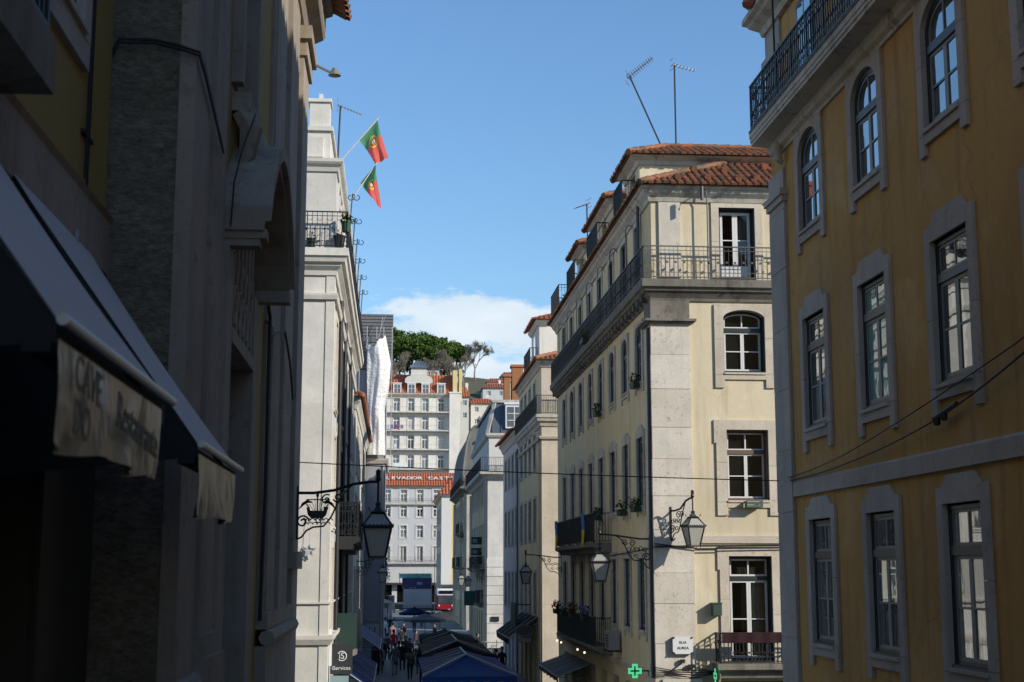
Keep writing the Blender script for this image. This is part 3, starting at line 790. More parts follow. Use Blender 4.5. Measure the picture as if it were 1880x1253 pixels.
# main hipped roof: street slope s1, end slope s2
s1, s2, ez = .42, .55, 17.08
hx = 4.6; hy = hx * s1 / s2; zr_ = ez + hx * s1
m = MB()
A = (7.0, 64.2, ez); Bc = (7.0, 39.6, ez); Cc = (16.2, 39.6, ez); D = (16.2, 64.2, ez)
r1 = (7.0 + hx, 39.6 + hy, zr_); r2 = (7.0 + hx, 64.2, zr_)
tiles(m, A, Bc, r2, r1); tiles(m, Bc, Cc, r1, r1); m.quad(Cc, D, r2, r1); m.poly([D, A, r2])
ridgecap(m, Bc, r1); ridgecap(m, r1, r2)
m.quad((7.0, 64.2, ez - .03), (7.0, 39.6, ez - .03), (7.4, 39.99, ez - .03), (7.4, 64.2, ez - .03)); m.quad((7.0, 39.6, ez - .03), (16.2, 39.6, ez - .03), (16.2, 39.99, ez - .03), (7.4, 39.99, ez - .03))
pt = s2
for x, y in [(8.2, 39.9), (9.1, 40.0), (10.0, 39.9), (10.6, 40.1), (8.9, 40.9), (11.2, 41.4), (9.8, 40.8)]:
    zc = ez + pt * (y - 39.6) + .1
    m.tube([(x, y - .1, zc - .02), (x, y + .24, zc + .11)], [.10, .09], 8)
m.build('roof', t_r, B1)
for j, (ya, yb) in enumerate(((42.1, 44.7), (47.3, 51.8), (54.4, 56.9))):
    d = MB(); x0 = 7.46; zt = 18.56
    FD = f_right(x0, yb)
    hw = KITS['R1_attic']['w'] - .1
    uu = (yb - ya) / 2 - .5
    wall(d, FD, 0, yb - ya, 16.9, zt, [(uu, uu + 1.0, 17.3, 18.3)], .2)
    d.quad((x0, ya, 16.9), (12, ya, 16.9), (12, ya, zt), (x0, ya, zt)); d.quad((x0, yb, 16.9), (12, yb, 16.9), (12, yb, zt), (x0, yb, zt))
    d.box(uu * 0 + x0 + .14, x0 + .18, (ya + yb) / 2 - .5, (ya + yb) / 2 + .5, 17.0, 18.3, 1)
    cpath(d, [(x0, yb), (x0, ya), (12, ya)], [(-.02, zt - .22), (.06, zt - .22), (.1, zt - .1), (.24, zt - .03), (.3, zt), (.3, zt + .05), (-.02, zt + .05)], 2)
    do = d.build('dormer', [cream, gl_b, st_l], B1)
    r = MB(); ym = (ya + yb) / 2; hw = (yb - ya) / 2 + .38; zr = zt + .06
    a_, b_, c_, d_ = (7.05, yb + .38, zr), (7.05, ya - .38, zr), (13, ya - .38, zr), (13, yb + .38, zr)
    p1 = (7.05 + hw * .9, ym, zr + .42 * hw); p2 = (13, ym, zr + .42 * hw)
    tiles(r, a_, b_, p1, p1); tiles(r, b_, c_, p1, p2); tiles(r, d_, a_, p2, p1) if False else r.quad(d_, a_, p1, p2)
    ridgecap(r, b_, p1); ridgecap(r, p1, p2); ridgecap(r, a_, p1)
    r.quad((7.05, yb + .38, zr - .02), (7.05, ya - .38, zr - .02), (7.46, ya + .01, zr - .02), (7.46, yb, zr - .02)); r.quad((7.05, ya - .38, zr - .02), (13, ya - .38, zr - .02), (13, ya - .01, zr - .02), (7.46, ya - .01, zr - .02))
    r.build('dormer_roof', t_r, do)
    r = MB(); yc = (ya + yb) / 2
    if j == 0: q = [(7.42, yc + 1.0), (7.0, yc + 1.0), (7.0, yc - .7), (7.42, yc - .7)]
    else: q = [(7.42, yc + 1.3), (7.0, yc + 1.3), (7.0, yc - 1.3), (7.42, yc - 1.3)]
    railing(r, q, 17.16, .85, 'plain', .1, .009); r.build('dormer_railing', iron, do)
r = MB(); railing(r, [(7.5, 62.8), (7.0, 62.8), (7.0, 59.8), (7.5, 59.8)], 17.16, .95, 'lyre', .12, .009); r.build('railing', iron, B1)
# curved stay rods under the eave and drainpipe
m = MB()
for y in (42.9, 46.2, 49.1, 52.0, 55.0, 58.0, 61.0):
    pts = [(7.14, y, 15.2), (7.13, y, 16.4)] + [(7.13 + .26 * (1 - math.cos(a)) / 2 * 2 * .5, y, 16.4 + .22 * math.sin(a)) for a in (.4, .8, 1.2, 1.6, 2.2, 2.8)]
    m.tube(pts, .014, 5)
m.build('stay_rod', iron, B1)
m = MB(); m.tube([(7.29, 40.15, 12.9), (7.29, 40.15, 3.0)], .055, 8); m.tube([(7.24, 41.3, 16.9), (7.24, 41.3, 14.3)], .05, 8)
m.tube([(8.86, 39.5, 16.75), (8.84, 39.62, 16.9), (8.95, 39.7, 16.95), (9.02, 39.74, 16.7), (9.02, 39.74, 14.3)], .022, 6)
m.tube([(8.8, 39.42, 16.55), (8.8, 39.42, 16.95)], .05, 8)
m.build('drainpipe', colmat('dark_zinc_pipe', (.07, .075, .075), .5), B1)
# street side balconies
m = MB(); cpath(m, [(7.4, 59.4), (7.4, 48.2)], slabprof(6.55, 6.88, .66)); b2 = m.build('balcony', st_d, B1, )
m = MB(); railing(m, [(7.4, 59.3), (6.8, 59.3), (6.8, 48.3), (7.4, 48.3)], 6.88, 1.0, 'plain', .1, .011)
for i in range(6): m.beam((6.8, 48.3 + i * 2.2, 6.88), (6.8, 48.3 + i * 2.2, 7.88), .05, .05)
m.build('railing', iron, b2)
m = MB(); cpath(m, [(7.4, 59.4), (7.4, 48.2)], slabprof(2.95 + .2, 3.42, .62)); b3 = m.build('balcony', st_d, B1)
m = MB(); railing(m, [(7.4, 59.3), (6.82, 59.3), (6.82, 48.3), (7.4, 48.3)], 3.42, .95, 'plain', .07, .013)
for i in range(6): m.beam((6.82, 48.3 + i * 2.2, 3.42), (6.82, 48.3 + i * 2.2, 4.42), .05, .05)
m.build('railing', irong, b3)
# end balcony, row 1
m = MB(); cpath(m, [(8.95, 40), (13.6, 40)], slabprof(3.02, 3.42, .62)); b4 = m.build('balcony', st_d, B1)
m = MB(); railing(m, [(9.05, 40), (9.05, 39.44), (11.2, 39.44), (13.5, 39.44), (13.5, 40)], 3.42, .82, 'scroll', .11, .010); m.build('railing', iron, b4)
# ground floor: shop openings
m = MB(F1.M)
for y in cy:
    u = 64 - y - .65
    m.box(u, u + 1.3, .3, .34, -.1, 2.55, 0)
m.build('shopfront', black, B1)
m = MB(E1.M); m.box(1.75, 4.2, .34, .38, -.1, 2.9, 0); m.box(1.75, 4.2, .1, .2, 2.3, 2.75, 1)
m.build('shopfront', [black, colmat('orange_brown_fascia', (.16, .07, .03))], B1)
# ================================================================= L1 : white corner house on the left
B = thing('white_corner_house', (-1.75, 40, 0), 'white limestone corner house on the left with two flags flying from its roof edge', 'house')
FL = f_left(-1.75, 40); EL = f_front(40, -12)
H = []
lc = [1.3 + 2.6 * i for i in range(8)]
for u in lc:
    H += [hole(u, 10.6, 'L1_win'), hole(u, 7.2, 'L1_win'), hole(u, 4.0, 'L1_win'), hole(u, 15.1, 'L1_attic'), (u - .1, u + 1.3, -.1, 2.8)]
HE = [hole(6.2, 10.6, 'L1_win'), hole(6.2, 7.2, 'L1_win'), hole(6.2, 4.0, 'L1_win'), hole(6.2, 15.1, 'L1_attic')]
m = MB(); wall(m, FL, 0, 21.5, -.1, 17.6, H, .3, 1); wall(m, EL, 0, 10.25, -.1, 17.6, HE, .3, 0)
sides(m, -12, -1.75, 40, 61.5, -.1, 17.6, 'x0 y1 top')
m.build('wall', [st_wl, whitecool], B)
for i, u in enumerate(lc):
    for z in (10.6, 7.2, 4.0): put(B, FL, u, z, 'L1_win', GL[(i + int(z)) % 5])
    put(B, FL, u, 15.1, 'L1_attic', gl_b)
for z in (10.6, 7.2, 4.0): put(B, EL, 6.2, z, 'L1_win', gl_d)
put(B, EL, 6.2, 15.1, 'L1_attic', gl_d)
CL = [(-12, 40), (-1.75, 40), (-1.75, 61.5)]
m = MB(); cpath(m, CL, [(-.02, 14.25), (.06, 14.25), (.08, 14.38), (.2, 14.5), (.2, 14.56), (.3, 14.6), (.34, 14.72), (.4, 14.76), (.4, 14.98), (-.02, 14.98)])
bal = m.build('balcony', st_wl, B)
m = MB(); railing(m, [(-7, 39.66), (-1.41, 39.66), (-1.41, 61)], 14.985, 1.05, 'lyre', .14, .010); m.build('railing', iron, bal)
m = MB(); cpath(m, CL, [(-.02, 17.3), (.05, 17.3), (.08, 17.42), (.16, 17.5), (.2, 17.56), (.2, 17.66), (-.02, 17.66)])
m.build('cornice', st_wl, B)
m = MB(); m.box(-6, -1.95, 40.12, 61, 17.6, 18.55); m.box(-6.1, -1.87, 40.04, 61.1, 18.55, 18.68); m.box(-2.75, -2.15, 40.02, 40.12, 17.75, 18.35)
m.box(-2.56, -1.98, 40.2, 40.8, 18.68, 19.45); m.box(-2.62, -1.93, 40.14, 40.86, 19.45, 19.55); m.box(-2.32, -2.2, 40.42, 40.56, 19.55, 19.78)
m.build('parapet', st_wl, B)
m = MB(); m.box(-1.97, -1.73, 39.975, 40.02, -.1, 14.25); m.box(-1.77, -1.731, 40.0, 40.5, -.1, 14.25)
m.build('quoin_pilaster', st_wl, B)
m = MB(); cpath(m, CL, [(-.02, 13.55), (.09, 13.55), (.12, 13.66), (.12, 13.72), (-.02, 13.72)]); m.build('belt_course', st_wl, B)
m = MB(); cpath(m, CL, [(-.02, 5.05), (.07, 5.05), (.07, 5.1), (-.02, 5.1)]); cpath(m, CL, [(-.02, 3.95), (.08, 3.95), (.16, 4.1), (.16, 4.2), (-.02, 4.2)]); m.build('string_course', st_wl, B)
m = MB()
for (y, z0, z1) in ((46.3, 7.0, 8.1), (50.8, 6.9, 8.0)):
    cpath(m, [(-1.75, y - 1.6), (-1.75, y + 1.6)], slabprof(z0 - .4, z0, .7))
b2 = m.build('balcony', colmat('shade_dark_cladding', (.02, .022, .022), .6), B)  # dark cladding, with the street's shade put into its colour
m = MB()
for (y, z0) in ((46.3, 7.0), (50.8, 6.9)): railing(m, [(-1.75, y - 1.5), (-1.1, y - 1.5), (-1.1, y + 1.5), (-1.75, y + 1.5)], z0, 1.05, 'scroll', .09, .016)
m.build('railing', iron, b2)
m = MB(); cpath(m, [(-1.75, 45), (-1.75, 50.5)], slabprof(3.2, 3.55, .7)); b3 = m.build('balcony', st_d, B)
m = MB(); m.box(-1.12, -1.08, 45.1, 50.4, 3.6, 4.65); m.box(-1.75, -1.12, 45.08, 45.12, 3.6, 4.65); m.build('balcony_panel', colmat('dark_green_panel', (.02, .05, .04), .5), b3)
m = MB()
for y in (43.6, 47.6, 53): m.tube([(-1.66, y, 14.2), (-1.66, y, 3)], .06, 8)
m.build('drainpipe', colmat('black_pipe', (.015, .015, .017), .5), B)
m = MB(FL.M)
for u in lc: m.box(u - .1, u + 1.3, .26, .3, -.1, 2.8)
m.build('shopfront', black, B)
m = MB(); m.box(-2.5, -2.15, 52, 52.6, 18.68, 20.6); m.box(-2.55, -2.1, 51.95, 52.65, 20.6, 20.75); m.build('chimney', colmat('brick_red', (.36, .09, .05), .85), B)
# ================================================================= L1b : lower white house with a clay eave
B = thing('tiled_white_house', (-1.75, 64, 0), 'lower white house with a red clay tile eave beyond the white corner house', 'house')
FL2 = f_left(-1.72, 64); EL2 = f_front(64, -12)
H = []; l2 = [1.4 + 2.7 * i for i in range(8)]
for u in l2: H += [hole(u, 10.4, 'R2_rect'), hole(u, 7.2, 'R2_rect'), hole(u, 3.9, 'R2_rect'), (u - .1, u + 1.2, -.1, 2.7)]
m = MB(); wall(m, FL2, 0, 23.6, -.1, 13.6, H, .3, 1); wall(m, EL2, 0, 10.28, -.1, 13.6, [], .3, 0); sides(m, -12, -1.72, 64, 87.6, -.1, 13.6, 'x0 top')
m.build('wall', [st_wl, whitep], B)
for i, u in enumerate(l2):
    for z in (10.4, 7.2, 3.9): put(B, FL2, u, z, 'R2_rect', GL[(i * 2 + int(z)) % 5])
CC = [(-12, 64), (-1.72, 64), (-1.72, 87.6)]
m = MB(); cpath(m, CC, [(-.02, 13.1), (.05, 13.1), (.1, 13.3), (.2, 13.45), (.2, 13.62), (-.02, 13.62)]); m.build('cornice', st_wl, B)
m = MB(); tiles(m, (-1.38, 63.6, 13.65), (-1.38, 87.6, 13.65), (-5.5, 67.5, 15.3), (-5.5, 87.6, 15.3)); tiles(m, (-12, 63.6, 13.65), (-1.38, 63.6, 13.65), (-5.5, 67.5, 15.3), (-5.5, 67.5, 15.3)); ridgecap(m, (-1.38, 63.6, 13.68), (-5.5, 67.5, 15.33))
m.build('roof', t_n, B)
m = MB(FL2.M)
for u in l2: m.box(u - .1, u + 1.2, .26, .3, -.1, 2.7)
m.build('shopfront', black, B)
def tarpmat():
    m, nt, b = newmat('white_tarpaulin')
    p = posn(nt); c = mix(nt, ramp(nt, noise(nt, posn(nt, (1, 1, .35)), 1.6, 6, .65), .4, .7), (.76, .75, .71), (.58, .56, .51))
    lk(nt, c, b.inputs['Base Color']); b.inputs['Roughness'].default_value = .55
    hgt = mix(nt, .5, noise(nt, posn(nt, (1.3, 1.3, .5)), 2.4, 5, .6), noise(nt, posn(nt, (1, 1, 1.8)), 5, 4, .6)); bump(nt, b, hgt, 1.0, .16)
    return m
# ================================================================= L2 : grey house under scaffolding
B = thing('grey_scaffolded_house', (-1.0, 88, 0), 'narrow grey rendered house jutting into the street on the left, wrapped in scaffolding above', 'house')
m = MB(); sides(m, -9, -.50, 88, 97, -.1, 18.2, 'x0 x1 y0 y1 top'); m.build('wall', greyp, B)
m = MB(); cpath(m, [(-9, 88), (-.5, 88), (-.5, 97)], [(-.02, 2.9), (.05, 2.9), (.07, 3.05), (-.02, 3.05)]); m.build('belt_course', st_g, B); m = MB(); cpath(m, [(-9, 88), (-.5, 88), (-.5, 97)], [(-.02, 12.4), (.12, 12.4), (.2, 12.6), (.2, 12.72), (-.02, 12.72)])
m.build('belt_course', st_g, B)
m = MB(); m.tube([(-.62, 87.93, 12.3), (-.62, 87.93, .1)], .05, 6); m.build('drainpipe', colmat('pale_pipe', (.5, .5, .48), .5), B)
T = thing('scaffold', (-1.2, 88, 17), 'temporary scaffold of corrugated grey sheets rising above the narrow grey house', 'scaffold')
m = MB()
n = 40
for i in range(n):
    z0 = 17.6 + 4.2 * i / n; z1 = 17.6 + 4.2 * (i + 1) / n; d = .05 if i % 2 else 0
    m.box(-4.5, -.13, 88.35 - d, 88.42, z0, z1 - .004)
m.box(-2.45, -2.43, 88.2, 88.28, 17.6, 21.8)
m.build('cladding', colmat('corrugated_grey_sheet', (.17, .175, .175), .6, .25), T)
m = MB()
for x in (-2.2, -1.75, -1.15, -.72, -.2): m.tube([(x, 87.75, 12.8), (x, 87.75, 20.9 if x > -1.8 else 21.6)], .026, 6)
for z in (14.5, 16.4, 18.3, 20.1): m.tube([(-2.4, 87.75, z), (-.15, 87.75, z)], .024, 6)
m.tube([(-1.25, 87.7, 18.6), (-.8, 87.7, 21.5)], .024, 6); m.tube([(-1.15, 87.72, 20.0), (-.62, 87.72, 21.6)], .024, 6)
m.build('scaffold_pole', galv, T)
m = MB()
edgeL = [(-1.62, 12.9), (-1.62, 14.5), (-1.66, 16), (-1.70, 17.5), (-1.72, 18.6), (-1.70, 19.65)]
edgeR = [(-.52, 12.9), (-.56, 14.5), (-.58, 15.8), (-.34, 17.0), (-.24, 18.6), (-.62, 20.45)]
G = 26; Hn = 34; P = []
for j in range(Hn + 1):
    t = j / Hn * 5; a = min(4, int(t)); f = t - a
    l = (edgeL[a][0] * (1 - f) + edgeL[a + 1][0] * f, edgeL[a][1] * (1 - f) + edgeL[a + 1][1] * f); r_ = (edgeR[a][0] * (1 - f) + edgeR[a + 1][0] * f, edgeR[a][1] * (1 - f) + edgeR[a + 1][1] * f)
    for i in range(G + 1):
        q = i / G
        y = 87.62 - .30 * math.sin(math.pi * q) - .05 * math.sin(q * 10 + j * .10 + .6 * math.sin(j * .16)) - .02 * math.sin(q * 23 - j * .19) - .02 * math.sin(j * .5 + q * 5) * (1 - j / Hn)
        sag = .12 * math.sin(q * 12) if j == Hn else 0
        P.append((l[0] * (1 - q) + r_[0] * q, y, l[1] * (1 - q) + r_[1] * q + sag - (.28 * math.sin(math.pi * q) if j == Hn else .28 * math.sin(math.pi * q) * (j / Hn) ** 3)))
m.add(P, [(j * (G + 1) + i, j * (G + 1) + i + 1, (j + 1) * (G + 1) + i + 1, (j + 1) * (G + 1) + i) for j in range(Hn) for i in range(G)])
tag(m.build('tarpaulin', tarpmat(), None, True, (-1.1, 87.6, 16)), 'billowing white tarpaulin hung from the scaffold of the grey house', 'tarpaulin')

# ================================================================= right row behind the cream house
def row_house(name, label, y0, y1, cols, X=7.4, endmat=offw, smat=cream_st, top=13.6, glass_off=0, attic=True, arch=True, nend=0, xr=16, rows=(11.15, 7.5, 3.7)):
    B = thing(name, (X, y0, 0), label, 'house')
    F = f_right(X, y1); E = f_front(y0, X); H = []
    ka = 'R2_arch' if arch else 'R2_rect'
    for y in cols:
        u = y1 - y - .55
        H += [hole(u, rows[0], ka), hole(u, rows[1], 'R2_rect'), hole(u, rows[2], 'R2_rect'), (u - .1, u + 1.2, -.1, 2.6)]
        if attic: H.append(hole(u + .07, 13.75, 'R2_attic'))
    zt = 16.4 if attic else top
    m = MB(); wall(m, F, 0, y1 - y0, -.1, zt, H, .3, 1); wall(m, E, 0, xr - X, -.1, zt, [], .3, 0); sides(m, X, xr, y0, y1, -.1, zt, 'x1 y1 top')
    m.build('wall', [endmat, smat], B)
    for i, y in enumerate(cols):
        u = y1 - y - .55
        put(B, F, u, rows[0], ka, GL[(i + glass_off) % 5]); put(B, F, u, rows[1], 'R2_rect', GL[(i * 2 + glass_off + 1) % 5]); put(B, F, u, rows[2], 'R2_rect', GL[(i * 3 + glass_off) % 5])
        if attic: put(B, F, u + .07, 13.75, 'R2_attic', gl_d)
    m = MB(F.M)
    for y in cols:
        u = y1 - y - .65; m.box(u, u + 1.3, .26, .3, -.1, 2.6)
    m.build('shopfront', black, B)
    return B, F, E
B2, F2, E2 = row_house('cream_row_house', 'cream row house with a stepped tiled dormer, between the pale blue and cream corner houses', 71, 83.8, [82, 79.5, 77, 74.4], endmat=st_p, smat=cream_st)
P2 = [(7.4, 83.8), (7.4, 71), (16, 71)]
m = MB(); cpath(m, P2, [(-.02, 13.1), (.06, 13.1), (.1, 13.25), (.22, 13.35), (.25, 13.5), (.3, 13.52), (.3, 13.68), (-.02, 13.68)]); bal = m.build('balcony', st_l, B2)
m = MB(); railing(m, [(7.13, 83.6), (7.13, 70.74), (15.9, 70.74)], 13.69, .95, 'plain', .12, .010); m.build('railing', irong, bal)
m = MB(); cpath(m, P2, [(-.02, 12.45), (.1, 12.45), (.14, 12.55), (.14, 12.6), (-.02, 12.6)]); m.build('belt_course', st_p, B2)
m = MB(); cpath(m, P2, [(-.02, 16.1), (.05, 16.1), (.12, 16.25), (.25, 16.38), (.25, 16.46), (-.02, 16.46)]); m.build('cornice', st_l, B2)
m = MB(); tiles(m, (7.05, 83.9, 16.47), (7.05, 70.65, 16.47), (11.5, 83.9, 18.1), (11.5, 75.1, 18.1), step=.26, r=.1); tiles(m, (7.05, 70.65, 16.47), (16.2, 70.65, 16.47), (11.5, 75.1, 18.1), (11.5, 75.1, 18.1), step=.26, r=.1); ridgecap(m, (7.05, 70.65, 16.5), (11.5, 75.1, 18.13))
m.build('roof', t_n, B2)
d = MB(); sides(d, 7.44, 12, 72.3, 76.5, 16.3, 18.7, 'x0 y0 y1 top'); d.box(7.40, 7.43, 74, 75, 16.6, 18.2, 1); cpath(d, [(7.44, 76.5), (7.44, 72.3), (12, 72.3)], [(-.02, 18.45), (.08, 18.5), (.2, 18.65), (.2, 18.74), (-.02, 18.74)])
do = d.build('dormer', [offw, gl_d], B2)
d = MB(); tiles(d, (7.1, 76.9, 18.76), (7.1, 71.95, 18.76), (9.4, 74.4, 19.7), (9.4, 74.4, 19.7), step=.28, r=.11); tiles(d, (7.1, 71.95, 18.76), (13, 71.95, 18.76), (9.4, 74.4, 19.7), (13, 74.4, 19.7), step=.28, r=.11); d.build('dormer_roof', t_f, do)
d = MB(); railing(d, [(7.4, 76.4), (7.02, 76.4), (7.02, 73.0), (7.4, 73.0)], 16.5, .9, 'plain', .1, .012); d.build('dormer_railing', irong, do)
m = MB(); m.tube([(7.28, 83.7, 13.0), (7.28, 83.7, 0)], .06, 6); m.tube([(7.3, 71.1, 13), (7.3, 71.1, .1)], .05, 6); m.build('drainpipe', colmat('grey_pipe', (.12, .12, .12), .5), B2)
B3, F3, E3 = row_house('pale_blue_row_house', 'pale blue grey row house with a plain brown tiled eave beside the cream row house', 83.9, 96, [93.6, 90.9, 88.2, 85.5], endmat=whitecool, smat=plaster('pale_blue_plaster', (.60, .60, .60), (.28, .27, .25), .6, .7), attic=False, top=14.1, glass_off=2)
m = MB(); cpath(m, [(7.4, 96), (7.4, 83.9)], [(-.02, 13.6), (.08, 13.65), (.2, 13.95), (.32, 14.05), (.32, 14.14), (-.02, 14.14)]); m.build('cornice', whitep, B3)
m = MB(); tiles(m, (6.9, 96.3, 14.16), (6.9, 83.9, 14.16), (11.5, 96.3, 15.9), (11.5, 83.9, 15.9), step=.3, r=.11); m.build('roof', t_n, B3)
# third house beyond the wide cross street
B4, F4, E4 = row_house('mansard_corner_house', 'sunlit white corner house with a blue grey mansard roof and dark iron balconies', 112, 135, [133, 130.2, 127.4, 124.6, 121.8, 119, 116.2, 113.8], endmat=st_wl, smat=plaster('faded_ochre_plaster', (.56, .43, .27), (.2, .16, .11), .8, .9), top=13.6, attic=False, glass_off=1)
P4 = [(7.4, 135), (7.4, 112), (16, 112)]
m = MB(); cpath(m, P4, [(-.02, 12.9), (.1, 12.95), (.3, 13.2), (.62, 13.35), (.66, 13.6), (-.02, 13.6)]); bal = m.build('balcony', st_l, B4)
m = MB(); railing(m, [(6.82, 134.8), (6.82, 111.42), (15.9, 111.42)], 13.61, 1.05, 'plain', .14, .013); m.build('railing', iron, bal)
m = MB(); sides(m, 7.5, 16, 112.1, 135, 13.6, 16.45, 'x0 x1 y0 y1'); m.build('attic_wall', whitep, B4)
m = MB(); cpath(m, [(7.5, 135), (7.5, 112.1), (16, 112.1)], [(-.02, 16.2), (.15, 16.3), (.25, 16.45), (.25, 16.6), (-.02, 16.6)]); m.build('cornice', st_l, B4)
m = MB()
a = [(7.35, 111.95, 16.6), (16, 111.95, 16.6), (16, 135, 16.6), (7.35, 135, 16.6)]; t_ = [(8.0, 113, 19.2), (15.2, 113, 19.2), (15.2, 134, 19.2), (8.0, 134, 19.2)]
for i in range(4): m.quad(a[i], a[(i + 1) % 4], t_[(i + 1) % 4], t_[i], 0)
m.poly(t_, 0); m.beam((7.35, 111.93, 16.6), (8.0, 112.98, 19.2), .3, .1, 1)
for q in range(12):
    x = 7.5 + q * .7; m.beam((x + .25, 111.93, 16.7), (x + .25, 112.96, 19.1), .04, .05, 0)
cpath(m, [(8.0, 134), (8.0, 113), (15.2, 113)], [(-.02, 19.15), (.2, 19.15), (.25, 19.35), (-.02, 19.4)], 1)
m.build('roof', [zincb, st_l], B4)
m = MB(); m.box(8.8, 10.2, 111.9, 113, 17.0, 18.9, 0); m.box(8.95, 10.05, 111.86, 111.9, 17.15, 18.7, 1); m.box(9.47, 9.53, 111.84, 111.86, 17.15, 18.7, 0); m.box(8.95, 10.05, 111.835, 111.858, 17.6, 17.65, 0); m.box(8.95, 10.05, 111.835, 111.858, 18.15, 18.2, 0); m.box(8.7, 10.3, 111.8, 113, 18.9, 19.05, 0)
m.build('dormer', [white_m, gl_d], B4)
m = MB(); m.box(8.85, 9.35, 114, 115, 19.2, 21.4, 0); m.box(9.5, 10.4, 114, 115, 19.2, 22.2, 0); m.box(9.4, 10.5, 113.9, 115.1, 22.2, 22.4, 1); m.box(8.75, 9.45, 113.9, 115.1, 21.4, 21.6, 1); m.build('chimney', [colmat('orange_brick', (.35, .15, .06), .9), t_f], B4)
for (ya, yb, z) in ((113, 119.5, 6.0), (121, 126, 6.0), (114, 117, 3.3)):
    m = MB(); cpath(m, [(7.4, yb), (7.4, ya)], slabprof(z - .3, z, .75)); b_ = m.build('balcony', st_d, B4)
    m = MB(); railing(m, [(7.4, yb - .1), (6.72, yb - .1), (6.72, ya + .1), (7.4, ya + .1)], z, 1.0, 'plain', .08, .016); m.build('railing', iron, b_)
m = MB()
for k in range(9): m.box(7.36, 16, 111.95, 112.02, .4 + k * .72, .4 + k * .72 + .66)
m.build('rusticated_plinth', st_wl, B4)
m = MB(); m.tube([(7.28, 112.2, 13), (7.28, 112.2, 0)], .07, 6); m.box(7.2, 7.38, 113.0, 113.5, -.1, 12.8); m.box(7.2, 7.38, 134.2, 134.9, -.1, 12.8); m.build('pilaster', st_l, B4)
# fourth house
B5, F5, E5 = row_house('grey_gabled_house', 'weathered grey stone house with a tall curved gable before the yellow house', 144, 170, [168, 165, 162, 159, 156, 153, 150, 147], endmat=st_l, smat=cream_st, top=14, attic=False, glass_off=3)
P5 = [(7.4, 170), (7.4, 144), (16, 144)]
m = MB(); cpath(m, P5, [(-.02, 13.5), (.1, 13.6), (.4, 13.85), (.7, 14.0), (.7, 14.2), (-.02, 14.2)]); bal = m.build('cornice', st_d, B5)
m = MB(); railing(m, [(6.78, 170), (6.78, 143.4), (15, 143.4)], 14.2, 1.0, 'plain', .16, .014); m.build('railing', iron, bal)
m = MB()
n = 10
pr = [(7.0 + 1.5 * (i / n) ** 1.8, 14.2 + 6.2 * math.sin(math.pi / 2 * i / n)) for i in range(n + 1)]
for i in range(n): m.quad((pr[i][0], 144.2, pr[i][1]), (pr[i + 1][0], 144.2, pr[i + 1][1]), (pr[i + 1][0], 170, pr[i + 1][1]), (pr[i][0], 170, pr[i][1]), 0)
m.poly([(x, 144.2, z) for x, z in pr] + [(15, 144.2, 20.4), (15, 144.2, 14.2)], 0); m.quad((8.5, 144.2, 20.4), (15, 144.2, 20.4), (15, 170, 20.4), (8.5, 170, 20.4), 0)
for k in range(7): m.beam((7.6, 146 + k * 3.4, 15), (7.75, 146 + k * 3.4, 18), 1.3, .3, 1)
m.tube([(x - .05, 144.1, z) for x, z in pr], .16, 6)
m.ring((9.2, 144.12, 17.0), (1, 0, 0), (0, 0, 1), .55, .1, 14, 5, ry=.8); m.box(8.3, 10.2, 144.05, 144.2, 15.2, 15.45); m.box(8.2, 10.3, 144.0, 144.2, 18.6, 18.85)
m.lathe([(.2, 0), (.12, .3), (.32, .6), (.28, .9), (.05, 1.2)], (7.05, 143.9, 14.2), 8); m.lathe([(.3, 0), (.15, .3), (.3, .6), (.05, 1.0)], (8.7, 144.4, 20.4), 8)
m.build('roof', [stone('weathered_grey_lead', (.24, .235, .215), pit=(.07, .07, .065), amt=.7, scale=1.2, streak=.8), gl_d], B5)
for (ya, yb, z) in ((144.6, 152, 9.6), (145, 150, 6.2), (154, 160, 6.2)):
    m = MB(); cpath(m, [(7.4, yb), (7.4, ya)], slabprof(z - .3, z, .8)); b_ = m.build('balcony', st_d, B5)
    m = MB(); railing(m, [(7.4, yb - .1), (6.66, yb - .1), (6.66, ya + .1), (7.4, ya + .1)], z, 1.0, 'plain', .12, .02); m.build('railing', iron, b_)
m = MB()
for y in (144.3, 152.6, 169.5): m.box(7.15, 7.4, y, y + .6, -.1, 13.5)
m.build('pilaster', st_l, B5)
# yellow corner house on the square
B = thing('yellow_square_house', (7.4, 216, 0), 'yellow house with a white quoin and red hipped roof at the corner of the square', 'house')
F = f_right(7.4, 243); E = f_front(216, 7.4)
H = []; ys_ = [219, 223, 227, 231, 235, 239]
for y in ys_:
    for z in (13.2, 9.7, 6.0): H.append(hole(243 - y - .6, z, 'far_win'))
HE = [hole(2.2, z, 'far_win') for z in (13.2, 9.7, 6.0)] + [hole(4.6, z, 'far_win') for z in (13.2, 9.7, 6.0)]
m = MB(); wall(m, F, 0, 27, -.1, 17, H, .3, 1); wall(m, E, 0, 9, -.1, 17, HE, .3, 0); sides(m, 7.4, 16.4, 216, 243, -.1, 17, 'x1 y1 top'); m.build('wall', [yellowp, cream_st], B)
for y in ys_:
    for z in (13.2, 9.7, 6.0): put(B, F, 243 - y - .6, z, 'far_win', gl_d)
for dx in (2.2, 4.6):
    for z in (13.2, 9.7, 6.0): put(B, E, dx, z, 'far_win', gl_b)
m = MB(); m.box(7.3, 8.75, 215.88, 216.02, -.1, 16.6); m.box(7.301, 7.42, 216.0, 217.2, -.1, 16.59); m.build('quoin_pilaster', colmat('white_quoin', (.70, .68, .62), .8), B)
m = MB(); cpath(m, [(7.4, 243), (7.4, 216), (16.4, 216)], [(-.02, 16.6), (.15, 16.7), (.5, 16.95), (.5, 17.1), (-.02, 17.1)]); m.build('cornice', st_wl, B)
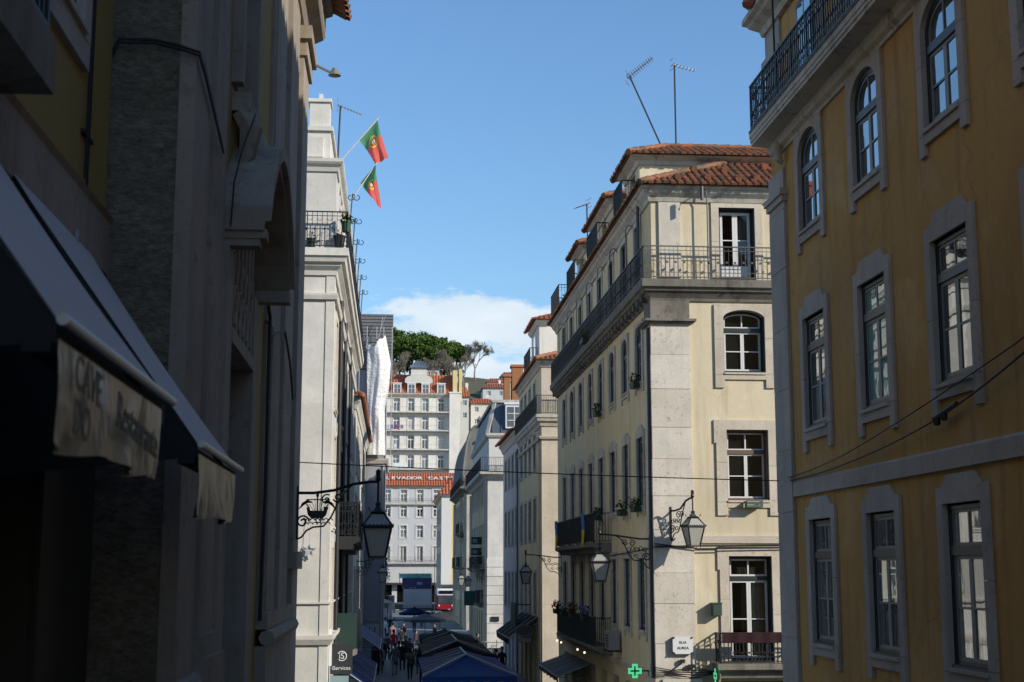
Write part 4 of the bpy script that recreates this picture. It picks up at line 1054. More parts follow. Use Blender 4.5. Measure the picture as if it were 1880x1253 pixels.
m = MB(); tiles(m, (6.85, 243, 17.12), (6.85, 215.4, 17.12), (9, 243, 19.8), (9, 218, 19.8), step=.5, r=.18, course=.8); tiles(m, (6.85, 215.4, 17.12), (17, 215.4, 17.12), (9, 218, 19.8), (14, 218, 19.8), step=.5, r=.18, course=.8); m.build('roof', t_f, B)
m = MB(); m.box(6.4, 9.8, 214.8, 216.0, 3.4, 3.7); m.build('shop_canopy', grey_c, B)

# ================================================================= grey house closing the street
B = thing('grey_street_end_house', (4.5, 258, 0), 'long pale grey house closing the street, white lettering on its red tiled roof', 'house')
E = f_front(258, -10); xs = [-6.9, -3.9, -1.0, 1.9, 4.85, 7.8, 10.8]
H = []
for x in xs:
    u = x + 10 - .6
    H += [hole(u, 17.9, 'far_win'), hole(u, 15.2, 'far_win'), hole(u, 11.5, 'far_win'), hole(u, 7.3, 'far_french'), (u - .4, u + 1.6, -.1, 3.2)]
m = MB(); wall(m, E, 0, 32, -.1, 20.7, H, .3, 0); sides(m, -10, 22, 258, 268, -.1, 20.7, 'x0 x1 y1 top')
m.build('wall', plaster('pale_grey_plaster', (.56, .555, .55), (.32, .32, .31), .4, .5), B)
for x in xs:
    u = x + 9.4; put(B, E, u, 17.9, 'far_win', gl_d); put(B, E, u, 15.2, 'far_win', gl_k); put(B, E, u, 11.5, 'far_win', gl_g); put(B, E, u, 7.3, 'far_french', gl_g)
m = MB(E.M)
for x in xs: m.box(x + 9, x + 11, .26, .3, -.1, 3.2)
m.build('shopfront', black, B)
m = MB(); cpath(m, [(-10, 258), (22, 258)], [(-.02, 20.3), (.1, 20.35), (.4, 20.6), (.4, 20.75), (-.02, 20.75)]); cpath(m, [(-10, 258), (22, 258)], [(-.02, 17.2), (.1, 17.2), (.5, 17.45), (.5, 17.6), (-.02, 17.6)]); cpath(m, [(-10, 258), (22, 258)], [(-.02, 6.7), (.1, 6.7), (.7, 6.95), (.7, 7.1), (-.02, 7.1)]); m.build('cornice', st_wl, B)
m = MB(); railing(m, [(-10, 257.55), (22, 257.55)], 17.6, .95, 'plain', .22, .012); railing(m, [(-10, 257.35), (22, 257.35)], 7.1, 1.0, 'plain', .22, .016); m.build('railing', rusty, B)
m = MB(); tiles(m, (-10.4, 257.4, 20.78), (22.4, 257.4, 20.78), (-10.4, 261.5, 23.35), (22.4, 261.5, 23.35), step=.45, r=.17, course=.9); m.quad((-10.4, 261.5, 23.35), (22.4, 261.5, 23.35), (22.4, 268, 20.7), (-10.4, 268, 20.7)); m.build('roof', t_f, B)
m = MB(); m.box(-10, 22, 256.6, 258, 3.3, 3.6); m.build('shop_canopy', colmat('brown_canopy', (.06, .045, .04), .8), B)
sl = Vector((0, 4.1, 2.57)).normalized()
for i, ch in enumerate('ELEVADOR CASTELO'):
    if ch == ' ': continue
    x = -1.96 + .965 * i
    if i > 8: x -= .0
    o = text_mesh(ch, 1.45, frame_mat((x, 259.0, 22.26), (1, 0, 0), sl), colmat('white_roof_paint', (.74, .70, .64), .8), B, 'lettering', .04)

# ================================================================= cream apartment block on the slope behind
B = thing('cream_mansard_apartments', (5, 292, 15), 'tall cream apartment block with long balconies, red mansard roof and a zinc capped lantern', 'apartment block')
E = f_front(292, -8); xs = [-5.6, -2.6, .45, 3.45, 6.35, 9.6]
H = []
for x in xs:
    u = x + 8 - .7
    for z in (38.0, 34.2, 30.3, 26.3): H.append(hole(u, z, 'BG2_win'))
m = MB(); wall(m, E, 0, 21.5, 14, 41.6, H, .35, 0); sides(m, -8, 13.5, 292, 303, 14, 41.6, 'x0 x1 y1 top'); m.build('wall', offw, B)
for i, x in enumerate(xs):
    for j, z in enumerate((38.0, 34.2, 30.3, 26.3)): put(B, E, x + 7.3, z, 'BG2_win', [gl_d, gl_k, gl_g, gl_d, gl_b, gl_c][(i * 5 + j * 2) % 6])
m = MB(); cpath(m, [(-8, 292), (11.4, 292)], [(-.02, 40.9), (.2, 41), (.6, 41.5), (.6, 41.75), (-.02, 41.75)]); m.build('cornice', st_l, B)
for z in (37.9, 34.1, 30.2, 26.2):
    m = MB(); m.box(-8, 11.3, 290.9, 292, z - .22, z); b_ = m.build('balcony', st_wl, B)
    m = MB(); railing(m, [(-8, 290.95), (11.3, 290.95)], z, 1.0, 'plain', .3, .013); m.build('railing', rusty, b_)
m = MB(); m.box(11.3, 13.6, 290.8, 292, 14, 41.7); m.box(11.2, 13.8, 290.7, 292, 41.7, 42); m.build('party_wall', offw, B)
m = MB(); m.box(12.0, 12.9, 291.5, 296, 42, 46.6); m.box(13.25, 13.9, 291.5, 296, 40, 46.9); m.build('chimney', yellowp, B)
m = MB(); tiles(m, (-8.2, 291.8, 41.8), (12, 291.8, 41.8), (-8.2, 294.5, 45.9), (12, 294.5, 45.9), step=.6, r=.2, course=1.0, segs=3); m.quad((-8.2, 294.5, 45.9), (12, 294.5, 45.9), (12, 303, 46.6), (-8.2, 303, 46.6)); m.build('roof', t_f, B)
for x in (-2.6, .55, 3.5, 6.4, 9.6):
    m = MB(); m.box(x - .85, x - .62, 291.6, 294, 41.85, 43.7); m.box(x + .62, x + .85, 291.6, 294, 41.85, 43.7); m.box(x - .62, x + .62, 291.6, 294, 43.5, 43.7); m.box(x - .95, x + .95, 291.5, 294.2, 43.7, 43.9); m.box(x - .62, x + .62, 291.75, 291.8, 41.85, 43.5, 1)
    d_ = m.build('dormer', [white_m, gl_b], B)
    m = MB(); m.box(x - .04, x + .04, 291.7, 291.75, 41.85, 43.5); m.box(x - .62, x + .62, 291.7, 291.75, 42.7, 42.76); m.build('window_bars', whitew, d_)
m = MB(); pts = [(2.1, 43.9), (7.85, 43.9)] + [(7.85 - .3 * i, 43.9 + [0, 1.0, 1.35, 1.5][min(i, 3)]) for i in range(1, 5)]
m.prism([(2.1, 43.9), (7.85, 43.9), (7.8, 44.7), (7.3, 45.2), (6.7, 45.35), (6.6, 45.8), (3.3, 45.8), (3.25, 45.35), (2.65, 45.2), (2.15, 44.7)], lambda a, b_, d_: (a, d_, b_), 291.55, 292.2)
m.box(3.35, 6.55, 291.7, 294.6, 45.8, 47.0)
m.build('gable', whitep, B)
m = MB(); c = [(2.9, 291.3, 47), (7.0, 291.3, 47), (7.0, 295, 47), (2.9, 295, 47)]
for i in range(4): m.add([c[i], c[(i + 1) % 4], (4.95 + .7 * (1 if c[(i + 1) % 4][0] > 5 else -1), 293.1, 48.6), (4.95 + .7 * (1 if c[i][0] > 5 else -1), 293.1, 48.6)], [(0, 1, 2, 3)])
for i in range(8): m.beam((3.0 + i * .55, 291.32, 47.05), (4.35 + i * .17, 293.0, 48.6), .12, .1)
m.build('lantern_roof', zinc, B)

# ================================================================= L0a : yellow house nearest on the left, L0b : the palace front
B = thing('old_yellow_house', (-2.45, 11.9, 4.3), 'shaded old yellow house at the left edge, with two canvas awnings over its ground floor', 'house')
FA = f_left(-2.45, -9)
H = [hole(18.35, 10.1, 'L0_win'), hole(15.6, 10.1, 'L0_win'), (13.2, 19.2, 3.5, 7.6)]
m = MB(); wall(m, FA, 0, 20.9, 3, 19, H, .3, 0, 1); sides(m, -12, -2.45, -9, 11.9, 3, 19, 'x0 y0 y1 top'); m.build('wall', [oldyellow, colmat('awning_shade_brown', (.05, .042, .026), .8)], B)  # reveal colour darkened to stand for the shade under the awnings
put(B, FA, 18.35, 10.1, 'L0_win', gl_d); put(B, FA, 15.6, 10.1, 'L0_win', gl_d)
m = MB(); cpath(m, [(-2.45, -9), (-2.45, 11.9)], [(-.02, 8.42), (.05, 8.42), (.05, 8.86), (.08, 8.9), (-.02, 8.9)]); m.build('belt_course', st_pal, B)
m = MB(); m.box(-2.42, -1.95, 4.5, 7.95, 8.66, 8.98); bal = m.build('balcony', st_d, B)
m = MB(); railing(m, [(-2.4, 7.88), (-2.0, 7.88), (-2.0, 4.5)], 8.985, 1.0, 'plain', .1, .012); m.build('railing', iron, bal)
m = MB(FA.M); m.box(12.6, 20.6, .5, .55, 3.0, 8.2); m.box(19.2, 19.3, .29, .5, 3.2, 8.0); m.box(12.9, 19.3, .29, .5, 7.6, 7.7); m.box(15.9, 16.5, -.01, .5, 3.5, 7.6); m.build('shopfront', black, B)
m = MB(); m.box(-2.5, -2.43, 10.2, 11.9, 3, 8.40); m.build('shop_surround', colmat('awning_shade_brown', (.05, .042, .026), .8), B)  # added dark panel, awning shade put into its colour
m = MB(); m.tube([(-2.42, 10.95, 16), (-2.42, 10.95, 9.0)], .011, 6); m.tube([(-2.43, 11.06, 16), (-2.43, 11.08, 8.9)], .010, 6); m.box(-2.46, -2.42, 10.85, 11.2, 9.34, 9.37); m.build('wall_cable', cable, B)

B = thing('stone_palace_front', (-1.87, 12, 4), 'dark stone palace front in shade on the left, with pilasters and an arched portal hood', 'building')
FB = f_left(-1.87, 12)
H = [(3.45, 5.85, 1, 8.44), (12.15 - 0, 13.3, 9.0, 13.4), (3.7, 5.2, 11.4, 14.6)]
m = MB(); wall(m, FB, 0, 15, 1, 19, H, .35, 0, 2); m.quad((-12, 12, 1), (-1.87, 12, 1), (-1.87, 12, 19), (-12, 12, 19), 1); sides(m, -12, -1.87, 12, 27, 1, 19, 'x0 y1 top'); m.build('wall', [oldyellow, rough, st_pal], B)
m = MB(FB.M); m.box(3.45, 5.85, .30, .36, 1, 8.44); m.box(3.5, 5.8, .2, .3, 1, 7.2); m.build('door', teal, B)
for (a, b_, z0, z1) in ((12.15, 13.3, 9.0, 13.4), (3.7, 5.2, 11.4, 14.6)):
    m = MB(FB.M); m.box(a, b_, .18, .22, z0, z1, 0)
    for q in (a + .03, (a + b_) / 2, b_ - .03): m.box(q - .035, q + .035, .12, .18, z0, z1, 1)
    for z in (z0 + .04, z0 + (z1 - z0) * .55, z1 - .04): m.box(a, b_, .115, .178, z - .03, z + .03, 1)
    m.build('window', [gl_d, teal], B)
m = MB(FB.M)
def stepped(u0, u1, z0, z1, k=3, base=.0):
    for q in range(k):
        e = q * (u1 - u0) * .09
        m.box(u0 + e, u1 - e, -base - .05 - .028 * q, .02 if q == 0 else -base - .05 - .028 * (q - 1), z0, z1)
m.box(-.012, 1.0, -.12, .02, 1, 19); m.box(1.55, 2.5, -.10, .02, 5.4, 19); m.box(1.45, 2.6, -.16, .02, 5.2, 5.4); m.box(1.35, 2.7, -.22, .02, 1, 5.2)
stepped(8.2, 10.3, 5.4, 9.45, 3); m.box(10.3, 12.0, -.14, .02, 5.4, 15.6); m.box(13.45, 14.95, -.12, .02, 1, 15.4); stepped(8.2, 10.3, 9.5, 19, 2)
m.tube([F_ for F_ in ((8.15, -.16, 5.06), (13.35, -.16, 5.06))], .11, 8); m.tube([(-.05, -.1, 5.0), (2.6, -.1, 5.0)], .09, 8); m.box(8.15, 13.38, -.17, .02, 5.18, 5.4); m.box(8.1, 13.4, -.16, .02, 1, 4.95)
m.box(13.35, 15.03, -.2, .02, 6.0, 6.3); m.box(13.4, 15.02, -.18, .02, 15.4, 15.7); m.box(13.32, 15.05, -.26, .02, 15.7, 15.95)
m.build('pilaster', st_pal, B)
m = MB()
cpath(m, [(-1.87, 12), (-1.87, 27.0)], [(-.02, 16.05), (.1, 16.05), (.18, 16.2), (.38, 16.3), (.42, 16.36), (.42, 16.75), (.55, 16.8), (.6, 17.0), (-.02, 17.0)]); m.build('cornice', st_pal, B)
m = MB(); tiles(m, (-1.05, 12, 16.75), (-1.05, 27.05, 16.75), (-6, 12, 19.3), (-6, 27.05, 19.3), step=.26, r=.1); m.build('roof', t_r, B)
# portal hood: segmental arch on consoles
m = MB(); n = 14; A = []; Bq = []
for i in range(n + 1):
    t = i / n; y = 15.0 + 3.8 * t
    z = 9.85 + 1.15 * math.sin(math.pi * t) ** .8
    A.append((y, z))
X1 = -1.34
for i in range(n):
    for (xa, xb, dz0, dz1) in ((-1.87, X1, 0, .17), (-1.87, X1 - .07, .17, .27)):
        (ya, za), (yb, zb) = A[i], A[i + 1]
        P = [(xa, ya, za - dz0), (xb, ya, za - dz0), (xb, ya, za - dz1), (xa, ya, za - dz1), (xa, yb, zb - dz0), (xb, yb, zb - dz0), (xb, yb, zb - dz1), (xa, yb, zb - dz1)]
        Fq = [(0, 4, 5, 1), (1, 5, 6, 2), (2, 6, 7, 3)]
        if i == 0: Fq.append((0, 1, 2, 3))
        if i == n - 1: Fq.append((4, 7, 6, 5))
        m.add(P, Fq)
m.box(-1.87, X1 - .05, 15.04, 15.3, 9.50, 9.6); m.box(-1.87, X1 - .12, 15.06, 15.28, 9.42, 9.5); m.box(-1.87, X1 - .05, 18.5, 18.76, 9.45, 9.6)
m.build('portal_hood', st_pal, B)
m = MB(); m.box(-1.87, -1.77, 14.95, 15.44, 1, 9.4); m.box(-1.87, -1.77, 17.86, 18.5, 1, 9.4); m.box(-1.87, -1.76, 15.44, 17.86, 8.44, 8.6); m.build('portal_frame', st_pal, B)
m = MB()
for k in range(5):
    yc = 15.85 + k * .42
    m.ring((-1.8, yc, 9.1), (0, 1, 0), (0, 0, 1), .19, .022, 10, 4, ry=.42); m.tube([(-1.8, yc + .2, 8.6), (-1.8, yc + .2, 10.1)], .02, 5)
    m.spiral((-1.79, yc, 9.0), (0, 1, 0), (0, 0, 1), .16, .02, 0, 9, .018, 14)
m.build('fanlight_grille', st_pal, B)
m = MB(); m.box(-1.87, -1.66, 15.6, 17.3, 11.1, 11.32); m.box(-1.87, -1.74, 15.5, 15.68, 11.4, 14.6); m.box(-1.87, -1.74, 17.22, 17.5, 11.4, 14.6)
for y in (15.7, 17.1): m.tube([(-1.78, y, 11.1), (-1.66, y, 10.9), (-1.7, y, 10.6), (-1.82, y, 10.4)], [.12, .14, .1, .05], 7)
m.tube([(-1.78, 16.4, 11.1), (-1.66, 16.4, 10.85), (-1.74, 16.4, 10.4)], [.16, .2, .06], 7); m.build('carved_sill', st_pal, B)
m = MB()
for w in (0, .03):
    m = MB(); m.tube([(-2.5 + w * .3, 11.93, 8.9), (-2.49 + w * .3, 11.92, 10.1 - w), (-2.47 + w * .3, 11.9, 10.35 - w), (-2.40, 11.9, 10.50 - w), (-2.1, 11.9, 10.50 - w), (-1.86, 11.88, 10.44 - w), (-1.72, 11.95, 10.42 - w), (-1.71, 12.3, 10.36 - w), (-1.71, 13.05, 10.22 - w), (-1.73, 13.9, 10.10)], .013, 6); m.build('wall_cable', cable, B)
m = MB()
m.tube([(-1.80, 18.9, 10.1), (-1.78, 19.6, 9.75), (-1.78, 20.15, 9.55), (-1.78, 20.15, 7), (-1.8, 20.1, 5.3)], .026, 6); m.build('wall_cable', cable, B); m = MB(); m.tube([(-1.78, 20.2, 9.3), (-1.66, 21.4, 9.55), (-1.64, 22.3, 9.2), (-1.66, 23.4, 8.75)], .018, 6); m.build('wall_cable', cable, B); m = MB()
m.tube([(-1.76, 14.95, 9.6), (-1.74, 14.96, 10.1), (-1.68, 15.1, 10.5), (-1.6, 15.6, 11.05)], .009, 6)
m.build('wall_cable', cable, B)
# ================================================================= street lamps
LANT = {}
def lantern_parts(root, loc, k=1.0, rot=math.pi / 4):
    x, y, z = loc
    m = MB(); q = 2 ** .5
    m.tube([(x, y, z + .0 * k), (x, y, z - .40 * k)], .022 * k, 6)
    m.lathe([(.01, .24 * k), (.05 * k, .2 * k), (.045 * k, .1 * k), (.06 * k, .05 * k), (.03 * k, 0)], (x, y, z), 8)
    m.lathe([(.02 * k, -.36 * k), (.07 * k, -.40 * k), (.055 * k, -.46 * k), (.10 * k, -.52 * k), (.14 * k * q, -.56 * k), (.12 * k * q, -.60 * k)], (x, y, z), 4, 0, rot)
    m.lathe([(.285 * k * q, -.80 * k), (.295 * k * q, -.83 * k), (.255 * k * q, -.86 * k)], (x, y, z), 4, 0, rot)
    m.lathe([(.15 * k * q, -1.36 * k), (.155 * k * q, -1.39 * k), (.05 * k, -1.42 * k)], (x, y, z), 4, 0, rot)
    for i in range(4):
        t = rot + i * math.pi / 2; c, s_ = math.cos(t) * q, math.sin(t) * q
        m.beam((x + c * .25 * k, y + s_ * .25 * k, z - .86 * k), (x + c * .15 * k, y + s_ * .15 * k, z - 1.37 * k), .028 * k, .028 * k)
        m.beam((x + c * .12 * k, y + s_ * .12 * k, z - .59 * k), (x + c * .27 * k, y + s_ * .27 * k, z - .81 * k), .026 * k, .026 * k)
        t2 = t + math.pi / 2; c2, s2 = math.cos(t2) * q, math.sin(t2) * q
        for j in range(9):
            f = j / 8; m.box_at((x + (c * (1 - f) + c2 * f) * .285 * k, y + (s_ * (1 - f) + s2 * f) * .285 * k, z - .80 * k), .03 * k)
        for sx in (c,): m.tube([(x + c * .15 * k, y + s_ * .15 * k, z - .54 * k), (x + c * .17 * k, y + s_ * .17 * k, z - .47 * k)], .012 * k, 4)
        m.tube([(x + c * .15 * k, y + s_ * .15 * k, z - 1.38 * k), (x + c * .15 * k, y + s_ * .15 * k, z - 1.45 * k)], .01 * k, 4)
    m.build('lantern_frame', iron, root)
    m = MB()
    m.lathe([(.143 * k * q, -1.36 * k), (.243 * k * q, -.86 * k)], (x, y, z), 4, 0, rot)
    m.lathe([(.262 * k * q, -.80 * k), (.118 * k * q, -.60 * k)], (x, y, z), 4, 0, rot)
    m.build('lantern_glass', opal, root)
def street_lamp(wall, end, label, k=1.0, ship=False, nw=None, rot=math.pi / 4):
    T = thing('street_lamp', wall, label, 'street lamp', 'wrought iron lanterns on wall brackets')
    w = Vector(wall); e = Vector(end); d = e - w; L = math.hypot(d.x, d.y); h = Vector((d.x, d.y, 0)) / L; Z = Vector((0, 0, 1))
    P = lambda a, z: w + h * (a * L) + Z * z
    m = MB()
    arm = [P(0, 0), P(.2, .0), P(.45, .05), P(.7, d.z * .8), P(.9, d.z), P(1.0, d.z)]
    m.tube(arm, .030 * k, 6)
    m.beam(P(.0, .12 * k), P(.0, -.85 * k), .05, .05)
    # lower sweeping stay
    m.tube([P(.68, d.z * .75), P(.56, -.02), P(.50, -.18), P(.42, -.44), P(.33, -.60), P(.20, -.62), P(.12, -.68), P(.06, -.80), P(.0, -.84)], .018 * k, 5)
    m.spiral(P(.07, -.52), h, Z, .12, .03, 0, 9, .018, 20, 5); m.spiral(P(.36, -.12), h, Z, .1, .02, 1, 9, .015, 18, 5)
    m.spiral(P(.5, -.08), h, Z, .09, .02, 3.5, 12, .015, 18, 5); m.spiral(P(.27, -.5), h, Z, .07, .02, 0, 8, .010, 14, 4)
    if ship:
        hull = [(-.17, 0), (-.2, .14), (-.14, .14), (-.13, .08), (.11, .08), (.12, .15), (.2, .15), (.16, 0), (.1, -.06), (-.11, -.06)]
        c = P(.25, -.40); n_ = h.cross(Z)
        m.prism(hull, lambda a, b_, dd: c + h * a + Z * b_ + n_ * dd, -.014, .014)
        m.beam(c, c + Z * .38, .026, .026); m.beam(c + Z * .28 - h * .2, c + Z * .28 + h * .2, .02, .02); m.box_at(tuple(c + Z * .36), .05)
        for s_ in (-1, 1):
            b0 = c + h * (.2 * s_) + Z * .2
            m.tube([b0 - h * (.10 * s_) + Z * .03, b0 - h * (.02 * s_) + Z * .05, b0 + h * (.06 * s_) + Z * .0, b0 + h * (.13 * s_) - Z * .09], [.014, .034, .03, .008], 6)
            m.tube([c + h * (.15 * s_) + Z * .13, b0], .012, 4)
            for q in range(3): m.tube([c + h * (s_ * .02), c + Z * (.3 - q * .05) + h * (s_ * (.05 + q * .05))], .006, 3)
        for q in range(7): m.ring(c + h * (-.24 + q * .08) - Z * .1, h, Z, .04, .010, 6, 3, 0, 0, math.pi)
        for q in range(6): m.ring(c + h * (-.2 + q * .08) - Z * .17, h, Z, .04, .010, 6, 3, 0, 0, math.pi)
    else:
        for q in range(5): m.ring(P(.1 + q * .08, -.30 + .03 * (q % 2)), h, Z, .055 * k, .011, 8, 4)
    m.build('bracket', iron, T)
    lantern_parts(T, tuple(e), k, rot)
    return T
street_lamp((-1.74, 26.3, 7.37), (-.275, 26.3, 7.58), 'large black street lamp with a ship emblem bracket on the palace front', .99, True)
street_lamp((7.33, 40.6, 6.85), (5.93, 40.9, 6.98), 'street lamp reaching over the street from the shaded side of the cream corner house', .95)
street_lamp((7.4, 62.6, 6.5), (5.8, 62.5, 6.62), 'street lamp in front of the pale blue house, at the cream house far end', .9)
street_lamp((7.82, 39.93, 7.62), (8.30, 39.2, 7.95), 'sunlit street lamp on the pale quoin, casting its shadow beside it', .95, rot=math.pi / 4 + .2)
street_lamp((-1.72, 70, 6.35), (-.45, 70, 6.55), 'small street lamp behind the large ship lamp, on the tiled white house', .85)
street_lamp((7.4, 112.6, 5.9), (5.4, 112.5, 6.05), 'far street lamp on the sunlit mansard corner house', .95)
street_lamp((7.4, 118, 5.7), (6.2, 118, 5.9), 'farthest street lamp above the iron balcony of the mansard corner house', .95)

# ================================================================= flags
def clothmat(name, c):
    if name in MATS: return MATS[name]
    m, nt, b = newmat(name); b.inputs['Base Color'].default_value = (*c, 1); b.inputs['Roughness'].default_value = .85
    t = nd(nt, 'ShaderNodeBsdfTranslucent'); t.inputs[0].default_value = (*c, 1); mx = nd(nt, 'ShaderNodeMixShader'); mx.inputs[0].default_value = .4
    lk(nt, b.outputs[0], mx.inputs[1]); lk(nt, t.outputs[0], mx.inputs[2]); lk(nt, mx.outputs[0], nt.nodes['Material Output'].inputs[0])
    return m
def flag(base, hA, hB, C, D, label, wav=.05, ys=1):
    T = thing('flag', base, label, 'flag', 'national flags on roof poles')
    b_ = Vector(base); hA, hB, C, D = map(Vector, (hA, hB, C, D))
    m = MB(); m.tube([b_, hB + (hB - b_).normalized() * .08], .022, 6); m.lathe([(.0, .03), (.035, 0), (.0, -.03)], tuple(hB + (hB - b_).normalized() * .1), 6); m.build('flag_pole', colmat('pale_pole', (.6, .58, .54), .5), T)
    def P(s, t, o=0):
        p_ = (hA * (1 - t) + hB * t) * (1 - s) + (D * (1 - t) + C * t) * s
        w = math.sin(s * 5 + t * 4) * wav * (s ** .5) + math.sin(t * 11 + s * 3) * wav * .7 * s
        return p_ + Vector((w * .5, w * 2.0 * ys + o, .35 * w))
    m = MB(); n, k = 25, 16
    for i in range(n):
        for j in range(k): m.quad(P(i / n, j / k), P((i + 1) / n, j / k), P((i + 1) / n, (j + 1) / k), P(i / n, (j + 1) / k), 0 if i < n * .4 else 1)
    m.build('cloth', [clothmat('flag_green', (.11, .33, .16)), clothmat('flag_red', (.72, .14, .11))], T)
    m = MB(); cs, ct = .4, .5
    for o in (-.012, .012):
        for r0, r1, mm in ((.20, .25, 0), (.085, .10, 0)):
            for i in range(20):
                a0, a1 = 2 * math.pi * i / 20, 2 * math.pi * (i + 1) / 20
                f = lambda r_, a: P(cs + r_ * .67 * math.cos(a), ct + r_ * math.sin(a), o)
                m.quad(f(r0, a0), f(r1, a0), f(r1, a1), f(r0, a1), mm)
        for q in (-.1, 0, .1):
            for i in range(8):
                a0 = -.22 + .44 * i / 8; a1 = -.22 + .44 * (i + 1) / 8
                m.quad(P(cs + a0 * .67, ct + q + a0 * .5 - .012, o * 1.3), P(cs + a1 * .67, ct + q + a1 * .5 - .012, o * 1.3), P(cs + a1 * .67, ct + q + a1 * .5 + .012, o * 1.3), P(cs + a0 * .67, ct + q + a0 * .5 + .012, o * 1.3), 0)
        sh = [(-.085, .14), (.085, .14), (.085, -.04), (.05, -.12), (0, -.15), (-.05, -.12), (-.085, -.04)]
        m.poly([P(cs + a * .72, ct + b2, o * 1.6) for a, b2 in sh], 1)
        m.poly([P(cs + a * .72 * .62, ct + b2 * .62, o * 2.0) for a, b2 in sh], 2)
        for a, b2 in ((0, .05), (0, 0), (0, -.05), (-.03, 0), (.03, 0)):
            m.poly([P(cs + (a + .012 * c_) * .72, ct + b2 + .016 * s_, o * 2.4) for c_, s_ in ((-1, -1), (1, -1), (1, 1), (-1, 1))], 3)
    m.build('emblem', [colmat('emblem_yellow', (.75, .5, .03), .8, .05), colmat('flag_red', (.5, .03, .02)), white_m, colmat('emblem_blue', (.03, .06, .3), .8)], T)
flag((-1.86, 44, 18.72), (-1.22, 44, 19.50), (-.66, 44, 20.20), (-.34, 43.9, 18.93), (-.68, 44.1, 18.74), 'open green and red flag with a gold emblem, above the half folded flag')
flag((-1.86, 50, 18.72), (-1.33, 50, 19.74), (-.78, 50, 20.45), (-.62, 50.5, 18.98), (-.80, 49.4, 18.92), 'half folded green and red flag flying below the open one', .08, 2.5)

# ================================================================= aerials
def aerial(base, top, boomdir, label, n=9, L=.9, el=.5, tilt=0):
    T = thing('roof_aerial', base, label, 'aerial', 'television aerials on the roofs')
    b_ = Vector(base); t = Vector(top); m = MB(); m.tube([b_, t], .03, 5); m.build('mast', galv if tilt else cable, T)
    d = Vector(boomdir).normalized(); s_ = d.cross(Vector((0, 0, 1))).normalized()
    m = MB(); m.beam(t - d * .12, t + d * L, .022, .022)
    for i in range(n):
        c = t - d * .06 + d * (L * i / (n - 1)); q = el * (1 - .4 * i / n) / 2
        m.beam(c - s_ * q, c + s_ * q, .02, .02)
    q = Vector((0, 0, .18)); c = t - d * .1
    for z in (-1, 1): m.beam(c - s_ * el * .5 + q * z, c + s_ * el * .5 + q * z, .012, .012); m.beam(c, c + q * z, .012, .012)
    m.build('aerial_array', galv, T)
aerial((9.45, 46, 18.9), (7.86, 46, 22.6), (.72, -.3, .55), 'tilted aerial leaning left over the dormer roofs of the cream corner house', 12, 1.0, .6)
aerial((9.42, 46, 18.9), (9.41, 46, 23.05), (1, .2, -.17), 'upright aerial with a level boom on the cream corner house roof', 7, .8, .35)
aerial((7.9, 57, 18.2), (7.86, 57, 20.97), (-.9, -.3, -.4), 'small aerial on the farther dormer of the cream corner house', 7, .6, .6)
aerial((-1.95, 45, 18.6), (-1.88, 45, 20.94), (.75, 0, -.30), 'aerial on a dark pole beside the flags of the white corner house', 8, .75, .3)

# ================================================================= overhead cables
def cablething(pts, label, r=.012, sag=.0, n=16):
    m = MB(); P = []
    for a, b_ in zip(pts[:-1], pts[1:]):
        a = Vector(a); b_ = Vector(b_)
        for i in range(n + 1):
            t = i / n; P.append(a.lerp(b_, t) + Vector((0, 0, -sag * 4 * t * (1 - t))))
    m.tube(P, r, 5); o = m.build('overhead_cable', cable, None, False, tuple(P[0])); tag(o, label, 'cable'); return o
cablething([(-1.74, 26.6, 7.95), (7.36, 26.7, 7.66)], 'thin black cable crossing the whole street from the palace to the ochre house', .010, .03)
cablething([(7.32, 26.0, 7.68), (7.28, 22.4, 7.84), (7.28, 16, 8.62), (7.28, 12, 9.4)], 'upper of two cables sagging along the ochre facade', .011, .03)
cablething([(7.33, 25.9, 7.62), (7.31, 22.3, 7.70), (7.27, 18.6, 7.98), (7.28, 15.8, 8.48), (7.28, 12, 9.3)], 'lower cable with a splice on the ochre facade', .014, .03)
m = MB()
for y, z in ((18.5, 8.0), (18.25, 8.04)): m.lathe([(.02, -.06), (.05, -.04), (.05, .04), (.02, .06)], (7.27, y, z - .04), 8)
m.tube([(7.27, 18.6, 8.0), (7.27, 17.8, 8.12)], .035, 6); tag(m.build('cable_splice', cable, None, False, (7.27, 18.3, 8)), 'black splice box hanging on the lower cable of the ochre house', 'cable splice')
m = MB(); m.tube([(7.34, 39.9, 6.62), (8.5, 39.88, 6.64), (12, 39.9, 6.66)], .025, 5); m.tube([(7.34, 39.88, 6.70), (8.6, 39.86, 6.56), (12, 39.88, 6.60)], .018, 5)
m.tube([(7.30, 39.9, 6.6), (7.30, 44, 6.5), (7.34, 48, 6.45)], .02, 5)
for q in range(5): m.tube([(7.3, 40.6, 3.35 - .05 * q), (7.32, 39.88, 3.30 - .06 * q), (7.8, 39.87, 3.22 - .03 * q), (8.4, 39.86, 3.3 - .07 * q), (9.1, 39.86, 3.15)], .014, 4)
m.tube([(7.6, 39.86, 3.1), (8.0, 39.86, 3.38), (8.15, 39.86, 3.5)], .014, 4); m.box(8.0, 8.12, 39.82, 39.9, 3.42, 3.52); m.box(8.22, 8.42, 39.82, 39.9, 3.28, 3.38)
m.build('wall_cable', cable, B1)

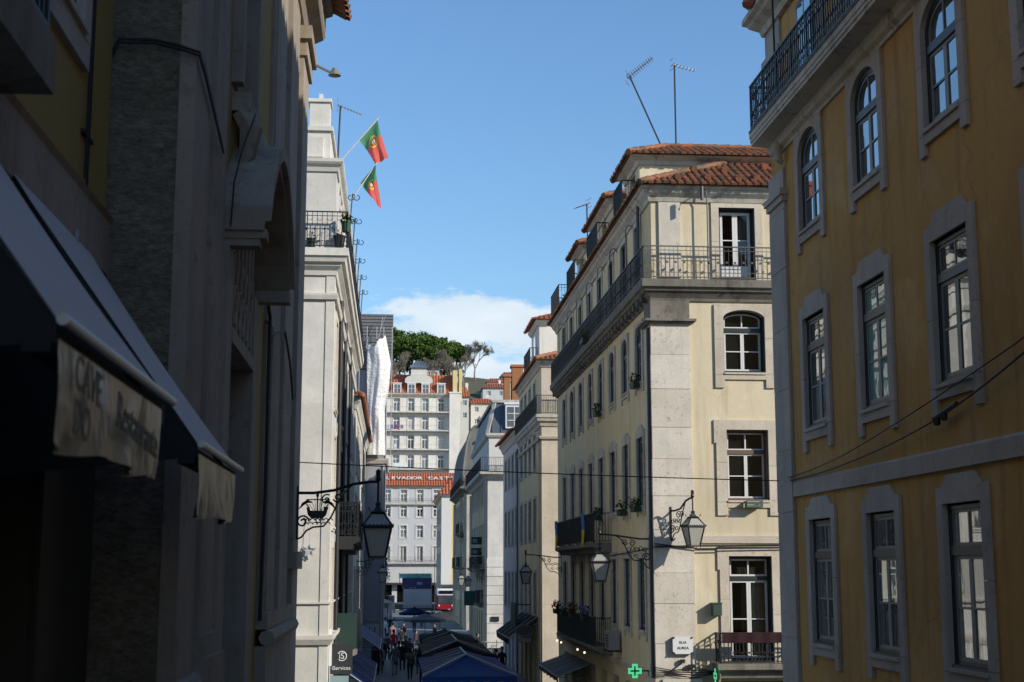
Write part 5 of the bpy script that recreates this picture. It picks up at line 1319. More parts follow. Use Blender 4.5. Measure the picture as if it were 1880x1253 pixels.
# ================================================================= near awnings
def awning_near(y0, y1, xw, xf, zw, zf, label, lines, valz):
    T = thing('shop_awning', (xw, (y0 + y1) / 2, zf), label, 'awning')
    m = MB(); n = 24; P = []
    for i in range(n + 1):
        y = y0 + (y1 - y0) * i / n
        for j in range(9):
            t = j / 8; P.append((xw + (xf - xw) * t, y, zw + (zf - zw) * t - .05 * math.sin(math.pi * t)))
    m.add(P, [(i * 9 + j, i * 9 + j + 1, (i + 1) * 9 + j + 1, (i + 1) * 9 + j) for i in range(n) for j in range(8)])
    m.build('canvas', awn_f, T, True)
    m = MB(); m.tube([(xf + .02, y0, zf), (xf + .02, y1, zf)], .024, 10); m.build('front_bar', alum, T)
    m = MB(); m.box(xf - .12, xf - .02, y0, y1, zf - .12, zf - .02)
    for y in (y0 + .06, y1 - .06): m.tube([(xw, y, zw - .12), (xf - .05, y, zf - .08)], .02, 6)
    m.poly([(xw, y0 + .01, zf - .2), (xf, y0 + .01, zf - .08), (xf, y0 + .01, zf), (xw, y0 + .01, zw - .02)])
    m.build('awning_frame', colmat('black_awning_frame', (.008, .008, .008), .8), T)
    m = MB(); P = []; n = 40
    za, zb = valz; ya, yb = y0 + .02, y1 - .25
    for i in range(n + 1):
        y = ya + (yb - ya) * i / n
        for j in range(9):
            t = j / 8
            x = xf + .005 + .030 * math.sin(i * .55 + j * .25) * t + .012 * math.sin(i * 1.35 + j * .6) * t + .02 * math.sin(i * .21 - j * .3) * t
            P.append((x, y, za + (zb - za) * t - .02 * math.sin(i * .3) * t))
    m.add(P, [(i * 9 + j, i * 9 + j + 1, (i + 1) * 9 + j + 1, (i + 1) * 9 + j) for i in range(n) for j in range(8)])
    v = m.build('valance', val_f, T, True)
    for body, y, z, sz in lines:
        text_mesh(body, sz, frame_mat((xf + .055, y, z), (0, 1, -.06), (0, .06, 1)), colmat('faded_black_print', (.095, .08, .06), .6), v, 'lettering', .003)
awning_near(5.1, 7.67, -2.43, -1.2, 8.6, 6.88, 'near canvas awning with a creased restaurant valance, at the left edge', [('CAVE', 5.42, 6.69, .19), ('DO', 5.33, 6.53, .19), ('Restaurante', 6.5, 6.62, .215)], (6.81, 6.44))
awning_near(8.86, 11.2, -2.43, -1.2, 8.5, 6.76, 'farther canvas awning with a plain weathered valance, beyond the restaurant one', [], (6.70, 6.33))
m = MB()
for a, b_ in (((-2.40, 7.9, 8.1), (-2.40, 9.6, 8.35)), ((-2.38, 9.0, 7.95), (-2.38, 10.6, 8.2)), ((-2.38, 9.0, 7.95), (-2.38, 9.0, 8.3)), ((-2.38, 10.6, 8.2), (-2.38, 10.6, 8.5))): m.beam(a, b_, .025, .025)
tag(m.build('awning_bracket', alum, None, False, (-2.4, 9.2, 8.2)), 'pale metal awning bracket on the wall between the two canvas awnings', 'bracket')
T = thing('floodlight', (-1.6, 26.9, 15.6), 'small floodlight on a short arm high on the palace corner', 'floodlight')
m = MB(); m.tube([(-1.62, 26.9, 15.75), (-1.35, 26.9, 15.62)], .03, 6); m.build('arm', alum, T)
m = MB(); m.lathe([(.05, .1), (.09, .02), (.13, -.05), (.02, -.06)], (-1.25, 26.9, 15.6), 8); m.build('lamp_head', colmat('grey_lamp_head', (.2, .22, .2), .5), T)

# ================================================================= signs
T = thing('shop_sign', (-1.70, 41.2, 3.5), 'charcoal projecting shop sign with white lettering at the white corner house', 'sign')
m = MB(); m.box(-1.70, -1.08, 41.15, 41.27, 3.08, 3.92); m.build('sign_panel', sign_d, T)
m = MB(); m.tube([(-1.76, 41.2, 3.8), (-1.68, 41.2, 3.8)], .02, 5); m.build('bracket', iron, T)
Mt = lambda x, z: frame_mat((x, 41.143, z), (1, 0, 0), (0, 0, 1))
text_mesh('iServices', .15, Mt(-1.39, 3.25), white_m, T)
m = MB(); m.M = None
c = (-1.38, 41.14, 3.58)
m.ring(c, (1, 0, 0), (0, 0, 1), .128, .014, 28, 4, 0, -2.3, 2.6)
m.build('logo_ring', white_m, T)
text_mesh('iS', .24, Mt(-1.385, 3.58), white_m, T, 'logo', .006)
m = MB(); m.box(-1.72, -1.64, 40.6, 40.66, 3.35, 4.35); o = m.build('banner_sign', white_m, None, False, (-1.68, 40.6, 3.8)); tag(o, 'narrow upright white banner sign in front of the charcoal shop sign', 'sign')
m = MB(); m.box(-1.70, -1.18, 41.1, 41.3, 2.7, 3.04); tag(m.build('light_box', colmat('pale_teal', (.25, .36, .36), .4), None, False, (-1.4, 41.2, 2.87)), 'pale teal box hanging under the charcoal shop sign', 'sign box')
T = thing('street_nameplate', (8.07, 39.85, 3.9), 'white enamel street nameplate on the pitted quoin', 'sign')
m = MB(); m.prism([(7.79, 3.74), (7.86, 3.67), (8.29, 3.67), (8.36, 3.74), (8.36, 4.07), (8.29, 4.14), (7.86, 4.14), (7.79, 4.07)], lambda a, b_, d_: (a, d_, b_), 39.80, 39.83)
m.build('plate', white_m, T); m = MB()
for x in (7.82, 8.33):
    for z in (3.7, 4.11): m.lathe([(.0, -.02), (.03, -.015), (.03, .015), (0, .02)], (x, 39.80, z), 8)
m.build('rivet', iron, T)
m = MB(); m.box(7.8, 8.35, 39.83, 39.92, 3.68, 4.13); m.build('backing', st_d, T)
Mn = lambda z: frame_mat((8.075, 39.797, z), (1, 0, 0), (0, 0, 1))
ink = colmat('black_ink', (.02, .02, .02), .5)
text_mesh('RUA', .105, Mn(3.98), ink, T); text_mesh('AUREA', .105, Mn(3.83), ink, T)
T = thing('shop_nameboard', (8.0, 39.85, 2.7), 'cream nameboard with dark lettering cut off at the bottom edge below the nameplate', 'sign')
m = MB(); m.box(7.5, 8.62, 39.84, 39.91, 2.45, 2.985); m.build('board', colmat('cream_board', (.6, .55, .45), .7), T)
text_mesh('FARMACIA', .24, frame_mat((8.02, 39.835, 2.82), (1, 0, 0), (0, 0, 1)), ink, T)
def cross_sign(c, facing, label):
    T = thing('pharmacy_cross', c, label, 'pharmacy sign', 'green pharmacy crosses')
    u, n_ = facing; u = Vector(u); n_ = Vector(n_); Z = Vector((0, 0, 1)); c = Vector(c)
    def cr(a, b_): return [(-a, -b_), (-a, -a), (-b_, -a)] and [(a, b_), (b_, b_), (b_, a), (a, a)]
    def outline(s_, w): return [(-w, -s_), (w, -s_), (w, -w), (s_, -w), (s_, w), (w, w), (w, s_), (-w, s_), (-w, w), (-s_, w), (-s_, -w), (-w, -w)]
    m = MB(); m.prism(outline(.20, .085), lambda a, b_, d_: c + u * a + Z * b_ + n_ * d_, -.04, .04); m.build('housing', colmat('black_housing', (.01, .012, .012), .5), T)
    m = MB(); A = outline(.20, .085); Bi = outline(.13, .022)
    for s_ in (-.043, .043):
        for i in range(12):
            j = (i + 1) % 12
            m.poly([c + u * A[i][0] + Z * A[i][1] + n_ * s_, c + u * A[j][0] + Z * A[j][1] + n_ * s_, c + u * Bi[j][0] + Z * Bi[j][1] + n_ * s_, c + u * Bi[i][0] + Z * Bi[i][1] + n_ * s_])
    m.build('led_outline', green_led, T)
    return T
T = cross_sign((6.93, 41.1, 3.13), ((1, 0, 0), (0, 1, 0)), 'lit green pharmacy cross seen face on, beside the street side of the cream corner house')
m = MB(); m.tube([(7.12, 41.1, 3.13), (7.4, 41.1, 3.13)], .02, 5); m.build('bracket', iron, T)
T = cross_sign((8.93, 39.45, 3.1), ((0, 1, 0), (1, 0, 0)), 'green pharmacy cross seen nearly edge on below the small balcony')
m = MB(); m.box(8.99, 9.06, 39.5, 39.95, 2.3, 3.3); m.build('bracket', colmat('brown_post', (.22, .17, .13), .7), T)
T = thing('wall_plate', (-1.1, 87.9, 2.2), 'pale wall plate with a dark letter on the grey scaffolded house', 'sign')
m = MB(); m.box(-1.5, -.72, 87.86, 87.94, 1.85, 2.72); m.build('plate', colmat('pale_plate', (.45, .46, .48), .6), T)
text_mesh('U', .62, frame_mat((-1.15, 87.85, 2.3), (1, 0, 0), (0, 0, 1)), ink, T)
m = MB(); m.box(6.55, 6.62, 76.5, 79.6, 3.0, 4.2); m.box(6.62, 7.4, 76.5, 76.55, 4.1, 4.16)
tag(m.build('fascia_sign', colmat('bottle_green_panel', (.012, .05, .035), .5), None, False, (6.6, 78, 3.6)), 'dark green sign panel over the black awning of the cream row house', 'sign')
T = thing('oval_sign', (6.6, 72.5, 2.9), 'dark oval hanging sign by the black awning', 'sign')
m = MB(); m.lathe([(.0, -.03), (.4, -.03), (.4, .03), (0, .03)], (0, 0, 0), 20); M_ = Matrix.Translation((6.65, 72.5, 2.95)) @ Matrix.Rotation(R(90), 4, 'X'); m.v = [tuple(M_ @ Vector((x * 1.2, y * .75, z))) for x, y, z in m.v]; m.build('disc', sign_d, T)
m = MB(); m.ring((6.65, 72.46, 2.95), (1, 0, 0), (0, 0, 1), .44, .02, 20, 4, ry=.27); m.tube([(7.1, 72.5, 3.2), (7.4, 72.5, 3.3)], .03, 5); m.box(6.35, 6.95, 72.48, 72.53, 2.35, 2.6); m.build('frame', colmat('grey_sign_rim', (.2, .2, .19), .5), T)
m = MB(); m.box(7.7, 8.3, 111.85, 111.93, 2.0, 2.35); tag(m.build('wall_sign', ink, None, False, (8, 111.9, 2.2)), 'small black plate on the white rusticated base of the mansard corner house', 'sign')
for k, (z, lab) in enumerate(((8.0, 'uppermost small dark sign projecting over the far balconies'), (7.1, 'middle small dark sign projecting over the far balconies'), (6.4, 'lowest small dark sign projecting over the far balconies'))):
    m = MB(); m.box(6.5, 7.38, 118.9, 119.0, z, z + .62); m.box(6.62, 7.0, 118.87, 118.9, z + .15, z + .45, 1); tag(m.build('projecting_sign', [ink, colmat('teal_sign', (.12, .25, .27), .5)], None, False, (7, 119, z + .3)), lab, 'sign', 'signs projecting from the mansard corner house')
m = MB(); m.box(6.0, 7.3, 120, 120.12, 3.0, 4.2); tag(m.build('projecting_sign', colmat('deep_teal_panel', (.01, .06, .06), .5), None, False, (6.7, 120, 3.6)), 'deep teal sign board low on the mansard corner house', 'sign')
m = MB(); m.box(5.2, 6.6, 108, 108.05, -.0, .05); 

# ================================================================= things on the cream corner house
def planter(c, L, label, col=(.03, .06, .04), plant=True, flower=None, axis='y', grp='planters on the cream corner house'):
    T = thing('planter', c, label, 'planter', grp)
    x, y, z = c; m = MB()
    a, b_ = (.11, L / 2) if axis == 'y' else (L / 2, .11)
    pts = lambda s_, zz: [(x - a * s_, y - b_ * s_, zz), (x + a * s_, y - b_ * s_, zz), (x + a * s_, y + b_ * s_, zz), (x - a * s_, y + b_ * s_, zz)]
    P = pts(.85, z) + pts(1, z + .17) + pts(.88, z + .17) + pts(.85, z + .13)
    F = [(3, 2, 1, 0)] + [(i + o, (i + 1) % 4 + o, (i + 1) % 4 + 4 + o, i + 4 + o) for o in (0, 4, 8) for i in range(4)] + [(12, 13, 14, 15)]
    m.add(P, F); m.build('box', colmat('planter_' + '%02x%02x%02x' % tuple(int(v * 255) for v in col), col, .6), T)
    if plant:
        lf = MB(); fl = MB()
        for i in range(90):
            p_ = Vector((x + rnd.uniform(-a, a) * 1.3, y + rnd.uniform(-b_, b_) * 1.1, z + .15 + rnd.random() ** 1.5 * .32))
            leafquad(lf, p_, .05)
            if flower and i % 2 == 0: leafquad(fl, p_ + Vector((0, 0, .1)), .055)
        lf.build('plant', bush, T)
        if flower: fl.build('flowers', colmat('petals_%d' % int(flower[0] * 90 + flower[2] * 9), flower, .8), T)
    return T
def leafquad(mb, c, s_, m=0):
    n = Vector((rnd.gauss(0, 1), rnd.gauss(0, 1), rnd.gauss(0, 1) + .4)).normalized()
    a = n.orthogonal().normalized(); t = rnd.random() * 6.28
    a2 = a * math.cos(t) + n.cross(a) * math.sin(t); b2 = n.cross(a2)
    s_ *= rnd.uniform(.6, 1.4)
    mb.add([c + a2 * s_, c + b2 * s_ * .6, c - a2 * s_, c - b2 * s_ * .6], [(0, 1, 2, 3)], m)
planter((7.24, 42.25, 11.40), .7, 'dark planter on the nearest arched window sill of the cream corner house')
planter((7.24, 50.3, 11.40), .7, 'dark planter on a middle arched window sill of the cream corner house')
planter((7.22, 42.3, 7.68), .8, 'leafy planter on the nearest second floor sill of the cream corner house')
planter((7.22, 44.9, 7.66), .8, 'low planter on the second floor sill next along the cream corner house')
planter((7.22, 50.3, 7.7), .6, 'planter on the second floor sill just above the flag balcony')
planter((7.0, 51.9, 14.30), .9, 'trailing green plant pot on the long attic balcony of the cream corner house')
planter((6.72, 58.9, 4.2), .8, 'planter of red flowers at the far end of the flower balcony', flower=(.5, .02, .03))
planter((6.72, 56.6, 4.22), .8, 'planter of white flowers on the flower balcony rail', flower=(.7, .7, .72))
planter((6.72, 53.6, 4.22), .8, 'planter of dark red flowers in the middle of the flower balcony', flower=(.25, .01, .03))
planter((6.72, 50.2, 4.22), .8, 'planter of violet flowers at the near end of the flower balcony', flower=(.15, .12, .5))
m = MB(); m.box(9.95, 10.42, 39.68, 39.92, 7.72, 7.75)
for q in range(4): m.box(9.95, 10.42, 39.67, 39.69, 7.755 + q * .045, 7.785 + q * .045)
m.box(9.95, 9.97, 39.69, 39.92, 7.75, 7.9); m.box(10.40, 10.42, 39.69, 39.92, 7.75, 7.9)
tag(m.build('window_tray', colmat('faded_green_slats', (.10, .16, .12), .6), None, False, (10.2, 39.8, 7.8)), 'faded green slatted tray under the brown framed window', 'window tray')
m = MB(); m.box(8.94, 9.18, 39.72, 40.0, 4.72, 5.04); m.box(8.92, 9.2, 39.70, 40.0, 5.04, 5.07); tag(m.build('meter_box', colmat('green_meter_box', (.045, .075, .06), .5), None, False, (9.06, 39.85, 4.9)), 'small green meter box on the sunlit cream wall by the french window', 'meter box')
m = MB(); n = 30
for i in range(n):
    x0 = 9.1 + 2.1 * i / n; x1 = 9.1 + 2.1 * (i + 1) / n; f = lambda x: 39.40 - .012 * math.sin(x * 14)
    m.quad((x0, f(x0), 3.98), (x1, f(x1), 3.98), (x1, f(x1), 4.27), (x0, f(x0), 4.27)); m.quad((x0, f(x0), 4.27), (x1, f(x1), 4.27), (x1, 39.47, 4.27), (x0, 39.47, 4.27))
m.quad((9.1, 39.40, 3.98), (9.1, 39.40, 4.27), (9.1, 39.47, 4.27), (9.1, 39.47, 3.98))
tag(m.build('rail_cloth', colmat('maroon_cloth', (.026, .003, .005), .9), None, False, (10, 39.4, 4.1)), 'maroon cloth draped over the small balcony rail under the french window', 'cloth')
def railflag(y, label):
    m = MB(); n = 8
    for j in range(10):
        for i in range(n):
            f = lambda i, j: (6.74 + .03 * math.sin(i * 1.3 + j * .4), y - .32 + .64 * (i / n) * (1 - .25 * math.sin(j * .35)), 7.95 - 1.15 * j / 10)
            m.quad(f(i, j), f(i + 1, j), f(i + 1, j + 1), f(i, j + 1), 0 if j < 5 else 1)
    tag(m.build('rail_flag', [colmat('sky_blue_cloth', (.05, .2, .5), .8), colmat('yellow_cloth', (.7, .5, .03), .8)], None, False, (6.74, y, 7.4)), label, 'flag', 'blue and yellow flags')
railflag(50.7, 'blue and yellow flag hanging at the near end of the dark street balcony'); railflag(59.0, 'blue and yellow flag hanging at the far end of the dark street balcony')
T = thing('air_conditioner', (7.2, 46.8, 3.4), 'grey air conditioner on the shaded cream wall beside the flower balcony', 'air conditioner')
m = MB(); m.box(6.98, 7.34, 46.3, 47.2, 3.42, 4.02); m.build('casing', colmat('grey_casing', (.30, .29, .28), .5), T)
m = MB(); m.box(6.94, 7.4, 46.35, 46.4, 3.36, 3.42); m.box(6.94, 7.4, 47.1, 47.15, 3.36, 3.42)
for q in range(5): m.box(6.965, 6.98, 46.4, 46.95, 3.5 + q * .09, 3.54 + q * .09)
m.build('grille', iron, T)
for q, y in enumerate((59.0, 57.6, 52.5, 50.6)):
    m = MB(); m.lathe([(.01, -.03), (.032, -.02), (.036, .015), (.02, .04)], (6.76, y, 3.10), 8); tag(m.build('spotlight', lamp_on, None, False, (6.76, y, 3.1)), ['lit spotlight at the far end under the flower balcony', 'second lit spotlight from the far end under the flower balcony', 'third lit spotlight from the far end under the flower balcony', 'lit spotlight nearest the air conditioner under the flower balcony'][q], 'spotlight', 'spotlights under the flower balcony')
# pots on the white corner house balcony
def pot(c, r, h, label, col, leafy=0):
    T = thing('flower_pot', c, label, 'flower pot', 'pots on the white corner house balcony')
    m = MB(); m.lathe([(r * .65, 0), (r, h), (r * 1.1, h), (r * 1.1, h * 1.1), (r * .9, h * 1.1), (r * .85, h * .9)], c, 10); m.build('pot', colmat('pot_%d' % int(col[1] * 999), col, .6), T)
    if leafy:
        lf = MB()
        for i in range(leafy): leafquad(lf, Vector(c) + Vector((rnd.gauss(0, r * .6), rnd.gauss(0, r * .6), h + abs(rnd.gauss(0, .12)))), .05)
        lf.build('plant', bush, T)
pot((-1.62, 39.9, 14.99), .17, .36, 'black flower pot standing at the corner of the attic balcony', (.02, .02, .022), 25)
pot((-1.44, 39.9, 15.50), .15, .28, 'green slatted basket hung on the attic balcony rail', (.02, .09, .05), 50)
pot((-2.42, 39.8, 14.99), .13, .26, 'small dark pot half hidden by the palace corner', (.015, .03, .02), 20)
for q, y in enumerate(range(42, 60, 3)):
    m = MB(); m.tube([(-1.40, y, 15.9), (-1.38, y, 16.6), (-1.34, y, 17.2)], .018, 5)
    for s_ in (-1, 1): m.spiral((-1.3 + .1 * s_, y, 17.1), (s_, 0, 0), (0, 0, 1), .14, .04, 2.5, 8, .012, 14, 4)
    tag(m.build('iron_finial', iron, None, False, (-1.4, y, 16)), ['nearest', 'second nearest', 'third nearest', 'fourth nearest', 'fifth nearest', 'farthest'][q] + ' scrolled iron finial on the attic rail of the white corner house', 'ironwork', 'iron finials on the attic rail')
m = MB(); pts = []
for i in range(10):
    a = math.pi / 2 + i * math.pi / 5; r_ = .20 if i % 2 == 0 else .085; pts.append((-2.28 + r_ * math.cos(a), 6.5 + r_ * math.sin(a)))
m.tube([(a, 39.85, b_) for a, b_ in pts], .014, 5, True); m.prism(pts, lambda a, b_, d_: (a, d_, b_), 39.88, 39.9)
m.tube([(-2.28, 39.87, 6.7), (-2.25, 39.88, 7.6)], .006, 4)
tag(m.build('star_ornament', colmat('pale_grey_plastic', (.5, .5, .49), .5), None, False, (-2.28, 39.88, 6.5)), 'pale star ornament hung on the sunlit white wall by the ship lamp', 'ornament')

# ================================================================= street awnings and canopies
def wall_awning(y0, y1, xw, xf, zw, zf, mat, label, cat='awning', ribs=5, val=.22):
    T = thing('shop_awning', (xw, (y0 + y1) / 2, zf), label, cat)
    m = MB(); n = 12
    for i in range(n):
        ya = y0 + (y1 - y0) * i / n; yb = y0 + (y1 - y0) * (i + 1) / n
        m.quad((xw, ya, zw), (xf, ya, zf), (xf, yb, zf), (xw, yb, zw)); dz = .04 * (i % 2)
        m.quad((xf, ya, zf), (xf + .01, ya, zf - val + dz), (xf + .01, yb, zf - val + dz), (xf, yb, zf))
    m.build('canvas', mat, T)
    m = MB(); m.tube([(xf, y0, zf - .01), (xf, y1, zf - .01)], .03, 6)
    for i in range(ribs): y = y0 + (y1 - y0) * i / (ribs - 1); m.tube([(xw, y, zw + .02), (xf, y, zf + .02)], .018, 5); m.tube([(xw, y, zf - .1), (xf, y, zf)], .015, 4)
    m.build('awning_frame', galv, T)
wall_awning(44.5, 57, -1.72, -.55, 3.15, 2.35, blue_c, 'deep blue awning along the foot of the white corner house')
wall_awning(64.5, 75, -1.7, -.5, 3.3, 2.5, colmat('steel_blue_canvas', (.05, .10, .2), .7), 'steel blue awning farther along at the tiled white house')
wall_awning(73, 81.5, 7.38, 5.9, 3.6, 2.55, black_c, 'black awning over the shop of the cream row house', val=.35)
wall_awning(53, 60, 7.38, 6.1, 2.55, 2.1, grey_c, 'grey retractable awning below the flower balcony')
def canopy(cx, y0, y1, w, ze, zr, hip, mat, label, rods=6, ribmat=galv, off=0):
    T = thing('terrace_canopy', (cx, (y0 + y1) / 2, 0), label, 'canopy', 'terrace canopies in the street')
    x0, x1 = cx - w / 2 + off, cx + w / 2 + off
    A = [(x0, y0, ze), (x1, y0, ze), (x1, y1, ze), (x0, y1, ze)]; r0, r1 = (cx, y0 + hip, zr), (cx, y1 - hip, zr)
    m = MB()
    def slope(a, b_, c, d_, n=10):
        a, b_, c, d_ = map(Vector, (a, b_, c, d_))
        for i in range(n):
            for j in range(6):
                f = lambda s_, t: (a.lerp(b_, s_)).lerp(d_.lerp(c, s_), t) - Vector((0, 0, .06 * math.sin(math.pi * t)))
                m.quad(f(i / n, j / 6), f((i + 1) / n, j / 6), f((i + 1) / n, (j + 1) / 6), f(i / n, (j + 1) / 6))
    slope(A[3], A[0], r0, r1); slope(A[0], A[1], r0, r0); slope(A[1], A[2], r1, r0); slope(A[2], A[3], r1, r1)
    for a, b_ in ((A[0], A[1]), (A[1], A[2]), (A[2], A[3]), (A[3], A[0])):
        a = Vector(a); b_ = Vector(b_); n = 14
        for i in range(n):
            q = Vector((0, 0, -.2 + .04 * (i % 2))); m.quad(a.lerp(b_, i / n), a.lerp(b_, (i + 1) / n), a.lerp(b_, (i + 1) / n) + q, a.lerp(b_, i / n) + q)
    m.build('canvas', mat, T)
    m = MB()
    for i in range(rods):
        t = (i + .3) / rods
        m.beam((x0, y0 + (y1 - y0) * t, ze + .05), (cx, max(y0 + hip, min(y1 - hip, y0 + (y1 - y0) * t)), zr + .04), .03, .03)
    for c in (A[0], A[1]): m.beam((c[0], c[1], c[2] + .03), (r0[0], r0[1], r0[2] + .04), .05, .04)
    m.beam((cx, y0 + hip, zr + .03), (cx, y1 - hip, zr + .03), .06, .04)
    m.build('roof_rods', ribmat, T)
    m = MB()
    for x in (x0 + .1, x1 - .1):
        for y in (y0 + .1, y1 - .1): m.tube([(x, y, 0), (x, y, ze)], .035, 6); m.box(x - .2, x + .2, y - .2, y + .2, 0.01, .09)
    m.build('post', iron, T)
canopy(2.45, 45.0, 54.5, 2.9, 2.72, 3.2, 2.6, blue_c, 'near bright blue terrace canopy with pale rods, at the bottom of the view', 7)
canopy(2.6, 56.2, 64.5, 2.8, 2.72, 3.16, 1.4, black_c, 'black terrace canopy with pale rods behind the blue one', 6)
canopy(2.7, 66.5, 74, 2.6, 2.7, 3.05, 1.2, black_c, 'smaller dark terrace canopy half hidden behind the black one', 4, iron)
def parasol(x, y, r, ze, zr, mat, label):
    T = thing('parasol', (x, y, 0), label, 'parasol', 'parasols on the far terrace')
    m = MB(); n = 8
    for i in range(n):
        a, b_ = 2 * math.pi * i / n, 2 * math.pi * (i + 1) / n
        p = lambda t, q, z: (x + q * math.cos(t), y + q * math.sin(t), z)
        m.quad(p(a, r, ze), p(b_, r, ze), p(b_, r * .5, (ze + zr) / 2 - .04), p(a, r * .5, (ze + zr) / 2 - .04)); m.quad(p(a, r * .5, (ze + zr) / 2 - .04), p(b_, r * .5, (ze + zr) / 2 - .04), p(b_, .03, zr), p(a, .03, zr)); m.quad(p(a, r, ze), p(b_, r, ze), p(b_, r, ze - .2), p(a, r, ze - .2))
    m.build('canopy', mat, T); m = MB(); m.tube([(x, y, 0), (x, y, zr + .1)], .03, 6); m.lathe([(.3, .01), (.3, .07), (.05, .1)], (x, y, 0), 8); m.build('pole', iron, T)
parasol(1.85, 118, 1.25, 2.5, 2.95, blue_n, 'navy blue parasol on the far terrace'); parasol(2.4, 104, 1.5, 2.45, 2.85, grey_c, 'dark grey parasol in front of the navy one')
parasol(3.6, 108, 1.4, 2.45, 2.85, colmat('charcoal_canvas', (.03, .035, .033), .8), 'charcoal parasol right of the grey one')
# ================================================================= people
def person(x, y, label, shirt, trousers, face=0., h=1.72, stride=.18, sit=False, z=0, hair=(.02, .015, .01), longhair=False, bag=None, coat=False, arms=(.25, -.2)):
    """one continuous skinned figure; face = heading angle (0 looks along +Y)"""
    k = h / 1.72
    J = {}; Eg = []; rad = {}; bone = []
    def j(n, p, r, par=None, mat=0):
        J[n] = Vector(p) * k; rad[n] = r * k
        if par: Eg.append((par, n, mat))
    hp = .52 if sit else .93
    j('pelvis', (0, 0, hp), .145)
    j('waist', (0, -.01, hp + .17), .13, 'pelvis', 1); j('chest', (0, 0, hp + .38), .155, 'waist', 1); j('neck0', (0, 0, hp + .52), .075, 'chest', 1)
    j('neck', (0, .01, hp + .59), .052, 'neck0', 0); j('head0', (0, .03, hp + .66), .078, 'neck', 0); j('head1', (0, .02, hp + .74), .088, 'head0', 0); j('head2', (0, .0, hp + .80), .06, 'head1', 0); 
    for s_, n in ((-1, 'l'), (1, 'r')):
        fw = stride * s_
        if sit:
            j('hip' + n, (.1 * s_, .06, hp), .09, 'pelvis', 2); j('knee' + n, (.12 * s_, .45, hp), .065, 'hip' + n, 2); j('ank' + n, (.12 * s_, .42, .09), .045, 'knee' + n, 2); j('toe' + n, (.13 * s_, .56, .04), .036, 'ank' + n, 3)
        else:
            j('hip' + n, (.1 * s_, fw * .1, hp - .08), .095, 'pelvis', 2); j('knee' + n, (.105 * s_, fw * .75 + .03, .50), .065, 'hip' + n, 2); j('ank' + n, (.105 * s_, fw * 1.1 - (.05 if fw < 0 else 0), .10 + (.05 if fw < -.1 else 0)), .045, 'knee' + n, 2); j('toe' + n, (.115 * s_, fw * 1.1 + .14 - (.05 if fw < 0 else 0), .04), .036, 'ank' + n, 3)
        sw = arms[0] if s_ < 0 else arms[1]
        j('sho' + n, (.185 * s_, 0, hp + .44), .065, 'chest', 1); j('elb' + n, (.24 * s_, sw * .3 - .02, hp + .18), .05, 'sho' + n, 1); j('wri' + n, (.245 * s_, sw * .9 + .05, hp - .04), .036, 'elb' + n, 1); j('hand' + n, (.24 * s_, sw + .06, hp - .11), .034, 'wri' + n, 0); j('fin' + n, (.235 * s_, sw + .08, hp - .19), .018, 'hand' + n, 0)
        j('thu' + n, (.215 * s_, sw + .12, hp - .13), .012, 'hand' + n, 0)
    names = list(J); idx = {n: i for i, n in enumerate(names)}
    me = bpy.data.meshes.new('person_skeleton'); me.from_pydata([J[n] for n in names], [(idx[a], idx[b_]) for a, b_, _ in Eg], []); me.update()
    o = bpy.data.objects.new('tmp', me); COL.objects.link(o)
    md = o.modifiers.new('s', 'SKIN'); sv = me.skin_vertices[0].data
    for n in names: r_ = rad[n]; sv[idx[n]].radius = (r_, r_ * (.72 if n in ('waist', 'chest', 'pelvis') else 1)); sv[idx[n]].use_root = (n == 'pelvis')
    sb = o.modifiers.new('b', 'SUBSURF'); sb.levels = 2; sb.render_levels = 2
    dg = bpy.context.evaluated_depsgraph_get(); bm = bpy.data.meshes.new_from_object(o.evaluated_get(dg))
    bpy.data.objects.remove(o); bpy.data.meshes.remove(me)
    for mm in (skin, shirt, trousers, colmat('dark_shoes', (.02, .018, .016), .6)): bm.materials.append(mm)
    segs = [(J[a], J[b_], mt) for a, b_, mt in Eg]
    for p_ in bm.polygons:
        c = p_.center; best = 9; bi = 0
        for a, b_, mt in segs:
            d = b_ - a; t = max(0, min(1, (c - a).dot(d) / max(d.length_squared, 1e-9))); q = (a + d * t - c).length - (.05 if mt == 1 and not (c.z > (hp + .56) * k) else 0)
            if q < best: best = q; bi = mt
        p_.material_index = bi; p_.use_smooth = True
    # face: nose and brow pushed out of the head surface
    for v in bm.vertices:
        dz = v.co.z - (hp + .69) * k
        if v.co.y > .08 * k and abs(v.co.x) < .02 * k and abs(dz) < .035 * k: v.co.y += .014 * k
    body = bpy.data.objects.new('person', bm); COL.objects.link(body); body.location = (x, y, z); body.rotation_euler = (0, 0, face)
    tag(body, label, 'person', 'people in the street')
    m = MB()
    hz = (hp + .73) * k
    prof = [(.05, -.10 if not longhair else -.24), (.095, -.02), (.105, .04), (.085, .095), (.03, .125)]
    m.lathe([(r_ * k, z_ * k) for r_, z_ in prof], (0, -.022 * k, hz), 10)
    hm = MB(); hm.v = [(vx, vy - (.02 * k if vz < hz else 0), vz) for vx, vy, vz in m.v]; hm.f = m.f; hm.m = m.m
    ho = bpy.data.objects.new('hair', hm.mesh('hair', colmat('hair_%d' % int(hair[0] * 999), hair, .7), True)); COL.objects.link(ho); ho.parent = body
    if coat:
        m = MB(); m.lathe([(.20 * k, .62 * k), (.185 * k, .8 * k), (.165 * k, 1.05 * k)], (0, 0, 0), 12)
        m.v = [(a, b_ * .75, c) for a, b_, c in m.v]
        co = bpy.data.objects.new('coat', m.mesh('coat', shirt, True)); COL.objects.link(co); co.parent = body
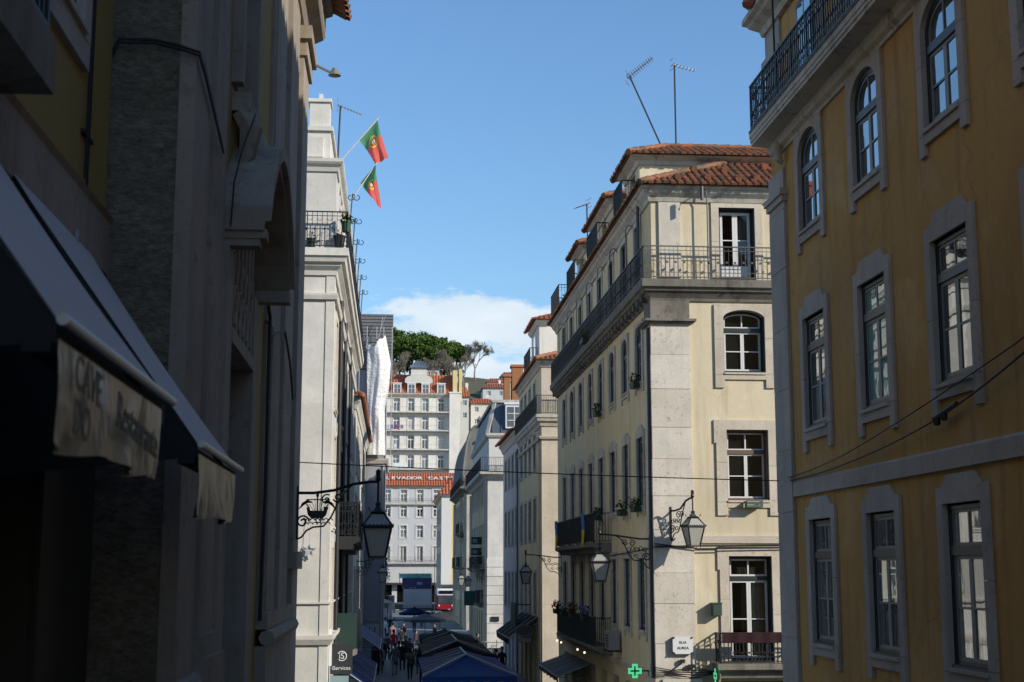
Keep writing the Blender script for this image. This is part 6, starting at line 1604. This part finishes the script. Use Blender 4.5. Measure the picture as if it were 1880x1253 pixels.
    if bag:
        m = MB(); m.tube([(0, -.16 * k, 1.35 * k), (0, -.2 * k, 1.2 * k), (0, -.2 * k, 1.0 * k)], [.10 * k, .14 * k, .11 * k], 8)
        bo = bpy.data.objects.new('backpack', m.mesh('backpack', bag, True)); COL.objects.link(bo); tag(bo, label=None); bo.parent = body
    return body
def cloth(n, c): return colmat(n, c, .9, .1)
c_blk = cloth('black_cloth', (.012, .012, .014)); c_gry = cloth('grey_cloth', (.10, .10, .105)); c_red = cloth('red_cloth', (.42, .012, .02)); c_jean = cloth('denim', (.03, .05, .10)); c_tan = cloth('tan_cloth', (.30, .24, .18)); c_grn = cloth('grey_green_cloth', (.12, .14, .12)); c_wht = cloth('white_cloth', (.68, .68, .68)); c_teal = cloth('teal_cloth', (.03, .12, .14)); c_brn = cloth('brown_cloth', (.10, .06, .04)); c_pnk = cloth('dusty_pink_cloth', (.35, .2, .2))
person(.22, 83, 'person in a black top and tan trousers walking away in the middle of the street', c_gry, c_tan, .05, 1.78, .2, coat=True)
person(.46, 88, 'person in teal beside the red jacketed one', c_teal, c_blk, 0, 1.66, .14)
person(.15, 102, 'person in a bright red jacket holding arms out, walking away', c_red, c_jean, 0, 1.76, .16, arms=(-.1, .25))
person(.68, 87, 'person in black with a dark coat left of the grey green one', c_blk, c_blk, 0, 1.70, .18, coat=True)
person(1.05, 80, 'person in a grey green coat with dark hair and a shoulder bag', c_grn, c_blk, .1, 1.74, .22, longhair=True, bag=c_brn)
person(1.62, 84, 'person with a dark backpack next to the terrace', c_gry, c_jean, 0, 1.72, .1, bag=c_blk)
person(-.52, 91, 'person in a long black coat striding along the left side', c_blk, c_blk, 3.3, 1.68, .3, coat=True)
person(-.95, 86, 'person in a black jacket with a red scarf by the blue awning', c_brn, c_blk, 2.6, 1.75, .08)
person(-.62, 85, 'person in dusty pink standing among the group on the left', c_pnk, c_gry, 3.0, 1.66, .06)
person(-.78, 83.2, 'tall person in charcoal in front of the group on the left', c_blk, c_blk, .3, 1.82, .1)
person(.36, 54.5, 'person nearest the camera, only the dark head showing at the bottom edge', c_blk, c_blk, 0, 1.66, .1)
person(-.62, 128, 'person in a white jacket far along the left wall', c_wht, c_blk, 0, 1.74, .1)
person(-.12, 132, 'person in dark clothes far down the street', c_blk, c_blk, 3.1, 1.76, .12)
person(.25, 127, 'person in white sleeves and dark trousers far down the street', c_wht, c_blk, .2, 1.7, .14)
person(2.2, 140, 'person in maroon standing near the far road', cloth('maroon_coat', (.15, .01, .02)), c_blk, 0, 1.75, .05)

crowd = [(.95, 94, c_brn, c_jean, 'person in brown and denim past the grey green coat'), (-.25, 97, c_gry, c_blk, 'person in grey walking past the red jacketed one'), (1.15, 90, c_jean, c_blk, 'person in a denim jacket near the terrace edge'), (.75, 107, c_blk, c_tan, 'person in a black top and tan trousers by the far parasols'), (-.8, 110, c_blk, c_jean, 'person in black and denim at the corner of the grey house'), (.1, 116, c_pnk, c_gry, 'person in dusty pink far along the street'), (-.7, 94, c_jean, c_tan, 'person in a denim jacket and tan trousers on the left side'), (3.1, 150, c_blk, c_blk, 'dark figure crossing the far end of the street'), (4.4, 158, c_gry, c_jean, 'grey figure crossing the far end of the street')]
for x, y, s_, t_, lab in crowd: person(x, y, lab, s_, t_, rnd.choice((0, .2, 3.1, 2.9)), rnd.uniform(1.62, 1.82), rnd.uniform(.08, .22))
def chair(x, y, rot, label):
    T = thing('cafe_chair', (x, y, 0), label, 'chair', 'cafe chairs on the terrace'); T.rotation_euler = (0, 0, rot)
    def b_(mb, n, mt):
        me = mb.mesh(n, mt); o = bpy.data.objects.new(n, me); COL.objects.link(o); o.parent = T
    m = MB(); m.box(-.2, .2, -.2, .2, .43, .46); b_(m, 'seat', grey_c)
    m = MB(); m.box(-.2, .2, -.22, -.19, .62, .86); m.tube([(-.19, -.2, .46), (-.19, -.21, .86)], .014, 5); m.tube([(.19, -.2, .46), (.19, -.21, .86)], .014, 5); b_(m, 'backrest', grey_c)
    for sx in (-.18, .18):
        for sy in (-.18, .18): m = MB(); m.tube([(sx, sy, .43), (sx * 1.1, sy * 1.1, 0)], .014, 5); b_(m, 'leg', galv)
def table(x, y, label):
    T = thing('cafe_table', (x, y, 0), label, 'table', 'cafe tables on the terrace')
    m = MB(); m.lathe([(.34, .71), (.35, .72), (.35, .745), (.0, .75)], (x, y, 0), 16); m.build('tabletop', colmat('pale_tabletop', (.4, .4, .4), .4), T)
    m = MB(); m.tube([(x, y, .71), (x, y, .04)], .03, 6); m.lathe([(.25, .0), (.25, .03), (.04, .06)], (x, y, 0), 10); m.build('pedestal', iron, T)
spots = [(1.6, 92, 'on the left edge of the terrace past the canopies'), (2.6, 95, 'in the middle of the terrace past the canopies'), (1.5, 101, 'under the dark grey parasol'), (2.5, 112, 'between the grey and navy parasols'), (6.9, 106, 'by the sunlit foot of the mansard corner house')]
for i, (x, y, w) in enumerate(spots):
    table(x, y, 'small round cafe table ' + w)
    chair(x - .6, y, -math.pi / 2, 'cafe chair left of the table ' + w); chair(x + .6, y, math.pi / 2, 'cafe chair right of the table ' + w)
for x, y, lab, s_, f_ in ((1.0, 92, 'person in black seated at the first terrace table', c_blk, -1.57), (3.2, 95, 'person in grey seated at the middle terrace table', c_gry, 1.57), (2.1, 101, 'person in white seated under the dark grey parasol', c_wht, 1.57), (1.9, 112, 'person in brown seated between the parasols', c_brn, -1.57), (6.3, 106, 'person in black seated in the sun by the white rusticated wall', c_blk, -1.57)):
    person(x, y, lab, s_, c_blk, f_, 1.72, 0, True)
for x, y, lab in ((3.3, 100, 'dark clothed waiter standing behind the terrace tables'), (1.0, 116, 'dark clothed person standing by the navy parasol'), (3.4, 114, 'dark clothed person standing right of the navy parasol'), (5.6, 78, 'dark clothed person in front of the black awning'), (6.1, 80, 'dark clothed person at the shop door of the cream row house')):
    person(x, y, lab, c_blk, c_gry, 3.0 * rnd.random(), 1.72, .08)

# ================================================================= vehicles and kiosks
T = thing('bus', (7.7, 206.5, 0), 'red and white city bus with a dark windscreen waiting at the end of the street', 'bus')
m = MB(); m.box(6.5, 8.9, 206.6, 216, .35, 2.3, 0); m.box(6.5, 8.9, 206.6, 216, 2.3, 3.05, 1); m.box(6.6, 8.8, 206.7, 216, 3.05, 3.15, 1); m.box(6.7, 8.7, 206.5, 206.6, 2.5, 2.95, 2); m.box(6.45, 8.95, 206.45, 206.62, .35, .75, 0)
m.box(6.485, 6.5, 207.4, 215.5, 1.3, 2.35, 2)
m.build('body', [red_p, white_m, colmat('bus_black', (.01, .01, .012), .2)], T)
m = MB(); m.box(6.62, 8.78, 206.53, 206.6, 1.15, 2.2); m.build('windscreen', gl_b, T)
for x in (6.75, 8.65): m = MB(); m.lathe([(.0, -.03), (.12, -.02), (.12, .02), (0, .03)], (0, 0, 0), 10); M_ = Matrix.Translation((x, 206.42, .85)) @ Matrix.Rotation(R(90), 4, 'X'); m.v = [tuple(M_ @ Vector(v)) for v in m.v]; m.build('headlight', white_m, T)
for x in (6.62, 8.78):
    for y in (208.5, 213.8):
        m = MB(); m.lathe([(.1, -.14), (.46, -.14), (.48, 0), (.46, .14), (.1, .14)], (0, 0, 0), 16); M_ = Matrix.Translation((x, y, .48)) @ Matrix.Rotation(R(90), 4, 'Y'); m.v = [tuple(M_ @ Vector(v)) for v in m.v]; m.build('wheel', tyre, T)
for x in (6.35, 9.05): m = MB(); m.box(x - .08, x + .08, 206.3, 206.4, 1.7, 2.15); m.tube([(x, 206.4, 2.1), (7.7 + (x - 7.7) * .88, 206.6, 2.4)], .02, 4); m.build('mirror', tyre, T)
T = thing('kiosk', (4, 226, 0), 'white panelled kiosk with a deep blue upper hoarding across the far road', 'kiosk')
m = MB(); m.box(1.9, 6.2, 226, 229, .45, 2.9)
for q in range(14): m.box(2.15, 3.95, 225.95, 226, .7 + q * .14, .8 + q * .14)
m.build('white_panel', colmat('kiosk_white', (.42, .42, .46), .5), T)
m = MB(); m.box(1.6, 6.2, 226.2, 229, 2.9, 4.6); m.build('hoarding', colmat('deep_blue_panel', (.008, .016, .10), .4), T)
m = MB(); m.box(3.9, 4.7, 226.14, 226.2, 3.6, 3.95)
for x in (2.9, 3.5): m.box(x, x + .22, 226.14, 226.2, 3.02, 3.2)
m.build('printed_patch', colmat('pale_blue_print', (.25, .28, .42), .5), T)
m = MB()
for x in (1.62, 3.4, 5.2): m.box(x, x + .06, 226.13, 226.2, 2.9, 4.6)
m.build('hoarding_rib', colmat('dark_navy_rib', (.004, .007, .03), .5), T)
m = MB(); m.box(1.2, 6.1, 226.2, 229, 4.6, 5.3); m.build('glass_top', gl_t, T)
m = MB(); m.tube([(1.1, 226, 5.4), (1.15, 226, 4.1), (1.8, 226, 3.1), (1.8, 226, 0)], .06, 6); m.tube([(6.2, 226, 5.3), (6.2, 226, 0)], .06, 6); m.box(1.8, 6.3, 225.98, 229.1, .0, .45); m.build('frame', galv, T)
T = thing('kiosk', (-.7, 150, 0), 'small green kiosk with a pale roof at the far left of the street', 'kiosk')
m = MB(); m.box(-1.6, -.35, 150, 152, 0, 2.5); m.build('cabin', colmat('kiosk_green', (.01, .13, .07), .5), T)
m = MB(); m.prism([(-1.75, 2.5), (.1, 2.5), (.1, 2.6), (-.9, 2.95), (-1.75, 2.95)], lambda a, b_, d_: (a, d_, b_), 149.8, 152.2); m.build('roof', colmat('pale_pink_roof', (.5, .32, .32), .6), T)
m = MB(); m.box(-1.5, -.45, 149.93, 150, 1.1, 2.0); m.box(-.3, .05, 150, 150.1, 0, 2.5); m.build('hatch', galv, T)
T = thing('delivery_van', (-.4, 196, 0), 'dark van parked at the far kerb left of the kiosk', 'van')
m = MB(); m.prism([(196, .4), (201, .4), (201, 2.4), (197.6, 2.4), (196.7, 1.5), (196, 1.3)], lambda a, b_, d_: (d_, a, b_), -1.5, .4); m.build('body', colmat('van_grey', (.05, .06, .065), .35), T)
m = MB(); m.poly([(-1.35, 196.66, 1.52), (.25, 196.66, 1.52), (.25, 197.52, 2.35), (-1.35, 197.52, 2.35)]); m.build('windscreen', gl_k, T)
for x in (-1.45, .35):
    for y in (196.9, 200): m = MB(); m.lathe([(.1, -.1), (.33, -.1), (.34, 0), (.33, .1), (.1, .1)], (0, 0, 0), 14); M_ = Matrix.Translation((x, y, .34)) @ Matrix.Rotation(R(90), 4, 'Y'); m.v = [tuple(M_ @ Vector(v)) for v in m.v]; m.build('wheel', tyre, T)
m = MB(); m.lathe([(.07, 0), (.05, 3), (.04, 7)], (5.6, 190, 0), 8); o = m.build('lamp_post', iron, None, False, (5.6, 190, 0)); tag(o, 'dark slender post standing between kiosk and bus', 'post')

# ================================================================= trees and hillside
def crown_leaves(mb, c, rx, ry, rz, n, s_, clumps=26, flat=.35):
    cl = []
    for i in range(clumps):
        v = Vector((rnd.gauss(0, 1), rnd.gauss(0, 1), rnd.gauss(0, 1) + .2)).normalized(); q = rnd.random() ** .45
        p_ = Vector((v.x * rx * q, v.y * ry * q, v.z * rz * q))
        if p_.z < -flat * rz: p_.z = -flat * rz * rnd.random()
        cl.append((p_, rnd.uniform(.2, .34)))
    for i in range(n):
        p_, q = rnd.choice(cl); v = Vector((rnd.gauss(0, 1), rnd.gauss(0, 1), rnd.gauss(0, .7))).normalized() * (rnd.random() ** .4)
        leafquad(mb, Vector(c) + p_ + Vector((v.x * rx * q, v.y * ry * q, v.z * rz * q * 1.1)), s_)
def hillz(x, y):
    if y < 285: return -.5
    t = min(1, (y - 285) / 165); s_ = t * t * (3 - 2 * t) * .55 + t * .45
    return 14 + 54 * s_ + 1.5 * math.sin(x * .11 + y * .05) - max(0, (x - 18)) * .22 * t - max(0, -x - 60) * .2
m = MB(); nx, ny = 48, 34
xs_ = [-160 + 320 * i / nx for i in range(nx + 1)]; ysq = [286 + 300 * (j / ny) for j in range(ny + 1)]
m.add([(x, y, hillz(x, y) if y < 480 else max(-1, hillz(x, 480) * (1 - (y - 480) / 106))) for y in ysq for x in xs_], [(j * (nx + 1) + i, j * (nx + 1) + i + 1, (j + 1) * (nx + 1) + i + 1, (j + 1) * (nx + 1) + i) for j in range(ny) for i in range(nx)])
m.add([(x, 286, z) for x in (-160, 160) for z in (-1, 15)], [(0, 2, 3, 1)])
tag(m.build('hillside', earth, None, True), kind='structure')
def pine(x, y, ztop, r_, label, dz=3.6):
    g0 = hillz(x, y); T = thing('stone_pine', (x, y, g0), label, 'tree', 'stone pines on the hill')
    m = MB(); zc = ztop - dz
    for i in range(2): m.tube([(x + i * .5, y, g0 - .5), (x + i * .9 - .4, y + .3, (g0 + zc) / 2), (x + (i - .5) * r_ * .5, y, zc)], [.4, .3, .15], 6)
    for i in range(5):
        a = i * 1.25; m.tube([(x + .3 * math.cos(a), y, zc - 1.5), (x + r_ * .6 * math.cos(a), y + r_ * .6 * math.sin(a), zc + .3)], [.16, .06], 5)
    m.build('trunk', pbark, T)
    m = MB(); crown_leaves(m, (x, y, zc), r_, r_ * .8, dz, 6500, .36, 70, .75); m.build('crown', pineleaf, T)
pine(-10, 452, 84.2, 7, 'leftmost stone pine, mostly behind the scaffold'); pine(-2.5, 448, 82.2, 6.5, 'stone pine just right of the scaffold, its crown the tallest in view', 4); pine(5.0, 452, 81.2, 7, 'second stone pine from the scaffold with a broad dark crown', 4)
pine(11.5, 450, 79.9, 6.5, 'stone pine above the zinc lantern of the cream apartments', 4); pine(16.9, 448, 78.0, 5.2, 'rightmost stone pine with a low rounded end to its crown', 3.4)
pine(20.0, 446, 75.6, 3.4, 'small stone pine at the lower right end of the pine row', 2.6); pine(7.5, 440, 77.4, 5.5, 'lower stone pine in front of the pine row'); pine(0, 440, 77.8, 5.6, 'lower stone pine at the scaffold edge of the pine row'); pine(13, 441, 76.2, 5, 'lowest stone pine beside the white hilltop house', 3.2)
def bare(x, y, H_, label, spread=.5, lev=5, g0=None, seed=1):
    q = random.Random(seed); g0 = hillz(x, y) if g0 is None else g0
    T = thing('bare_tree', (x, y, g0), label, 'tree', 'leafless trees on the hill')
    tr = MB(); cr = MB()
    def br(p_, d, L, r_, k):
        e = p_ + d * L; mid = p_ + d * L * .5 + Vector((q.gauss(0, .05), q.gauss(0, .05), 0)) * L
        (tr if k >= lev - 1 else cr).tube([p_, mid, e], [r_, r_ * .8, r_ * .6], 5 if k > 2 else 3, cap=False)
        if k <= 0: return
        for i in range(3 if k > 2 else 4):
            n_ = d.orthogonal().normalized(); a = q.random() * 6.28; s_ = n_ * math.cos(a) + d.cross(n_) * math.sin(a)
            br(p_ + d * L * q.uniform(.55, 1), (d + s_ * q.uniform(.35, .85) * spread * 2 + Vector((0, 0, .22))).normalized(), L * q.uniform(.6, .82), max(.03, r_ * .58), k - 1)
    br(Vector((x, y, g0 - .3)), Vector((0, 0, 1)), H_ * .27, H_ * .02, lev)
    tr.build('trunk', bark, T); cr.build('crown', bark, T)
bare(25.0, 440, 15, 'large leafless tree standing clear against the sky at the right end of the hill', .42, 7, None, 5)
for i, (x, y, H_, lab) in enumerate(((20, 415, 12, 'leafless tree behind the pale chimneys of the cream apartments'), (16, 410, 11, 'leafless tree left of the pale chimneys'), (11, 408, 10.5, 'leafless tree right of the zinc lantern'), (-.5, 405, 10.5, 'leafless tree beside the white tarpaulin'), (3.0, 410, 10, 'leafless tree left of the zinc lantern'), (7.0, 412, 10, 'leafless tree directly behind the zinc lantern'), (13.5, 418, 12, 'taller leafless tree in front of the white hilltop house'))):
    bare(x, y, H_ * 1.2, lab, .45, 6, None, 20 + i)
def bushy(x, y, r_, label, g0=None, mat=bush, n=900, h=None, grp='bushes on the hill', name='bush'):
    g0 = hillz(x, y) if g0 is None else g0; h = h or r_ * 1.2
    T = thing(name, (x, y, g0), label, 'tree' if name != 'bush' else 'bush', grp)
    m = MB(); m.tube([(x, y, g0 - .3), (x, y + .1, g0 + h * .5), (x + .1, y, g0 + h)], [r_ * .08 + .05, r_ * .06 + .03, .02], 5)
    for a in range(4): m.tube([(x, y, g0 + h * .4), (x + r_ * .5 * math.cos(a * 1.6), y + r_ * .5 * math.sin(a * 1.6), g0 + h * .9)], [.05, .02], 4)
    m.build('trunk', pbark, T)
    m = MB(); crown_leaves(m, (x, y, g0 + h * .75), r_, r_, h * .7, n, r_ * .09 + .03, 22, .8); m.build('crown', mat, T)
for i, (x, y, r_, lab) in enumerate(((-6, 455, 5, 'dark undergrowth bush under the leftmost stone pines'), (1.5, 456, 5, 'dark undergrowth bush under the tallest stone pine'), (8, 455, 5, 'dark undergrowth bush under the broad stone pine'), (14, 454, 4.6, 'dark undergrowth bush under the right stone pines'), (21, 350, 3.2, 'green bush on the slope right of the cream party wall'), (24.5, 372, 3.5, 'olive bush on the slope below the large leafless tree'), (28, 400, 3.6, 'bush at the foot of the large leafless tree'), (18.6, 338, 2.4, 'small bush just behind the cream party wall'), (32, 415, 3.5, 'bush left of the hillside roofs'))): bushy(x, y, r_, lab)
bushy(-.95, 176, .75, 'narrow yellow green street tree beside the grey scaffolded house', 0, ivy, 1500, 6.4, None, 'street_tree')
def house(x, y, w, d, h, label, wallm, roofm, g0=None, roofh=1.6):
    g0 = hillz(x, y) - 3 if g0 is None else g0
    B = thing('hillside_house', (x, y, g0), label, 'house', 'houses on the hillside')
    E = f_front(y, x - w / 2); top = g0 + h; H = []
    nw = max(1, int(w / 2.2))
    for i in range(nw):
        for z in (top - 1.9, top - 4.7): H.append(hole(w * (i + .5) / nw - .45, z, 'house_win'))
    m = MB(); wall(m, E, 0, w, g0, top, H, .2); sides(m, x - w / 2, x + w / 2, y, y + d, g0, top, 'x0 x1 y1 top'); m.build('wall', wallm, B)
    for hh in H: put(B, E, hh[0], hh[2], 'house_win', gl_k)
    m = MB(); a = (x - w / 2 - .3, y - .4, top + .02); b_ = (x + w / 2 + .3, y - .4, top + .02); r0 = (x - w / 2 + w * .15, y + d / 2, top + roofh); r1 = (x + w / 2 - w * .15, y + d / 2, top + roofh)
    tiles(m, a, b_, r0, r1, step=.6, r=.2, course=1.2, segs=3); c = (b_[0], y + d + .4, top + .02); e = (a[0], y + d + .4, top + .02)
    m.poly([b_, c, r1]); m.poly([e, a, r0]); m.quad(c, e, r0, r1); m.build('roof', roofm, B)
    m = MB(); m.box(x + w * .2, x + w * .2 + .6, y + d * .5, y + d * .5 + .6, top + roofh * .5, top + roofh + 1.0); m.build('chimney', offw, B)
house(20.0, 322, 5.2, 8, 16, 'white terraced hillside house with an orange roof, low behind the mansard corner house', whitep, t_f, 27.2)
house(15.8, 318, 1.8, 9, 18, 'narrow white house with a slanted red roof beside the cream party wall', whitep, t_f, 26.2, 2.8)
house(25, 352, 6, 8, 12, 'grey white hillside house below the roofs at the right', whitecool, t_n, 38.6)
house(28.5, 386, 6.5, 8, 9, 'hillside house with a bright red roof under the skyline', offw, t_f, 47.5)
house(33.5, 402, 6, 8, 10, 'brown walled house on the skyline at the right', pinkp, t_f, 50.5)
house(39, 395, 6, 8, 10, 'cream skyline house partly behind the mansard chimneys', offw, t_f, 49)
house(11.5, 434, 4.5, 5, 6.0, 'white hilltop house glimpsed under the stone pines', whitep, zinc, None, 1.2)
house(19.0, 430, 4, 4, 6.5, 'small white hilltop building at the right end of the pines', whitep, zinc, None, 1.0)
# washing lines on the apartments
for i, (x, z, c, lab) in enumerate(((-1.2, 34.9, (.5, .5, .55), 'white cloth drying on the second balcony of the cream apartments'), (-.5, 34.9, (.08, .1, .4), 'blue cloth drying on the second balcony of the cream apartments'), (.2, 34.9, (.25, .05, .12), 'dark red cloth drying on the second balcony of the cream apartments'), (1.6, 34.9, (.35, .15, .3), 'violet cloth drying on the second balcony of the cream apartments'), (.3, 31.0, (.65, .65, .66), 'pale cloth drying on the third balcony of the cream apartments'), (1.3, 27.1, (.75, .75, .73), 'large white sheet drying on the lowest balcony of the cream apartments'))):
    w_ = .3 if i < 5 else 1.5; m = MB()
    for q in range(6): m.quad((x - w_ + w_ * q / 3, 290.8 - .05 * (q % 2), z - (.55 if i < 5 else .8)), (x - w_ + w_ * (q + 1) / 3, 290.8 - .05 * ((q + 1) % 2), z - (.55 if i < 5 else .8)), (x - w_ + w_ * (q + 1) / 3, 290.85, z + .25), (x - w_ + w_ * q / 3, 290.85, z + .25))
    tag(m.build('drying_cloth', colmat('laundry_%d' % i, c, .9), None, False, (x, 290.8, z)), lab, 'laundry', 'washing on the apartment balconies')

# ================================================================= light, sky, camera
SUN = Vector((.80, -.55, .48)).normalized()
elev = math.asin(SUN.z); az = math.atan2(SUN.x, SUN.y)
w = bpy.data.worlds.new('World'); S.world = w; w.use_nodes = True; nt = w.node_tree
bg = nt.nodes['Background']; out = nt.nodes['World Output']
sky = nd(nt, 'ShaderNodeTexSky'); sky.sky_type = 'NISHITA'; sky.sun_disc = False; sky.sun_elevation = elev; sky.sun_rotation = az
sky.air_density = 1.35; sky.dust_density = 0; sky.ozone_density = 7; sky.altitude = 20
lk(nt, sky.outputs[0], bg.inputs[0]); bg.inputs[1].default_value = SKY_S
tc = nd(nt, 'ShaderNodeTexCoord'); sp = nd(nt, 'ShaderNodeSeparateXYZ'); lk(nt, tc.outputs['Generated'], sp.inputs[0])
mp = nd(nt, 'ShaderNodeMapping'); mp.inputs['Scale'].default_value = (1, 1, 2.6); lk(nt, tc.outputs['Generated'], mp.inputs[0])
n1 = nd(nt, 'ShaderNodeTexNoise'); n1.inputs['Scale'].default_value = 9; n1.inputs['Detail'].default_value = 7; n1.inputs['Roughness'].default_value = .62; lk(nt, mp.outputs[0], n1.inputs[0])
def math_(op, a, b_):
    n = nd(nt, 'ShaderNodeMath', operation=op)
    for i, v in enumerate((a, b_)):
        if isinstance(v, (int, float)): n.inputs[i].default_value = v
        else: lk(nt, v, n.inputs[i])
    return n.outputs[0]
hgt = math_('SUBTRACT', .192, sp.outputs['Z'])
hh = math_('ADD', math_('MULTIPLY', hgt, 26), math_('MULTIPLY', math_('SUBTRACT', n1.outputs['Fac'], .56), 5.5))
rp = nd(nt, 'ShaderNodeValToRGB'); rp.color_ramp.elements[0].position = .0; rp.color_ramp.elements[1].position = .5; lk(nt, hh, rp.inputs[0])
bg2 = nd(nt, 'ShaderNodeBackground'); bg2.inputs[0].default_value = (.80, .88, .95, 1); bg2.inputs[1].default_value = CLOUD_S
n2 = nd(nt, 'ShaderNodeTexNoise'); n2.inputs['Scale'].default_value = 14; n2.inputs['Detail'].default_value = 5; lk(nt, mp.outputs[0], n2.inputs[0])
r2 = nd(nt, 'ShaderNodeValToRGB'); r2.color_ramp.elements[0].position = .3; r2.color_ramp.elements[1].position = .7
r2.color_ramp.elements[0].color = (.64, .76, .87, 1); r2.color_ramp.elements[1].color = (.86, .91, .95, 1); lk(nt, n2.outputs[0], r2.inputs[0]); lk(nt, r2.outputs[0], bg2.inputs[0])
ms = nd(nt, 'ShaderNodeMixShader'); lk(nt, math_('MULTIPLY', rp.outputs[0], .86), ms.inputs[0]); lk(nt, bg.outputs[0], ms.inputs[1]); lk(nt, bg2.outputs[0], ms.inputs[2]); lk(nt, ms.outputs[0], out.inputs[0])
sl = bpy.data.lights.new('sun', 'SUN'); sl.energy = SUN_E; sl.angle = R(.55); sl.color = (1, .93, .82)
so = bpy.data.objects.new('sun', sl); COL.objects.link(so); so.rotation_euler = SUN.to_track_quat('Z', 'Y').to_euler(); so.location = (30, -20, 60)
cam = bpy.data.cameras.new('camera'); co = bpy.data.objects.new('camera', cam); COL.objects.link(co)
cam.sensor_width = 36; cam.lens = 2611 / 1880 * 36; cam.clip_end = 6000; cam.clip_start = .1
co.location = (0, 0, 6); co.rotation_euler = (R(90 + 9.106), 0, R(-4.756))
cam.dof.use_dof = True; cam.dof.focus_distance = 40; cam.dof.aperture_fstop = 3.2
S.camera = co
S.view_settings.view_transform = 'Standard'; S.view_settings.look = 'None'; S.view_settings.exposure = EXPO; S.view_settings.gamma = 1
S.cycles.max_bounces = 6; S.cycles.diffuse_bounces = 4; S.cycles.glossy_bounces = 3; S.cycles.transmission_bounces = 4; S.cycles.transparent_max_bounces = 6
S.cycles.use_denoising = True; S.cycles.sample_clamp_indirect = 4; S.cycles.caustics_reflective = False; S.cycles.caustics_refractive = False
